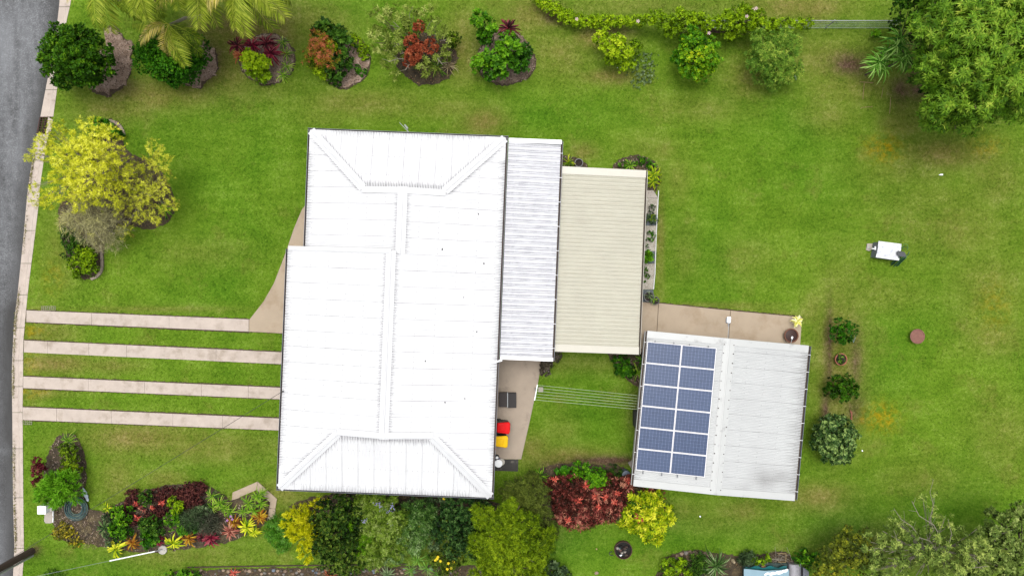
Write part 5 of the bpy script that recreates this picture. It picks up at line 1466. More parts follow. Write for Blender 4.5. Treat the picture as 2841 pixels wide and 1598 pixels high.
small('dry straw coloured weeds on the bare soil left of the agave', [(240, 1475, 24), (262, 1500, 22), (225, 1450, 18), (275, 1480, 18), (250, 1440, 16), (245, 1510, 14)], 'thin', L_DRY, .06, stems=False, flat=.3, dens=1.6, scale=.5, name='weeds')
OF = ((640, 1432), (644, 1440), (630, 1443))
for i, (u, v) in enumerate(OF):
    p = P(u, v, .7); b = MB()
    for k in range(5):
        a0 = k * 1.257
        b.add([p, p + Vector((.05 * math.cos(a0 - .5), .05 * math.sin(a0 - .5), .01)), p + Vector((.08 * math.cos(a0), .08 * math.sin(a0), -.01)), p + Vector((.05 * math.cos(a0 + .5), .05 * math.sin(a0 + .5), .01))], [(0, 1, 2, 3)])
    setp(b.build('orchid_flower', mat('violet_petal', S(176, 120, 180, .6), .6, .1), base=p), 'small violet flower right of the dark grey green shrub, %s' % ('topmost', 'rightmost', 'leftmost')[i], 'flower', 'violet flowers in the mixed bed')

# ------------------------------------------------------------------ south hedge of trees and shrubs
small('soft green shrub with silvery tips right of the bent path', [(770, 1455, 30, 1.0), (790, 1480, 32, .9), (760, 1490, 26, .7), (800, 1450, 24, 1.0), (785, 1515, 20, .4), (755, 1465, 22)], 'feather', LM('soft_bright_foliage', [(28, 70, 10), (64, 120, 20), (96, 154, 36), (130, 170, 90)], k=.7), .8, scale=1.1, name='soft_shrub', dens=.8)
plant('golden_shrub', 'bright golden yellow spiky shrub below the house corner', 'shrub', [(812, 1440, 28, 1.3), (838, 1450, 30, 1.4, .05), (860, 1480, 30, 1.4), (840, 1490, 28, 1.2, -.05), (868, 1510, 24, 1.1), (850, 1535, 20, .9), (820, 1470, 22), (862, 1440, 18, 1.1, -.1), (878, 1500, 16, 1.0), (830, 1420, 20, 1.2, -.1), (880, 1395, 14, .9), (905, 1393, 8, .9), (860, 1408, 16, .9)], 'spike', L_BRIGHTYEL, z=1.2, scale=.6, dens=2.8, wild=.18, tn=.2)
plant('dark_tree', 'dark green small leaved tree beside the golden shrub', 'tree', [(905, 1435, 44, 2.2), (945, 1415, 44, 2.2), (920, 1480, 50, 2.6, .1), (955, 1460, 40, 2.2, -.1), (985, 1420, 30, 1.8, -.1), (900, 1520, 36, 1.8), (945, 1535, 40, 1.8, .15), (970, 1500, 34, 1.8), (985, 1560, 32, 1.4, .15), (915, 1560, 30, 1.3), (960, 1395, 26, 1.6), (1000, 1460, 22, 1.4, -.1), (950, 1585, 30, 1.2, .15)], 'box', LM('dark_olive_foliage', [(10, 24, 4), (26, 52, 8), (52, 84, 18), (110, 132, 44)], k=.66), z=2.0, dens=.8, base_tint=.38, tn=.22, grow=1.08, wild=.14)
plant('feathery_shrub', 'grey green feathery shrub with violet flowers below the house eave', 'shrub', [(1020, 1410, 36, 1.8, .05), (1060, 1395, 38, 1.8), (1035, 1450, 42, 1.8, .05), (1080, 1440, 44, 2.0), (1060, 1490, 46, 1.8), (1100, 1500, 36, 1.5), (1040, 1530, 40, 1.2, .05), (1010, 1480, 26, 1.2, -.1), (1085, 1540, 26, 1.0), (1010, 1375, 20, 1.3, .1)], 'feather', LM('feathery_greygreen', [(40, 66, 12), (82, 114, 24), (122, 148, 44), (166, 182, 104)], k=.78), z=1.6, W=.022, grow=1.14, wild=.2, tn=.22)
plant('silvery_shrub', 'silvery blue green shrub right of the feathery shrub', 'shrub', [(1120, 1470, 32, 1.5), (1150, 1445, 32, 1.5, -.1), (1140, 1500, 34, 1.3, .1), (1165, 1480, 30, 1.2), (1095, 1530, 24, 1.0, .2), (1190, 1440, 26, 1.3), (1120, 1420, 26, 1.5, -.15), (1175, 1410, 28, 1.3, -.2), (1080, 1550, 16, .8, .3)], 'fern', LM('silvery_foliage', [(28, 54, 18), (60, 98, 34), (98, 136, 58), (158, 184, 124)], k=.72), z=1.3, scale=.7, dens=1.6, grow=1.15, wild=.2, tn=.22)
plant('bright_frond_shrub', 'bright lime green fronds reaching out of the feathery shrub', 'plant', [(965, 1462, 13, 2.3), (975, 1455, 11, 2.3), (1020, 1490, 16, 2.0), (1000, 1500, 14, 1.9), (980, 1510, 12, 1.8), (1015, 1520, 12, 1.7), (990, 1530, 10, 1.6), (1035, 1485, 10, 2.1)], 'spike', L_BRIGHT, z=2.0, scale=.5, dens=2.5, base_tint=.5)
M_VIOL = mat('violet_flower', S(146, 144, 184, .55), 0.6, 0.15)
VF = ((1053, 1403), (1062, 1412), (1082, 1412), (1045, 1398), (1072, 1418), (1090, 1405), (1085, 1450), (1011, 1443))
for i, (u, v) in enumerate(VF):
    p = P(u, v, 2.35); b = MB()
    for k in range(12):
        q = p + Vector((random.gauss(0, .08), random.gauss(0, .08), random.uniform(-.05, .08)))
        b.add([q + Vector((-.028, 0, 0)), q + Vector((0, -.028, .01)), q + Vector((.028, 0, 0)), q + Vector((0, .028, .012))], [(0, 1, 2, 3)])
    o = b.build('flower_cluster', M_VIOL, base=p)
    setp(o, 'violet blue flower cluster on the feathery shrub below the eave, %s' % rank(i, VF), 'flower', 'violet flower clusters on the feathery shrub')
plant('dark_tree', 'dark green dense tree under the south east corner of the house', 'tree', [(1255, 1395, 36, 2.0), (1300, 1405, 44, 2.2), (1340, 1395, 30, 1.8, -.1), (1245, 1435, 40, 2.2), (1290, 1455, 50, 2.4), (1335, 1440, 36, 1.8, -.1), (1250, 1480, 40, 2.0, .05), (1300, 1500, 44, 2.0), (1255, 1520, 32, 1.5, .1), (1325, 1520, 30, 1.4, -.1), (1215, 1460, 26, 1.4)], 'box', LM('dark_bluegreen_foliage', [(10, 24, 10), (22, 50, 16), (44, 78, 28), (86, 118, 56)], k=.66), z=2.0, dens=.8, base_tint=.42, tn=.22, grow=1.08, wild=.14)
plant('flowering_shrub', 'shrub with bright yellow blossoms at the bottom edge', 'shrub', [(1220, 1550, 30, 1.0), (1250, 1565, 30, 1.0), (1270, 1545, 26, 1.0), (1235, 1585, 24, .8), (1205, 1535, 18, .8)], 'small', LM('flowering_shrub_foliage', [(18, 36, 8), (48, 72, 14), (92, 108, 24), (140, 150, 60)], k=.65), z=.9, dens=.8)
M_YELF = mat('yellow_petal', S(240, 214, 30, .7), 0.5, 0.08)
YF = ((1213, 1549), (1222, 1556), (1215, 1544), (1208, 1553), (1258, 1557), (1244, 1562), (1241, 1578), (1252, 1575), (1260, 1545), (1162, 1458), (1236, 1445), (1232, 1383))
for i, (u, v) in enumerate(YF):
    p = P(u, v, 1.45); b = MB()
    for k in range(5):
        a0 = k * 1.257 + i
        b.add([p, p + Vector((.055 * math.cos(a0 - .5), .055 * math.sin(a0 - .5), .02)), p + Vector((.085 * math.cos(a0), .085 * math.sin(a0), .0)), p + Vector((.055 * math.cos(a0 + .5), .055 * math.sin(a0 + .5), .02))], [(0, 1, 2, 3)])
    setp(b.build('yellow_blossom', M_YELF, base=p), 'bright yellow blossom in the shrubs south of the house, %s' % rank(i, YF), 'flower', 'yellow blossoms south of the house')
plant('olive_tree', 'large olive yellow feathery tree below the house corner', 'tree',
      [(1340, 1430, 38, 3.4, .05), (1390, 1440, 40, 3.6), (1425, 1420, 42, 3.6, .05), (1375, 1490, 46, 4.0, .08), (1420, 1480, 46, 3.8, .05), (1465, 1460, 38, 3.2, -.05), (1340, 1510, 40, 3.4), (1400, 1530, 50, 4.0, .06), (1450, 1520, 46, 3.8), (1320, 1500, 26, 2.6, -.1), (1360, 1560, 44, 3.4, .04), (1420, 1580, 50, 3.8, .05), (1480, 1550, 40, 3.4, .05), (1510, 1520, 34, 3.0, -.05), (1340, 1590, 36, 3.0), (1490, 1590, 30, 3.0, -.08), (1400, 1630, 60, 3.6), (1520, 1480, 26, 2.6, .05)], 'feather', L_OLIVE, z=3.5, trunk=(1400, 1490), trunk_r=.16, W=.024, base_tint=.42)
plant('olive_shrub', 'dull olive feathery shrub between the olive tree and the red croton bed', 'shrub', [(1420, 1365, 36, 2.0), (1460, 1375, 38, 2.0), (1490, 1400, 38, 2.0, -.05), (1440, 1395, 34, 2.0, .1), (1505, 1440, 32, 1.8, -.1), (1530, 1470, 26, 1.6, -.15), (1455, 1340, 28, 1.6), (1480, 1325, 22, 1.2, -.1), (1500, 1350, 24, 1.4, -.1)], 'feather', LM('dull_olive_foliage', [(40, 50, 20), (78, 92, 32), (112, 126, 46), (146, 156, 72)], k=.75), z=1.8, base_tint=.3)
# red croton bed
plant('red_croton', 'wide bed of dark red and coral crotons by the shed corner', 'shrub', [(1550, 1350, 34, .8, -.15), (1590, 1345, 34, .8, -.12), (1640, 1350, 34, .8, -.05), (1690, 1345, 32), (1735, 1345, 26, .8, .1), (1560, 1390, 36, .8, -.15), (1610, 1385, 38), (1660, 1385, 36), (1705, 1385, 34), (1560, 1425, 30), (1600, 1430, 36, .8, .12), (1645, 1425, 36, .8, .12), (1690, 1420, 32, .8, .1), (1575, 1450, 20, .6), (1630, 1450, 20, .6, .15), (1720, 1410, 24, .7, .12), (1515, 1345, 20, .7, -.15), (1750, 1335, 18, .9, .25)], 'croton', L_CROTON, z=.8, flat=.6, tint_top=.05, base_tint=.3, inner=.35, tn=.32, W=.046, L=.18, jitter=.6, dens=1.2, wild=.16, msub=1.6)
CF = ((1714, 1368), (1742, 1333), (1650, 1378), (1678, 1378), (1604, 1388), (1660, 1405), (1575, 1442), (1705, 1392), (1540, 1328), (1625, 1347))
for i, (u, v) in enumerate(CF):
    rosette('coral_croton', 'coral red rosette in the croton bed by the shed, %s' % rank(i, CF), 'plant', u, v, 1.15, 13, 12, .26, L_CORAL, .35, 'coral rosettes in the croton bed')
plant('bright_shrub', 'bright green shrub, upper of the pair at the top of the croton bed', 'shrub', [(1610, 1298, 24, .9), (1625, 1312, 20, .9), (1600, 1315, 18, .8, -.1)], 'small', L_BRIGHT, z=.9, scale=1.1, base_tint=.28)
plant('bright_shrub', 'bright green shrub, lower of the pair at the top of the croton bed', 'shrub', [(1655, 1322, 30, 1.0), (1640, 1335, 22, .9), (1672, 1330, 20, .9), (1660, 1345, 18, .8)], 'small', L_BRIGHT, z=1.0, scale=1.2, base_tint=.32)
plant('dark_ground_plant', 'dark green straggly plant left of the grey drum lid', 'plant', [(1705, 1315, 24), (1690, 1325, 20), (1715, 1330, 18)], 'fern', L_MID, z=.4, scale=.6, dens=1.4, base_tint=.05)
plant('dark_ground_plant', 'dark leafy plant left of the bright green pair', 'plant', [(1570, 1312, 22), (1590, 1325, 18), (1550, 1320, 16)], 'broad', L_DARK2, z=.4)
rosette('ginger_clump', 'broad green leaved clump at the left end of the croton bed', 'plant', 1497, 1318, .5, 28, 12, .16, L_BRIGHT, .45)
rosette('ginger_clump', 'dark broad leaved clump below the blackened slab', 'plant', 1432, 1345, .5, 26, 12, .18, L_DARK2, .45)
plant('yellow_croton', 'yellow green croton with a red centre below the shed', 'shrub', [(1770, 1395, 30, 1.2), (1810, 1390, 34, 1.3), (1840, 1420, 30, 1.2), (1790, 1430, 36, 1.4), (1745, 1430, 28, 1.1), (1825, 1455, 30, 1.2), (1800, 1475, 28, 1.1), (1760, 1455, 24, 1.0, -.05), (1820, 1495, 20, .9, .05), (1730, 1450, 16, .8), (1855, 1440, 18, 1.0)], 'croton', L_GOLD, z=1.1, base_tint=.34, dens=1.1, tn=.24, inner=.5, msub=1.8, gap=.3)
rosette('coral_croton', 'coral red rosette in the centre of the yellow croton', 'plant', 1775, 1437, 1.75, 17, 16, .24, L_CORAL, .4)
plant('red_shrub', 'small red brown shrub peeping out below the shed corner', 'shrub', [(1810, 1360, 16, .7, .2), (1795, 1368, 14, .6), (1830, 1370, 14, .5)], 'croton', L_CROTON, z=.6, scale=.8)
# shrubs east of the shed
plant('small_citrus', 'topmost dark shrub right of the shed, beside a blue stake', 'shrub', [(2325, 905, 26, .9), (2350, 918, 28, .9), (2320, 930, 24, .8), (2345, 940, 22, .7), (2365, 910, 16, .8)], 'small', L_DARK2, z=.85, dens=.75, group='shrubs in the strip right of the shed', base_tint=.22)
plant('small_citrus', 'dark green bush below the potted plant right of the shed', 'shrub', [(2315, 1068, 28, .9), (2350, 1075, 30, .9), (2332, 1095, 28, .9), (2365, 1085, 22, .8), (2300, 1085, 18, .6), (2350, 1055, 18, .7)], 'box', L_DARK, z=.85, group='shrubs in the strip right of the shed', base_tint=.25, dens=.8)
plant('camellia', 'large round dark glossy shrub at the lower end of the strip right of the shed', 'shrub', [(2312, 1200, 48, 1.5), (2290, 1225, 42, 1.3), (2340, 1215, 42, 1.4), (2320, 1245, 44, 1.4), (2300, 1180, 32, 1.2), (2340, 1180, 30, 1.2), (2335, 1265, 28, 1.0), (2275, 1200, 24, 1.0), (2305, 1262, 28, 1.0)], 'broad', LM('glossy_camellia_foliage', [(14, 30, 12), (36, 64, 26), (66, 100, 44), (150, 176, 96)], k=.66, rough=.3), z=1.3, scale=.72, dens=2.0, group='shrubs in the strip right of the shed', base_tint=.5, tn=.22)
rosette('yellow_potted_plant', 'pale yellow leaved plant at the corner of the shed path', 'plant', 2212, 892, .5, 22, 18, .26, LM('pale_yellow_leaf', [(150, 150, 60), (208, 204, 90), (232, 228, 130), (240, 238, 190)], k=.75), .5)
# between annexe and shed
plant('purple_bush', 'dusky bush beside the apron below the annexe corner', 'shrub', [(1515, 1012, 18, .6), (1535, 995, 16, .6), (1512, 1030, 16, .4), (1550, 985, 14, .5)], 'small', LM('dusky_foliage', [(36, 36, 30), (74, 70, 58), (108, 100, 82), (150, 130, 140)], k=.65), z=.5, dens=1.0)
plant('leafy_clump', 'leafy green clump below the patio cover beside the shed', 'plant', [(1722, 1005, 24, .6), (1740, 1025, 24, .5), (1720, 1028, 16, .4)], 'broad', L_BRIGHT, z=.5, base_tint=.05, scale=.8, dens=1.3)
rosette('strap_leaf_clump', 'pale strap leaf clump in the soil corner beside the shed wall', 'plant', 1768, 1035, .3, 34, 22, .07, L_STRAP, .7, tints=(.4, .7, .95))
rosette('strap_leaf_clump', 'dark strap leaf clump under the corner of the solar panels', 'plant', 1782, 1000, .35, 28, 16, .12, L_DARK2, .6)
rosette('strap_leaf_clump', 'yellow green strap leaf clump at the top right patio corner', 'plant', 1812, 485, .4, 34, 26, .12, L_GOLD, .7, tints=(.2, .4, .7))
rosette('strap_leaf_clump', 'yellow green strap leaf clump just below the patio corner clump', 'plant', 1812, 505, .4, 30, 22, .12, L_GOLD, .7, tints=(.2, .4, .6))
rosette('strap_leaf_clump', 'green strap leaf clump along the top edge of the patio cover', 'plant', 1748, 460, .4, 26, 18, .11, L_STRAP, .6)
rosette('strap_leaf_clump', 'yellow leaved strap clump above the annexe and patio corner', 'plant', 1576, 452, .4, 26, 16, .12, L_GOLD, .5, tints=(.1, .3, .7))

small('low green ground cover at the top right corner of the patio cover', [(1775, 448, 14), (1795, 452, 12), (1810, 462, 12), (1730, 460, 12)], 'broad', L_BRIGHT, .2, stems=False, flat=.5, scale=.7, base_tint=.15, name='ground_cover')
small('leafy green filler between the dark tree and the feathery shrub', [(1000, 1435, 22), (1010, 1500, 22), (1015, 1550, 18), (995, 1395, 16)], 'fern', L_MID, 1.2, scale=.6, dens=1.5)
small('mixed green filler shrub under the eave between silvery shrub and dark tree', [(1200, 1400, 20), (1185, 1470, 22), (1205, 1510, 20), (1150, 1395, 18), (1230, 1385, 16)], 'small', L_GREYG, 1.1, base_tint=.25)
small('grassy green weeds on the verge of the bed below the olive shrub', [(1475, 1500, 16), (1490, 1545, 16), (1530, 1525, 12)], 'fern', L_MID, .3, scale=.6, dens=1.2)
# ------------------------------------------------------------------ bottom right trees
br = plant('bushy_tree', 'wide grey green tree with bare silver limbs at the bottom right', 'tree',
           [(2470, 1500, 46, 3.2), (2420, 1520, 44, 3.0, -.1), (2530, 1520, 50, 3.2, -.1), (2590, 1500, 46, 3.2, -.05), (2640, 1540, 56, 3.4, .02), (2560, 1570, 60, 3.2, -.1), (2480, 1570, 52, 3.0, -.1), (2700, 1500, 50, 3.6, .1), (2730, 1540, 50, 3.6, .05), (2660, 1590, 60, 3.4, .1), (2420, 1580, 46, 2.6, -.15), (2500, 1460, 26, 3.0, .1), (2620, 1445, 26, 3.2, .2), (2480, 1440, 20, 2.8, .1), (2580, 1420, 16, 3.4, .1), (2560, 1380, 12, 3.6, .15), (2590, 1365, 10, 3.6)], 'sparse', LM('bushland_foliage', [(36, 50, 18), (76, 98, 36), (116, 138, 58), (160, 174, 86)], k=.76), z=3.2, trunk=(2540, 1500), trunk_r=.10, wild=.2, dens=1.5, scale=.85, base_tint=.46, tn=.2, stem_mat=M_GREYTWIG)
plant('bushy_tree', 'pale green tree at the far bottom right corner', 'tree', [(2770, 1470, 46, 3.6), (2730, 1480, 38, 3.4), (2810, 1440, 34, 3.4, .05), (2830, 1410, 24, 3.2, .1), (2790, 1520, 52, 3.6), (2840, 1500, 44, 3.4), (2750, 1420, 20, 3.0), (2830, 1570, 56, 3.4), (2760, 1580, 56, 3.4), (2870, 1440, 40, 3.4), (2700, 1610, 50, 3.2)], 'broad', LM('pale_bush_foliage', [(36, 52, 18), (76, 100, 36), (118, 138, 62), (166, 180, 104)], k=.68), z=3.4, trunk=(2790, 1500), trunk_r=.14, dens=1.0, scale=.85)
plant('yellow_bush', 'yellow olive bush at the left end of the bottom right trees', 'tree', [(2310, 1540, 40, 2.0), (2350, 1500, 40, 2.2), (2380, 1540, 42, 2.4, -.1), (2300, 1580, 44, 1.8, .1), (2360, 1580, 46, 2.2), (2330, 1520, 30, 2.0), (2400, 1490, 30, 2.4, -.05), (2280, 1600, 30, 1.6, .1), (2350, 1470, 18, 2.0)], 'small', LM('yellow_olive_foliage', [(38, 48, 10), (80, 94, 20), (122, 132, 34), (180, 174, 44)], k=.68), z=2.0, dens=.75, trunk=(2340, 1545))
def limb(pts, r0, r1): bare_branch(br, [P(u, v, z) for (u, v, z) in pts], r0 * .5, r1 * .6)
limb([(2560, 1520, 2.6), (2590, 1470, 3.2), (2580, 1440, 3.6), (2590, 1400, 4.0)], .055, .02)
limb([(2600, 1540, 2.6), (2610, 1490, 3.2), (2590, 1455, 3.6), (2550, 1430, 3.9), (2530, 1390, 4.2)], .055, .018)
limb([(2560, 1500, 2.8), (2530, 1460, 3.4), (2500, 1440, 3.7), (2480, 1410, 4.0)], .045, .015)
limb([(2640, 1570, 2.8), (2600, 1530, 3.3), (2580, 1500, 3.5), (2550, 1490, 3.8)], .05, .02)
limb([(2590, 1400, 4.0), (2580, 1365, 4.2), (2590, 1330, 4.4)], .025, .01)
limb([(2740, 1580, 2.8), (2730, 1540, 3.3), (2760, 1500, 3.8), (2780, 1460, 4.1)], .05, .018)
limb([(2700, 1600, 2.8), (2725, 1570, 3.6), (2700, 1545, 4.0)], .05, .02)
limb([(2500, 1540, 3.0), (2490, 1500, 3.6), (2480, 1470, 3.9)], .03, .012)
limb([(2630, 1520, 3.3), (2640, 1480, 3.8), (2630, 1440, 4.1)], .035, .012)
limb([(2660, 1590, 3.0), (2690, 1575, 3.8), (2740, 1570, 4.2)], .045, .018)

# ------------------------------------------------------------------ bottom edge plants
for i, (u, v, R) in enumerate(((1158, 1552, 34), (1185, 1575, 32), (1140, 1580, 28), (1210, 1590, 28), (1190, 1545, 26))):
    rosette('papyrus_palm', 'fine spiky palm at the bottom edge, %s' % ('topmost of the clump', 'centre of the clump', 'left of the clump', 'rightmost of the clump', 'dark one behind the clump')[i], 'palm', u, v, .7, R, 24, .045, L_FAN if i < 4 else L_DARK2, .4, 'spiky palms at the bottom edge')
rosette('agave', 'silvery agave at the bottom edge left of the spiky palms', 'agave', 1075, 1592, .3, 28, 18, .16, L_GREYG, .4, tints=(.4, .6, .8))
rosette('bromeliad', 'orange bromeliad standing in front of the stone wall', 'bromeliad', 648, 1588, .3, 18, 14, .14, L_CORAL, .4)
rosette('bromeliad', 'rusty bromeliad cluster at the stone wall near the dark tree', 'bromeliad', 915, 1594, .3, 26, 20, .10, L_RUST, .4)
small('green plant at the left end of the stone wall', [(530, 1592, 22), (505, 1598, 20), (470, 1590, 12)], 'broad', L_BRIGHT, .4, scale=.8)
small('low green tuft in the lawn at the bottom left', [(145, 1592, 16), (160, 1596, 16)], 'fern', L_MID, .2, scale=.6, dens=1.5)
small('dark leafy plant at the bottom edge right of the olive tree', [(1530, 1580, 26), (1560, 1595, 24), (1500, 1600, 30)], 'broad', L_GREYG, .5, base_tint=.1)
small('leafy pale green weeds in the bottom garden', [(1865, 1570, 24), (1890, 1560, 20), (1855, 1595, 26), (1900, 1590, 22), (1845, 1560, 14)], 'broad', L_LIME, .4, scale=.8, base_tint=.1)
small('dark green fern beside the spiky clump of the bottom garden', [(1935, 1550, 22), (1945, 1570, 22), (1925, 1580, 20)], 'fern', L_MID, .4, scale=.7, dens=1.4, base_tint=.05)
small('grass tussock at the left of the blue tabletop', [(2075, 1545, 20), (2060, 1550, 14), (2090, 1552, 14)], 'fern', L_GREYG, .3, scale=.8, dens=1.4, base_tint=.05)
small('green leafy plant behind the blue tabletop', [(2098, 1552, 14, .5), (2125, 1545, 14, .5), (2120, 1558, 10, .5)], 'broad', L_LIME, .5, scale=.7, base_tint=.05)
small('bright green bush at the lawn right of the blue tabletop', [(2225, 1545, 22), (2245, 1560, 22), (2260, 1545, 16), (2215, 1555, 14)], 'broad', L_BRIGHT, .4, scale=.8, base_tint=.1)
rosette('spiky_clump', 'large dark spiky strap leaf clump in the bottom garden', 'plant', 1985, 1567, .5, 52, 46, .06, LM('dark_strap_leaf', [(24, 52, 14), (54, 92, 30), (96, 130, 60), (160, 180, 130)], k=.65), .5)
tw = thing('brush_pile', 'pile of dry brown twigs behind the blue tabletop', 'twigs', P(2160, 1545, 0))
for k in range(26):
    p = P(random.gauss(2160, 16), random.gauss(1545, 7), random.uniform(.05, .35)); a = random.uniform(0, 3.14); l = random.uniform(.2, .55)
    d = Vector((math.cos(a), math.sin(a), random.uniform(-.2, .2))) * l
    MB().tube([p - d, p + d * .1 + Vector((0, 0, .05)), p + d], [.012, .012, .006], 4).build('twig', M_GREYTWIG if k % 3 else M_TWIG, tw)
# ------------------------------------------------------------------ pole, wires
M_POLE = mat('old_timber_pole', S(74, 56, 46, .5), 0.9, 0.3, 3, 50)
M_BLACK = mat('black_cable', S(40, 42, 40, .5), 0.7, 0.1)
M_LEAD = mat('pale_grey_conduit', S(178, 184, 176, .5), 0.5, 0.1)
M_WHITEP = mat('white_plastic', (0.74, 0.75, 0.76, 1), 0.4, 0.04)
PB = P(88, 1528, 0)
pole = thing('power_pole', 'dark timber power pole standing on the verge at the bottom left', 'power pole', PB)
MB().tube([PB - Vector((0, 0, .3)), PB + Vector((0, 0, 3)), PB + Vector((0, 0, 9.2))], [.185, .165, .13], 14).build('shaft', M_POLE, pole)
cd = Vector((.07, -.235, 0))
MB().tube([PB + cd - Vector((0, 0, .1)), PB + cd * .9 + Vector((0, 0, 8))], .055, 6).build('conduit', M_LEAD, pole)
MB().box(PB.x - 1.0, PB.x + 1.0, PB.y - .06, PB.y + .06, 8.6, 8.72).build('crossarm', M_POLE, pole)
sv = thing('service_cable', 'thin black overhead cable running from the pole to the house eave', 'cable', P(783, 1086, 3.1))
a_, c_ = Vector((PB.x, PB.y, 5.6)), P(783, 1086, 3.12)
def sag(a, c, s, n=14): return [a.lerp(c, i / n) - Vector((0, 0, s * 4 * (i / n) * (1 - i / n))) for i in range(n + 1)]
MB().tube(sag(a_, c_, .35), .011, 5).build('cable', M_BLACK, sv)
MB().tube([c_, c_ + Vector((.06, 0, .0)), c_ + Vector((.1, 0, -.1))], .03, 6).build('eave_hook', M_BLACK, sv)
guy = thing('guy_wire', 'guy wire with white plastic guard and round pale anchor disc beside the bromeliads', 'guy wire', P(452, 1524, 0))
g0 = P(452, 1524, .06); top = Vector((PB.x, PB.y, 5.0))
g1 = g0.lerp(top, .10)
ga, gb = g0.lerp(top, .02), g0.lerp(top, .30)
MB().lathe(P(452, 1524, 0), [(.235, 0), (.235, .05), (.21, .065), (.02, .075)], 22).build('anchor_disc', mat('pale_anchor_disc', S(206, 202, 192, .45), .8, .12, 5, 40), guy)
MB().tube([g0, g0.lerp(top, .045)], .018, 6).tube([g0 + Vector((-.02, .03, .02)), g0.lerp(top, .05)], .010, 5).build('anchor_rod', M_GALV, guy)
MB().tube([g0.lerp(top, .045), g0.lerp(top, .285)], .032, 8).build('guard', M_WHITEP, guy)
MB().tube([g0.lerp(top, .28), top], .007, 5).build('wire', M_WIRE, guy)

# ------------------------------------------------------------------ meter box, hose coil
M_SLAB = mat('meter_slab', S(204, 194, 182, .43), .9, .12, 4, 60)
ms = thing('meter_slab', 'worn concrete slab in the grass under the white meter box', 'slab', P(136, 1425, 0))
MB().prism(px([(127, 1406), (148, 1406), (148, 1448), (143, 1450), (128, 1450), (124, 1444)]), -.05, .05).build('slab', M_SLAB, ms)
MB().box(P(149, 0).x, P(150.5, 0).x, P(0, 1447).y, P(0, 1408).y, -.05, .09).build('edge_strip', M_WHITEP, ms)
mb_ = thing('meter_box', 'white metal meter box beside the ferny shrub', 'box', P(140, 1402, 0))
MB().rbox(P(128, 0).x, P(150, 0).x, P(0, 1414).y, P(0, 1393).y, .051, .62, .02).build('body', M_WHITEP, mb_)
MB().rbox(P(127.2, 0).x, P(150.8, 0).x, P(0, 1414.6).y, P(0, 1392.4).y, .622, .66, .02).build('lid', M_WHITEP, mb_)
MB().rbox(P(151, 0).x, P(159, 0).x, P(0, 1411).y, P(0, 1398).y, .1, .42, .015).build('side_box', mat('pale_grey_box', S(200, 196, 186, .45), .6, .1), mb_)
M_HOSE = mat('dark_teal_hose', S(56, 92, 94, .55), .45, .25, 6, 40)
M_HOSE2 = mat('green_hose', S(112, 124, 96, .5), .5, .2, 6, 40)
hc = thing('hose_coil', 'large flat coil of dark teal irrigation hose on bare soil', 'hose', P(215, 1408, 0))
rr = random.Random(5)
for k in range(11):
    R0 = .30 + k * .031
    pts = []
    off = (rr.uniform(-.025, .025), rr.uniform(-.025, .025)); sq = rr.uniform(.95, 1.05); ph = rr.uniform(0, 6)
    c0 = P(215, 1408, 0)
    for i in range(41):
        a = 2 * math.pi * i / 40
        r_ = R0 * (1 + .02 * math.sin(3 * a + ph))
        pts.append((c0.x + off[0] + r_ * math.cos(a) * sq, c0.y + off[1] + r_ * math.sin(a), .12 + .025 * (k % 3) + .012 * math.sin(2 * a + ph)))
    MB().tube(pts, .019, 6, False).build('hose_loop', M_HOSE if k % 3 else M_HOSE2, hc)
wp = thing('plastic_sheet', 'crumpled pale bluish plastic strip at the top right of the hose coil', 'plastic sheet', P(236, 1372, 0))
V = []; nn = 9
for i in range(nn):
    t_ = i / (nn - 1)
    u = 230 + 15 * t_; v = 1352 + 38 * t_
    w_ = .03 + .07 * math.sin(math.pi * t_)
    for s_ in (-1, -.3, .4, 1):
        p = P(u, v, .09); V.append((p.x + s_ * w_, p.y + .3 * s_ * w_, .1 + rr.uniform(-.03, .04)))
put('sheet', V, [(i * 4 + j, i * 4 + j + 1, (i + 1) * 4 + j + 1, (i + 1) * 4 + j) for i in range(nn - 1) for j in range(3)], mat('bluish_plastic', S(206, 220, 236, .5), .25, .08), wp)
ps = thing('garden_stone', 'pale broken stone on the soil below the hose coil', 'stone', P(201, 1463, 0))
def stone_mesh(b, c, r, h, seed, n=9):
    q = random.Random(seed)
    k0 = len(b.v)
    pr = [q.uniform(.75, 1.15) for _ in range(n)]; a0 = q.uniform(0, 6)
    rings = []
    for (f, z) in ((1.0, 0), (1.02, h * .55), (.72, h)):
        rings.append([(c.x + r * pr[i] * f * math.cos(a0 + 6.283 * i / n), c.y + r * pr[i] * f * .8 * math.sin(a0 + 6.283 * i / n), c.z + z + q.uniform(-.1, .1) * h) for i in range(n)])
    vs = [p for R_ in rings for p in R_]
    fs = [(k * n + i, k * n + (i + 1) % n, (k + 1) * n + (i + 1) % n, (k + 1) * n + i) for k in range(2) for i in range(n)] + [tuple(range(2 * n, 3 * n)), tuple(reversed(range(n)))]
    b.add(vs, fs)
    return b
stone_mesh(MB(), P(201, 1463, -.02), .09, .12, 3).build('stone', mat('pale_stone', S(190, 184, 172, .45), .9, .2, 6, 50), ps)
bk = thing('fallen_bark', 'dark strip of bark lying below the hose coil', 'bark', P(243, 1450, 0))
MB().tube([P(232, 1449, .03), P(242, 1448, .06), P(252, 1451, .03)], [.03, .045, .02], 6).build('strip', M_POLE, bk)

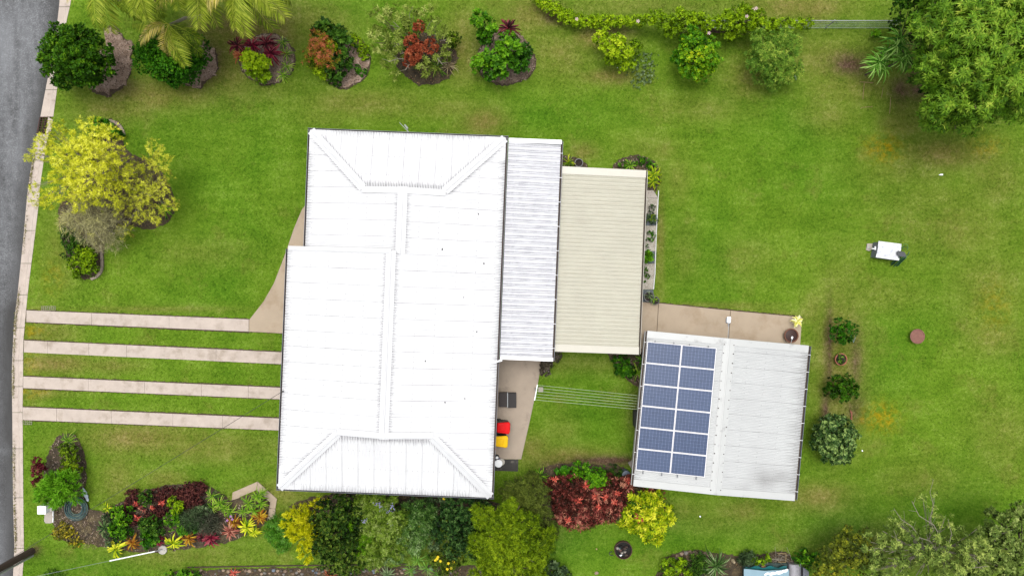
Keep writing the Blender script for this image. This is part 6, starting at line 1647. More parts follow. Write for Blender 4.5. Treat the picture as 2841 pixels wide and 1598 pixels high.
# ------------------------------------------------------------------ bins, mats, buckets on the apron
M_RED = mat('red_plastic', S(236, 8, 14, .62), .55, .08, 3, 20, bmp=0, spec=.15)
M_YELL = mat('yellow_plastic', S(255, 202, 2, .62), .55, .06, 3, 20, bmp=0, spec=.15)
M_BINB = mat('dark_green_bin_plastic', S(38, 44, 38, .5), .5, .1)
def bin_(label, lid_mat, u, v, rz):
    c = P(u, v, 1.05)
    root = thing('wheelie_bin', label, 'bin', (c.x, c.y, 0), 'bins on the concrete apron', rotz=rz)
    b = MB()                                             # local: front to +x
    v0 = [(-.24, -.23, .08), (.20, -.23, .08), (.20, .23, .08), (-.24, .23, .08), (-.30, -.28, .98), (.30, -.28, .98), (.30, .28, .98), (-.30, .28, .98)]
    b.add(v0, [(3, 2, 1, 0), (0, 1, 5, 4), (1, 2, 6, 5), (2, 3, 7, 6), (3, 0, 4, 7), (4, 5, 6, 7)])
    b.build('body', M_BINB, root, local=True)
    b = MB()
    L = []
    def ring(x0, x1, y, r, z):
        o = []
        for cx, cy, a0 in ((x1 - r, y - r, 0), (x0 + r * .5, y - r, 90), (x0 + r * .5, -y + r, 180), (x1 - r, -y + r, 270)):
            for k in range(4):
                a = math.radians(a0 + 30 * k); rr_ = r if cx > 0 else r * .5
                o.append((cx + rr_ * math.cos(a), cy + rr_ * math.sin(a), z + (.02 if cx < 0 else 0)))
        return o
    rings = [ring(-.33, .35, .305, .11, .985), ring(-.33, .35, .305, .11, 1.02), ring(-.29, .31, .265, .09, 1.055), ring(-.16, .13, .15, .04, 1.068), ring(-.15, .12, .14, .04, 1.058)]
    vs = [p for r_ in rings for p in r_]
    fs = [(k * 16 + i, k * 16 + (i + 1) % 16, (k + 1) * 16 + (i + 1) % 16, (k + 1) * 16 + i) for k in range(4) for i in range(16)] + [tuple(range(64, 80)), tuple(reversed(range(16)))]
    b.add(vs, fs); b.build('lid', lid_mat, root, local=True)
    MB().tube([(-.37, -.20, 1.0), (-.40, -.20, .98), (-.40, .20, .98), (-.37, .20, 1.0)], .017, 6).build('handle', M_BINB, root, local=True)
    for s_ in (-1, 1):
        MB().tube([(-.25, s_ * .27, .1), (-.25, s_ * .215, .1)], .1, 14).build('wheel', M_BLACK, root, local=True)
        MB().box(.02, .07, s_ * .22 - .02, s_ * .22 + .02, 1.066, 1.075).build('lid_rib', lid_mat, root, local=True)
    return root
bin_('red lidded wheelie bin on the concrete apron', M_RED, 1396, 1187, math.radians(-3))
bin_('yellow lidded wheelie bin beside the house gutter on the apron', M_YELL, 1390, 1225, math.radians(-3))
gl = thing('red_lid_scrap', 'orange red plastic handle poking out below the yellow bin', 'tool', P(1374, 1243, 0))
MB().tube([P(1373, 1240, .05), P(1374, 1246, .5)], .04, 7).build('handle', M_RED, gl)
M_MATD = mat('dark_brown_lid', S(56, 46, 44, .5), .7, .12, 5, 80)
ht = thing('pit_cover', 'two leaf dark brown cover raised on the apron beside the house', 'cover', P(1407, 1111, 0))
MB().rbox(P(1384, 0, .3).x, P(1407, 0, .3).x, P(0, 1129, .3).y, P(0, 1089, .3).y, .035, .30, .01).build('cover_leaf', M_MATD, ht)
MB().rbox(P(1409.5, 0, .3).x, P(1432.5, 0, .3).x, P(0, 1131, .3).y, P(0, 1090, .3).y, .035, .295, .01).build('cover_leaf', mat('darker_brown_lid', S(42, 36, 36, .5), .7, .12, 5, 80), ht)
MB().box(P(1407.4, 0, .3).x, P(1409.2, 0, .3).x, P(0, 1130, .3).y, P(0, 1089, .3).y, .035, .29).build('hinge', M_GALV, ht)
def bucket(label, u, v, r, h, m1, m2, lid=True, z0=.03):
    c = P(u, v, h)
    root = thing('bucket', label, 'bucket', (c.x, c.y, z0), 'buckets on the blackened slab')
    if lid:
        MB().lathe((c.x, c.y, z0), [(r * .85, 0), (r, h)], 20).build('body', m1, root)
        MB().lathe((c.x, c.y, z0 + h), [(r * 1.06, -.03), (r * 1.06, .012), (r * .95, .02), (r * .9, .012)], 20).build('lid', m2, root)
    else:
        MB().lathe((c.x, c.y, z0), [(r * .85, 0), (r, h), (r * .92, h), (r * .8, .06)], 20).build('body', m1, root)
    return root
bucket('white lidded bucket in front on the blackened slab', 1383, 1285, .19, .36, M_WHITEP, M_WHITEP)
bucket('cream bucket half hidden behind the white lidded one', 1391, 1281, .17, .2, mat('cream_plastic', S(220, 214, 200, .45), .5, .08), mat('cream_plastic_lid', S(214, 208, 194, .45), .5, .08))
pb = bucket('black tub holding a white cup beside the apron edge', 1378, 1269, .14, .26, M_BLACK, M_BLACK, lid=False)
cc = P(1379, 1269, .2)
ct = thing('paint_pot', 'small white pot standing inside the black tub', 'pot', (cc.x, cc.y, .1))
MB().lathe((cc.x, cc.y, .09), [(.06, 0), (.075, .14), (.06, .145)], 14).build('pot', M_WHITEP, ct)
bt = thing('brush', 'blue handled brush lying by the white buckets', 'brush', P(1386, 1272, .05))
MB().tube([P(1382, 1271, .2), P(1390, 1273, .2)], .018, 6).build('handle', mat('blue_plastic', S(60, 90, 190, .5), .4), bt)

# ------------------------------------------------------------------ clothesline
cl = thing('clothesline', 'six wire clothesline stretched from a white bar on the apron edge to the shed', 'clothesline', P(1486, 1090, 0))
zc = 1.55
a0, a1 = P(1491, 1067, zc), P(1483, 1110, zc)
MB().tube([a0, a1], .03, 8).build('end_bar', M_WHITEP, cl)
am = a0.lerp(a1, .5)
MB().tube([(am.x, am.y, 0), am], .03, 8).build('post', M_GALV, cl)
b0, b1 = P(1779, 1097, zc + .1), P(1774, 1137, zc + .1)
MB().tube([b0, b1], .022, 6).build('end_bar', M_WHITEP, cl)
M_LINE = mat('pale_green_line', S(176, 196, 150, .55), .5, .08)
for k in range(6):
    f = .03 + .94 * k / 5
    MB().tube(sag(a0.lerp(a1, f), b0.lerp(b1, f), .03, 8), .0105, 5).build('line', M_LINE, cl)
cb = thing('concrete_block', 'small pale concrete block by the clothesline post', 'block', P(1500, 1078, 0))
MB().rbox(P(1493, 0).x, P(1507, 0).x, P(0, 1087).y, P(0, 1073).y, -.03, .1, .03).build('block', M_SLAB, cb)
# black tub and blue bottle half under the shed eave, concrete wedge, drum
tb = thing('black_tub', 'black plastic tub half hidden under the west eave of the shed', 'tub', P(1770, 1165, 0))
MB().rbox(P(1761, 0, .6).x, P(1790, 0, .6).x, P(0, 1189, .6).y, P(0, 1141, .6).y, 0, .55, .12).build('body', M_BLACK, tb)
bl_ = thing('blue_bottle', 'pale blue container just below the black tub at the shed wall', 'container', P(1768, 1198, 0))
MB().lathe(P(1769, 1198, 0), [(.09, 0), (.09, .3), (.03, .4), (.03, .46)], 12).build('body', mat('light_blue_plastic', S(130, 170, 220, .5), .4), bl_)
wd = thing('concrete_wedge', 'grey concrete slab corner sticking out from under the shed', 'slab', P(1755, 1290, 0))
MB().prism(px([(1742, 1283), (1772, 1262), (1790, 1270), (1785, 1320), (1758, 1310)]), -.05, .07).build('slab', M_OLDCON, wd)
dm = thing('drum', 'drum with blue grey round lid at the shed corner by the crotons', 'drum', P(1738, 1318, 0))
c = P(1738, 1318, .6); M_DRUM = mat('blue_grey_lid', S(92, 106, 122, .5), .5, .1, 4, 40)
MB().lathe((c.x, c.y, 0), [(.20, 0), (.21, .3), (.20, .58)], 22).build('body', M_DRUM, dm)
MB().lathe((c.x, c.y, .582), [(.225, -.03), (.225, .015), (.205, .02), (.2, .008), (.02, .012)], 22).build('lid', M_DRUM, dm)

# ------------------------------------------------------------------ planter strip beside the patio
st_ = thing('planter_box', 'narrow edged planter strip along the right side of the patio cover', 'planter', P(1808, 680, 0))
e = [(1826, 530), (1820, 640), (1816, 760), (1812, 803)]
b = MB()
for i in range(3):
    a, c = P(*e[i]), P(*e[i + 1])
    b.tube([(a.x, a.y, .10), (c.x, c.y, .10)], .022, 4)
b.build('white_edge', M_POST, st_)
M_PEB = bed_mat('cream_pebble', (S(146, 136, 120), S(196, 188, 172), S(226, 220, 208)))
M_PEBB = leaf_mat('pebbles', [S(150, 140, 124), S(196, 188, 174), S(222, 216, 204), S(240, 236, 228)], .8, 0)
M_SLATE = mat('grey_slate', S(88, 96, 102, .5), .7, .15, 4, 50)
def strip(v0, v1):
    def ed(v, s): return 1788 - (v - 540) * .036 if s == 0 else along([(x, y) for x, y in e], v)
    return [(ed(v0, 0), v0), (ed(v0, 1), v0), (ed(v1, 1), v1), (ed(v1, 0), v1)]
for (v0, v1, kind_) in ((529, 550, 'paver'), (551, 596, 'peb'), (597, 626, 'paver'), (627, 697, 'peb'), (698, 731, 'paver'), (732, 803, 'peb'), (804, 838, 'paver')):
    pts = px(strip(v0, v1))
    MB().prism(pts, -.05, .05 if kind_ == 'peb' else .07).build('pebble_bed' if kind_ == 'peb' else 'slate_paver', M_PEB if kind_ == 'peb' else M_SLATE if v0 != 529 else M_SLAB, st_)
    NOGRASS.append(pts)
    if kind_ == 'peb':
        X0 = np.array(pts); lo, hi = X0.min(0), X0.max(0)
        N = 900; C = RNG.uniform(lo, hi, (N, 2)); C = C[inside(C[:, 0], C[:, 1], pts)]; N = len(C)
        a = RNG.uniform(0, 6.28, N); r_ = RNG.uniform(.010, .024, N)
        V = []
        for k in range(4):
            V.append(np.stack([C[:, 0] + r_ * np.cos(a + k * 1.57), C[:, 1] + r_ * .75 * np.sin(a + k * 1.57), np.full(N, .055)], 1))
        V.append(np.stack([C[:, 0], C[:, 1], .055 + r_ * .9], 1))
        V = np.stack(V, 1).reshape(-1, 3); q = np.arange(N)[:, None] * 5
        F = np.concatenate([q + [[0, 1, 4]], q + [[1, 2, 4]], q + [[2, 3, 4]], q + [[3, 0, 4]]])
        o = put('pebbles', V, F, M_PEBB, st_, face_attr={'tint': np.tile(RNG.random(N), 4)}); o['kind'] = 'stuff'
plant('succulent', 'dusty green succulent on the upper pebble bed', 'plant', [(1808, 578, 12, .2), (1806, 600, 14, .25), (1812, 612, 12, .2)], 'small', L_GREYG, z=.2, scale=.8, stems=False, base_tint=.15)
plant('succulent', 'yellowish succulent on the slate below the upper pebble bed', 'plant', [(1812, 605, 10, .3, .2), (1800, 612, 8, .3)], 'small', L_OLIVE, z=.3, scale=.8, stems=False, base_tint=.35)
plant('seedlings', 'scattered green seedlings on the middle pebble bed', 'plant', [(1800, 645, 7), (1812, 655, 7), (1798, 665, 6), (1808, 668, 6), (1799, 683, 5), (1810, 648, 5)], 'ground', L_BRIGHT, z=.14, stems=False, flat=.4, base_tint=.15)
plant('seedlings', 'scattered green seedlings on the lowest pebble bed', 'plant', [(1792, 755, 8), (1797, 768, 7), (1789, 745, 6), (1787, 780, 5)], 'ground', L_MID, z=.14, stems=False, flat=.4, base_tint=.2)
M_TERRA = mat('terracotta', S(176, 104, 78, .5), .8, .18, 6, 50)
M_BROWNPOT = mat('brown_glazed_pot', S(126, 82, 62, .5), .6, .15, 5, 40, spec=.2)
M_BLKPOT = mat('black_pot_plastic', S(30, 32, 34, .5), .35, .1)
M_POTSOIL = bed_mat('potting_soil', (S(26, 20, 18), S(50, 38, 34), S(82, 64, 54)))
def pot(label, u, v, r, h, m_, soil=M_POTSOIL, lip=1.0, z0=.0, cat='pot', name='plant_pot', depth=.05, group=None, n=24):
    c = P(u, v, z0 + h)
    root = thing(name, label, cat, (c.x, c.y, z0), group)
    MB().lathe((c.x, c.y, z0), [(r * .7, 0), (r * .92, h * .8), (r, h * .82), (r, h), (r * .86, h), (r * .84, h - depth - .02)], n).build('pot', m_, root)
    MB().lathe((c.x, c.y, z0), [(r * .845, h - depth - .02), (r * .4, h - depth), (.01, h - depth + .01)], n).build('soil', soil, root)
    return root
pot('black round pot with a straggly plant at the bottom of the planter strip', 1801, 823, .27, .35, M_BLKPOT)
pot('black round pot overhanging the path at the end of the planter strip', 1818, 834, .22, .3, M_BLKPOT)
pot('brown pot with a bushy green plant on the slate of the planter strip', 1799, 712, .24, .28, M_TERRA)
pot('black pot lying by the strap leaves above the annexe corner', 1606, 452, .22, .22, M_BLKPOT, depth=.1)
pot('terracotta rimmed pot of dark soil in the strip right of the shed', 2334, 997, .32, .3, M_TERRA, depth=.06)
plant('potted_plant', 'bushy bright green plant growing in the brown pot of the planter strip', 'plant', [(1799, 708, 14), (1804, 718, 12), (1793, 718, 11), (1797, 700, 10)], 'broad', L_BRIGHT, z=.42, stems=False, scale=.8)
plant('potted_plant', 'small sparse plant in the terracotta rimmed pot', 'plant', [(2334, 990, 8), (2338, 1002, 8), (2328, 1000, 7)], 'small', L_MID, z=.38, stems=False, dens=.7)
rosette('potted_plant', 'grey strap leaved plant in the black pot of the planter strip', 'plant', 1801, 820, .4, 20, 12, .1, L_GREYG, .5)
rosette('potted_plant', 'green strap leaved plant in the pot overhanging the path', 'plant', 1813, 832, .35, 18, 8, .12, L_STRAP, .5)
bowl = pot('large brown glazed bowl of dark water at the shed path corner', 2196, 931, .37, .34, M_BROWNPOT, mat('dark_water', S(66, 42, 36, .5), .45, .15, spec=.2), name='water_bowl', cat='bowl', depth=.03, n=32)
bb = thing('birdbath', 'round terracotta dish with pale rim standing alone on the lawn', 'birdbath', P(2545, 933, 0))
c = P(2545, 933, .3)
MB().lathe((c.x, c.y, 0), [(.2, 0), (.1, .05), (.1, .24)], 20).build('pedestal', M_TERRA, bb)
MB().lathe((c.x, c.y, .24), [(.1, 0), (.36, .05), (.385, .085)], 30, False).build('bowl', mat('pale_terracotta', S(200, 164, 150, .5), .8, .1, 5, 50), bb)
MB().lathe((c.x, c.y, .245), [(.385, .08), (.355, .08), (.33, .055), (.08, .052), (.01, .058)], 30, False).build('dish', mat('stained_terracotta', S(140, 92, 78, .5), .8, .25, 7, 40), bb)
# floodlights reaching out from the shed
def floodlight(label, u0, v0, u1, v1, hx, hy, z=2.45):
    p0, p1 = P(u0, v0, z), P(u1, v1, z)
    root = thing('floodlight', label, 'lamp', p0, 'lamps on the shed wall')
    MB().tube([p0 - Vector((0, .3, 0)), p0, p0.lerp(p1, .6) + Vector((0, 0, .03)), p1], .014, 6).build('arm', M_GALV, root)
    d = (p1 - p0).normalized(); s_ = Vector((-d.y, d.x, 0))
    def T(x, y, zz): return p1 + d * x + s_ * y + Vector((0, 0, zz))
    MB().rbox(0, hx, -hy / 2, hy / 2, -.06, .03, min(hx, hy) * .3, T).build('head', M_WHITEP, root)
    if hx > .2:
        MB().rbox(-.02, hx * .8, -hy * .62, hy * .62, -.14, -.062, .04, T).build('housing', M_GUT, root)
        MB().tube([T(-.16, 0, -.03), T(0, 0, -.02)], .035, 8).build('knuckle', M_GUT, root)
floodlight('white floodlight on a long arm above the middle of the shed path', 2019, 940, 2022, 896, .31, .19)
floodlight('small white lamp on an arm above the brown bowl', 2193, 956, 2197, 940, .12, .07)

# ------------------------------------------------------------------ pump cover on the back lawn
pc = thing('pump_cover', 'white weathered gabled box on the back lawn with pipe fittings', 'pump cover', P(2465, 697, 0))
zt = .62
q = [P(u, v, zt) for u, v in ((2438, 669), (2501, 677), (2494, 723), (2430, 714))]
n0, n1 = (q[0] + q[3]) / 2 + Vector((0, 0, .05)), (q[1] + q[2]) / 2 + Vector((0, 0, .05))
M_PUMP = mat('weathered_white_sheet', (0.47, 0.474, 0.49, 1), .5, .08, 3, 40, stain=S(168, 172, 194, .48), stain_scale=4.5, stain_lo=.5, stain_hi=.7)
b = MB(); t_ = Vector((0, 0, .02))
b.add([q[0], q[1], n1, n0, q[3], q[2]], [(0, 3, 2, 1), (3, 4, 5, 2)])
b.add([p - t_ for p in (q[0], q[1], n1, n0, q[3], q[2])], [(0, 1, 2, 3), (3, 2, 5, 4)])
b.build('lid', M_PUMP, pc)
cm = (q[0] + q[1] + q[2] + q[3]) / 4
qi = [cm + (p - cm) * .93 for p in q]
MB().prism([p[:2] for p in qi], 0, zt - .025).build('box', M_GUT, pc)
MB().tube([P(2419, 690, .35), P(2432, 691, .35), P(2440, 692, .35)], .03, 8).tube([P(2429, 684, .35), P(2429, 694, .35)], .05, 8).build('pipe_fitting', M_WHITEP, pc)
sv_ = thing('valve_cover', 'small pale square concrete valve cover beside the pump box', 'cover', P(2411, 687, 0))
MB().prism(px([(2405, 676), (2420, 676), (2417, 692), (2411, 697), (2402, 694)]), -.03, .05).build('cover', M_SLAB, sv_)
MB().lathe(P(2410, 687, .052), [(.06, 0), (.06, .012), (.02, .02)], 12).build('cap', M_LEAD, sv_)
hr = thing('hose_hanger', 'dark saddle shaped hose hanger at the corner of the pump box', 'hose hanger', P(2502, 704, 0))
pz = P(2504, 705, .72)
MB().tube([(pz.x, pz.y, 0), (pz.x, pz.y, .72)], .025, 6).build('post', M_BLACK, hr)
b = MB(); sadd = px([(2489, 702), (2492, 696), (2500, 697), (2510, 700), (2514, 707), (2512, 713), (2503, 712), (2491, 709)], .8)
b.prism(sadd, .74, .79); b.build('saddle', mat('dark_grey_plastic', S(66, 70, 76, .5), .4, .1), hr)
gh = thing('garden_hose', 'bundle of dark green garden hose hanging beside the pump box', 'hose', P(2508, 725, 0))
M_TEAL = mat('teal_hose', S(16, 92, 84, .5), .35, .15); M_DKTEAL = mat('dark_green_hose', S(10, 58, 52, .5), .4, .2)
for k in range(14):
    x_ = (k % 7 - 3) * .035; yy = -.25 - .02 * (k // 7)
    p0 = P(2506, 708, .72); d = Vector((-.10, -.52, 0))
    s_ = Vector((.98, -.19, 0)) * x_ * 1.6
    f0, f1 = p0 + s_, p0 + d * rr.uniform(.85, 1.1) + s_ * 1.1
    f1.z = .05; mid = f0.lerp(f1, .5); mid.z = .42 + .05 * rr.random()
    MB().tube([f0, f0.lerp(mid, .5) + Vector((0, 0, .1)), mid, mid.lerp(f1, .6), f1], .018, 6).build('hose_loop', M_TEAL if k % 3 == 1 else M_DKTEAL, gh)
pts = [P(2510 + 12 * math.cos(a), 698 + 12 * math.sin(a) * 1.1, .5 + .2 * math.sin(a * 1.3)) for a in np.linspace(0, 5.4, 22)]
MB().tube(pts, .017, 6).build('hose_loop', M_TEAL, gh)
pts = [P(2512 + 7 * math.cos(a), 686 + 9 * math.sin(a), .25) for a in np.linspace(2, 7.5, 20)]
MB().tube(pts, .014, 6).build('hose_loop', mat('bright_green_hose', S(80, 140, 60, .5), .4), gh)

# ------------------------------------------------------------------ fire pit, bottom garden, stone wall
fp = thing('fire_pit', 'round rusty fire pit of charred stones on the south lawn', 'fire pit', P(1725, 1518, 0))
c = P(1728, 1522, 0)
MB().lathe(c, [(.46, 0), (.46, .22), (.44, .22), (.43, .05)], 24, False).build('ring', M_RUST, fp)
MB().lathe(c, [(.44, .03), (.2, .05), (.01, .06)], 24, False).build('ash', M_DARK, fp)
for k in range(20):
    a = rr.uniform(0, 6.28); r_ = rr.uniform(0, .33)
    m_ = (M_DARK, M_POLE, M_RUST, M_OLDCON)[k % 4 if k % 8 else 0] if k < 17 else M_HOSE
    stone_mesh(MB(), Vector((c.x + r_ * math.cos(a), c.y + r_ * math.sin(a), .05 + rr.uniform(0, .08))), rr.uniform(.05, .10), rr.uniform(.08, .14), k, 7).build('charred_stone', m_, fp)
p = P(1722, 1540, .26); MB().add([p + Vector((x, y, z)) for x, y, z in ((-.08, 0, 0), (0, -.05, .02), (.09, .02, 0), (.02, .06, .04), (-.04, .03, .03))], [(0, 1, 2, 3, 4)]).build('white_scrap', M_SCRAPW, fp)
MB().tube([P(1698, 1528, .06), P(1690, 1534, .05), P(1692, 1539, .05), P(1702, 1540, .1)], .022, 6).build('handle', M_BLACK, fp)
def edge_stones(name, label, pts, mts, r0, h, cat, gap=.0):
    root = thing(name, label, cat, P(*pts[0]))
    for i, (u, v) in enumerate(pts):
        stone_mesh(MB(), P(u, v, -.03), r0 * rr.uniform(.8, 1.2), h * rr.uniform(.8, 1.2), int(u * 3 + v), 8).build('stone', mts[i % len(mts)], root)
    return root
STN = [mat('grey_stone', S(140, 134, 126, .45), .9, .2, 8, 60), mat('brown_stone', S(138, 116, 96, .45), .9, .2, 8, 60), mat('tan_stone', S(176, 152, 128, .45), .9, .2, 8, 60), mat('blue_grey_stone', S(126, 138, 150, .45), .85, .15, 8, 60), mat('dark_stone', S(92, 84, 74, .45), .9, .25, 8, 60)]
edge_stones('stone_edging', 'curved row of stones edging the top of the bottom garden', [(1878, 1540), (1890, 1535), (1902, 1532), (1915, 1531), (1928, 1531), (1942, 1532), (1955, 1534), (1966, 1538), (1872, 1549)], [STN[1], STN[2], STN[0]], .14, .12, 'edging')
sr_ = thing('garden_stone', 'flat grey brown rock among weeds in the bottom garden', 'stone', P(1908, 1560, 0))
stone_mesh(MB(), P(1908, 1558, 0), .2, .1, 77, 9).build('stone', STN[1], sr_)
urn = pot('pinkish terracotta urn at the bottom edge beside the spiky clump', 1945, 1602, .28, .5, mat('dusty_terracotta', S(178, 140, 120, .5), .8, .15, 6, 50), depth=.06)
wall = thing('stone_wall', 'low rubble stone retaining wall along the bottom edge', 'wall', P(880, 1586, 0))
MB().box(P(500, 0).x, P(1340, 0).x, P(0, 1596).y, P(0, 1577).y, -.35, -.12).build('wall_core', M_BEDD, wall)
for u in np.arange(560, 1330, 12.5):
    for row, v in enumerate((1579.5, 1588, 1596.5)):
        uu = u + rr.uniform(-3, 3) + row * 5; v2 = v + rr.uniform(-2, 2) - (uu - 560) * .006
        if rr.random() < .16 + (.35 if u > 930 else 0): continue
        stone_mesh(MB(), P(uu, v2, -.14 - row * .02), rr.uniform(.085, .15), rr.uniform(.16, .24), int(uu * 7 + v * 3), 7).build('stone', rr.choice(STN), wall)
MB().tube([P(520, 1573, .03), P(700, 1570, .04), P(900, 1567, .03), P(1130, 1564, .03)], .035, 5).build('timber_edge', M_POLE, wall)
# blue tabletop, grey box, bricks, timber frame
M_BLUET = mat('faded_blue_paint', S(146, 180, 196, .5), .6, .1, 3, 40)
tt = thing('blue_tabletop', 'faded blue board with flaking white paint at the bottom edge', 'board', P(2130, 1600, 0))
zb = .75
MB().prism(px([(2064, 1577), (2122, 1583), (2189, 1579), (2192, 1680), (2064, 1680)], zb), zb - .04, zb).build('board', M_BLUET, tt)
fl = ragged(px([(2120, 1592), (2126, 1588), (2150, 1586), (2186, 1577), (2184, 1584), (2160, 1592), (2150, 1591), (2138, 1596), (2132, 1592), (2122, 1597)], zb), .06, .02, 4)
MB().prism(fl, zb + .002, zb + .012).build('flaking_paint', M_WHITEP, tt)
for (u, v) in ((2070, 1590), (2185, 1590)): MB().tube([P(u, v, 0), P(u, v, .7)], .03, 6).build('leg', M_GALV, tt)
ts = thing('teal_tarp', 'crumpled teal tarpaulin showing behind the blue board', 'tarpaulin', P(2120, 1577, 0))
V = []
for i in range(15):
    u = 2068 + i * 8.2
    for j, v in enumerate((1571.5 + 3 * math.sin(i * 1.3), 1577, 1583)): p = P(u, v, .5 - .06 * j + .05 * math.sin(i * 2.1 + j)); V.append(p)
put('tarp', V, [(i * 3 + j, i * 3 + j + 1, (i + 1) * 3 + j + 1, (i + 1) * 3 + j) for i in range(14) for j in range(2)], mat('teal_tarp', S(40, 130, 134, .5), .45, .15), ts)
tr_ = thing('green_trough', 'dark green trough behind the blue board', 'trough', P(2125, 1568, 0))
MB().prism(px([(2063, 1560), (2185, 1562), (2185, 1600), (2063, 1600)], .25), 0, .25).build('trough', mat('dark_green_metal', S(44, 70, 64, .5), .6, .2), tr_)
for (u, v) in ((2096, 1570), (2117, 1569)):
    cu = P(u, v, .3); r_t = thing('pot_ring', 'small terracotta pot rim behind the blue board, %s' % ('the left one' if u < 2100 else 'the right one'), 'pot', (cu.x, cu.y, .25), 'small pots behind the blue board')
    MB().lathe((cu.x, cu.y, .252), [(.08, 0), (.105, .1), (.105, .13), (.085, .13), (.08, .06), (.01, .06)], 16, False).build('pot', mat('pale_pot', S(188, 140, 110, .5), .8, .1), r_t)
gb_ = thing('metal_drum', 'grey galvanised curved box at the right end of the blue board', 'metal box', P(2207, 1590, 0))
M_GALS = mat('dull_galvanised_sheet', S(168, 166, 172, .5), .4, .15, 6, 30, stain=S(110, 108, 112), stain_scale=5)
V, n = [], 8
for v in (1566, 1640):
    for k in range(n + 1):
        a = math.pi * k / n; p = P(2206, v, .6); V.append((p.x - .27 * math.cos(a), p.y, .45 + .2 * math.sin(a)))
b = MB(); b.add(V, [(k, k + 1, n + 2 + k, n + 1 + k) for k in range(n)] + [tuple(reversed(range(n + 1))), tuple(range(n + 1, 2 * n + 2))]); b.build('lid', M_GALS, gb_)
MB().prism(px([(2192, 1566), (2221, 1566), (2221, 1640), (2192, 1640)], .45), 0, .448).build('body', M_GALS, gb_)
MB().tube([P(2221, 1562, .5), P(2221.5, 1640, .5)], .02, 6).build('trim', M_GUT, gb_)
wg = thing('slatted_panel', 'grey slatted panel leaning beside the galvanised box', 'panel', P(2235, 1590, 0))
for k in range(5): MB().box(P(2226 + k * 4.2, 0, .2).x, P(2229 + k * 4.2, 0, .2).x, P(0, 1640, .2).y, P(0, 1572 + k * 3, .2).y, .03 + .0, .3 - k * .045).build('slat', M_GUT, wg)
bp = structure('brick_path', P(2052, 1585))
M_BRK = mat('old_brick', S(120, 84, 66, .45), .9, .2, 7, 50)
for i in range(3):
    for j in range(6):
        u0, v0 = 2034 + i * 10.5 + (5 if j % 2 else 0), 1562 + j * 6.6
        MB().prism(px([(u0, v0), (u0 + 9.6, v0 + .2), (u0 + 9.5, v0 + 5.9), (u0, v0 + 5.8)]), -.03, .035 + rr.uniform(-.008, .008)).build('brick', M_BRK, bp)
tf = thing('timber_frame', 'thin square timber frame lying on the brush pile', 'frame', P(2168, 1547, 0))
for (p0, p1) in (((2158, 1535), (2181, 1535)), ((2181, 1535), (2180, 1559)), ((2180, 1559), (2158, 1558))):
    MB().tube([P(p0[0], p0[1], .42), P(p1[0], p1[1], .42)], .018, 4).build('bar', mat('grey_timber', S(176, 152, 110, .45), .9, .15), tf)
gn = thing('garden_ornament', 'small cream garden ornament by the brick path', 'ornament', P(2032, 1553, 0))
MB().lathe(P(2032, 1553, 0), [(.08, 0), (.09, .1), (.06, .2), (.07, .28), (.03, .36)], 10).build('figure', mat('cream_plaster', S(216, 196, 160, .45), .8, .12), gn)

# ------------------------------------------------------------------ odds and ends
M_STICK = mat('dry_stick', S(178, 150, 104, .5), .9, .2)
def stick(label, pts, r=.012):
    o = MB().tube([P(u, v, .02) for u, v in pts], r, 5).build('stick', M_STICK, base=P(*pts[0]))
    setp(o, label, 'stick', 'dry sticks left of the mango tree')
stick('dry stick lying across the lawn, topmost and horizontal', [(2385, 228), (2404, 229), (2423, 231)], .016)
stick('dry stick standing lengthwise below the horizontal stick', [(2398, 231), (2396, 250), (2394, 276)])
stick('thin dry stick just right of the lengthwise one', [(2450, 243), (2448, 258), (2445, 271)], .01)
stick('long dry stick nearest the mango tree', [(2471, 270), (2470, 292), (2468, 316)])
stick('curved dry stick lowest of the sticks on the lawn', [(2388, 303), (2390, 299), (2402, 298), (2421, 296)])
stk = thing('blue_stake', 'pale blue forked stake beside the topmost shrub right of the shed', 'stake', P(2369, 948, 0))
for (u, v) in ((2361, 926), (2376, 926)): MB().tube([P(2368, 950, .02), P(u, v, .7)], .014, 5).build('prong', mat('pale_blue_stake', S(150, 178, 190, .5), .6), stk)
pf = thing('dry_frond', 'reddish dry leaf strip on the soil above the large round shrub', 'dry leaf', P(2361, 1150, 0))
for k in range(3): MB().tube([P(2358 + k * 3, 1136 + k * 3, .03), P(2362 + k, 1150, .05), P(2360 + k * 2, 1164, .03)], .018, 5).build('strip', mat('reddish_bark', S(160, 100, 76, .5), .9, .2), pf)
ws = thing('white_scrap', 'white scrap of paper lying on the back lawn below the mango tree', 'scrap', P(2610, 485, 0))
MB().add([P(2604, 486, .03), P(2609, 483, .05), P(2617, 483, .04), P(2616, 487, .03), P(2610, 487, .06)], [(0, 4, 1), (4, 3, 2, 1)]).build('scrap', M_SCRAPW, ws)
ww_ = thing('water_bottle', 'silvery bottle lying at the edge of the soft grey green shrub', 'bottle', P(2208, 215, 0))
MB().tube([P(2206, 210, .06), P(2208, 217, .06), P(2209, 222, .05)], [.05, .05, .02], 8).build('bottle', M_GALV, ww_)
nl = thing('wall_lamp', 'twin lamp bracket sticking out beyond the north eave of the house', 'lamp', P(1128, 357, 2.6))
h0 = P(1134, 368, 2.6)
for (u, v) in ((1108, 340), (1122, 346)): MB().tube([h0, P(u, v, 2.62)], .014, 5).build('arm', M_GALV, nl)
MB().tube([P(1123, 347, 2.62), P(1131, 358, 2.6)], [.04, .055], 8).build('head', M_LEAD, nl)
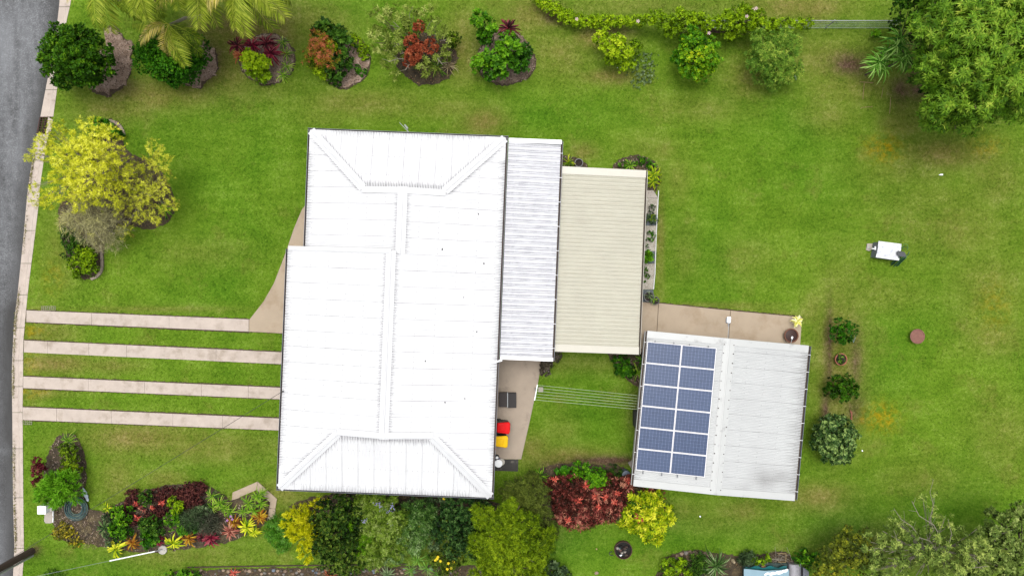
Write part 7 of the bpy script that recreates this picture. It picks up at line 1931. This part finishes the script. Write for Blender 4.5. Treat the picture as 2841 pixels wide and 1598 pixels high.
for i, (u, v) in enumerate(((196, 262), (2215, 965), (2392, 1250), (1942, 1432), (520, 1265), (1655, 1522), (755, 72))):
    b = MB(); p = P(u, v, .02)
    b.add([p + Vector((.05 * math.cos(k * 1.26) * (.5 if k % 2 else 1), .05 * math.sin(k * 1.26), .01 + .01 * (k % 2))) for k in range(5)], [(0, 1, 2, 3, 4)])
    if i in (2, 3): setp(b.build('white_petal', M_SCRAPW, base=p), 'tiny white speck on the lawn %s' % ('beside the large round dark shrub' if i == 2 else 'below the south side of the shed'), 'petal', 'white specks on the lawn near the shed')
    elif i == 5: setp(b.build('fallen_leaf', M_STICK, base=p), 'pale curled leaf on the lawn below the croton bed', 'leaf')
def flat_stone(label, u, v, r, m_):
    t_ = thing('garden_stone', label, 'stone', P(u, v, 0)); stone_mesh(MB(), P(u, v, -.02), r, .06, int(u)).build('stone', m_, t_)
flat_stone('tan flat rock at the lower left of the south lawn below the fire pit', 1655, 1588, .12, STN[2])

# ------------------------------------------------------------------ grass blades over the lawn
N = 330000
X = RNG.uniform(-27.4, 27.4, N); Y = RNG.uniform(-15.6, 15.6, N)
vv_ = 799 - Y * 53.0
kb = np.interp(vv_, [k[1] for k in KERB_BACK], [k[0] for k in KERB_BACK])
keep = X > (kb - 1420.5) / 53.0 + .01
for poly in NOGRASS:
    a = np.array(poly)
    lo, hi = a.min(0), a.max(0)
    cand = np.where(keep & (X > lo[0]) & (X < hi[0]) & (Y > lo[1]) & (Y < hi[1]))[0]
    if len(cand): keep[cand] &= ~inside(X[cand], Y[cand], poly)
for poly in SOFTBED:
    a = np.array(poly)
    lo, hi = a.min(0), a.max(0)
    cand = np.where(keep & (X > lo[0]) & (X < hi[0]) & (Y > lo[1]) & (Y < hi[1]))[0]
    if len(cand): keep[cand] &= ~(inside(X[cand], Y[cand], poly) & (RNG.random(len(cand)) > .08))
X, Y = X[keep], Y[keep]; N = len(X)
at = lawn_attrs(X, Y)
sp_ = RNG.random(N) > at['soil'] * .95
X, Y = X[sp_], Y[sp_]; at = {k: a[sp_] for k, a in at.items()}; N = len(X)
ang = RNG.uniform(0, 6.283, N); ln = RNG.uniform(.03, .085, N); wd_ = RNG.uniform(.006, .014, N)
dx, dy = np.cos(ang), np.sin(ang)
V = np.stack([np.stack([X - dy * wd_, Y + dx * wd_, np.full(N, -.005)], 1), np.stack([X + dy * wd_, Y - dx * wd_, np.zeros(N)], 1), np.stack([X + dx * ln, Y + dy * ln, RNG.uniform(.03, .075, N)], 1)], 1)
g = put('grass', V.reshape(-1, 3), np.arange(N * 3).reshape(-1, 3), lawn_mat('grass_blades', True), face_attr=dict(at, tint=RNG.random(N)))
g['kind'] = 'stuff'
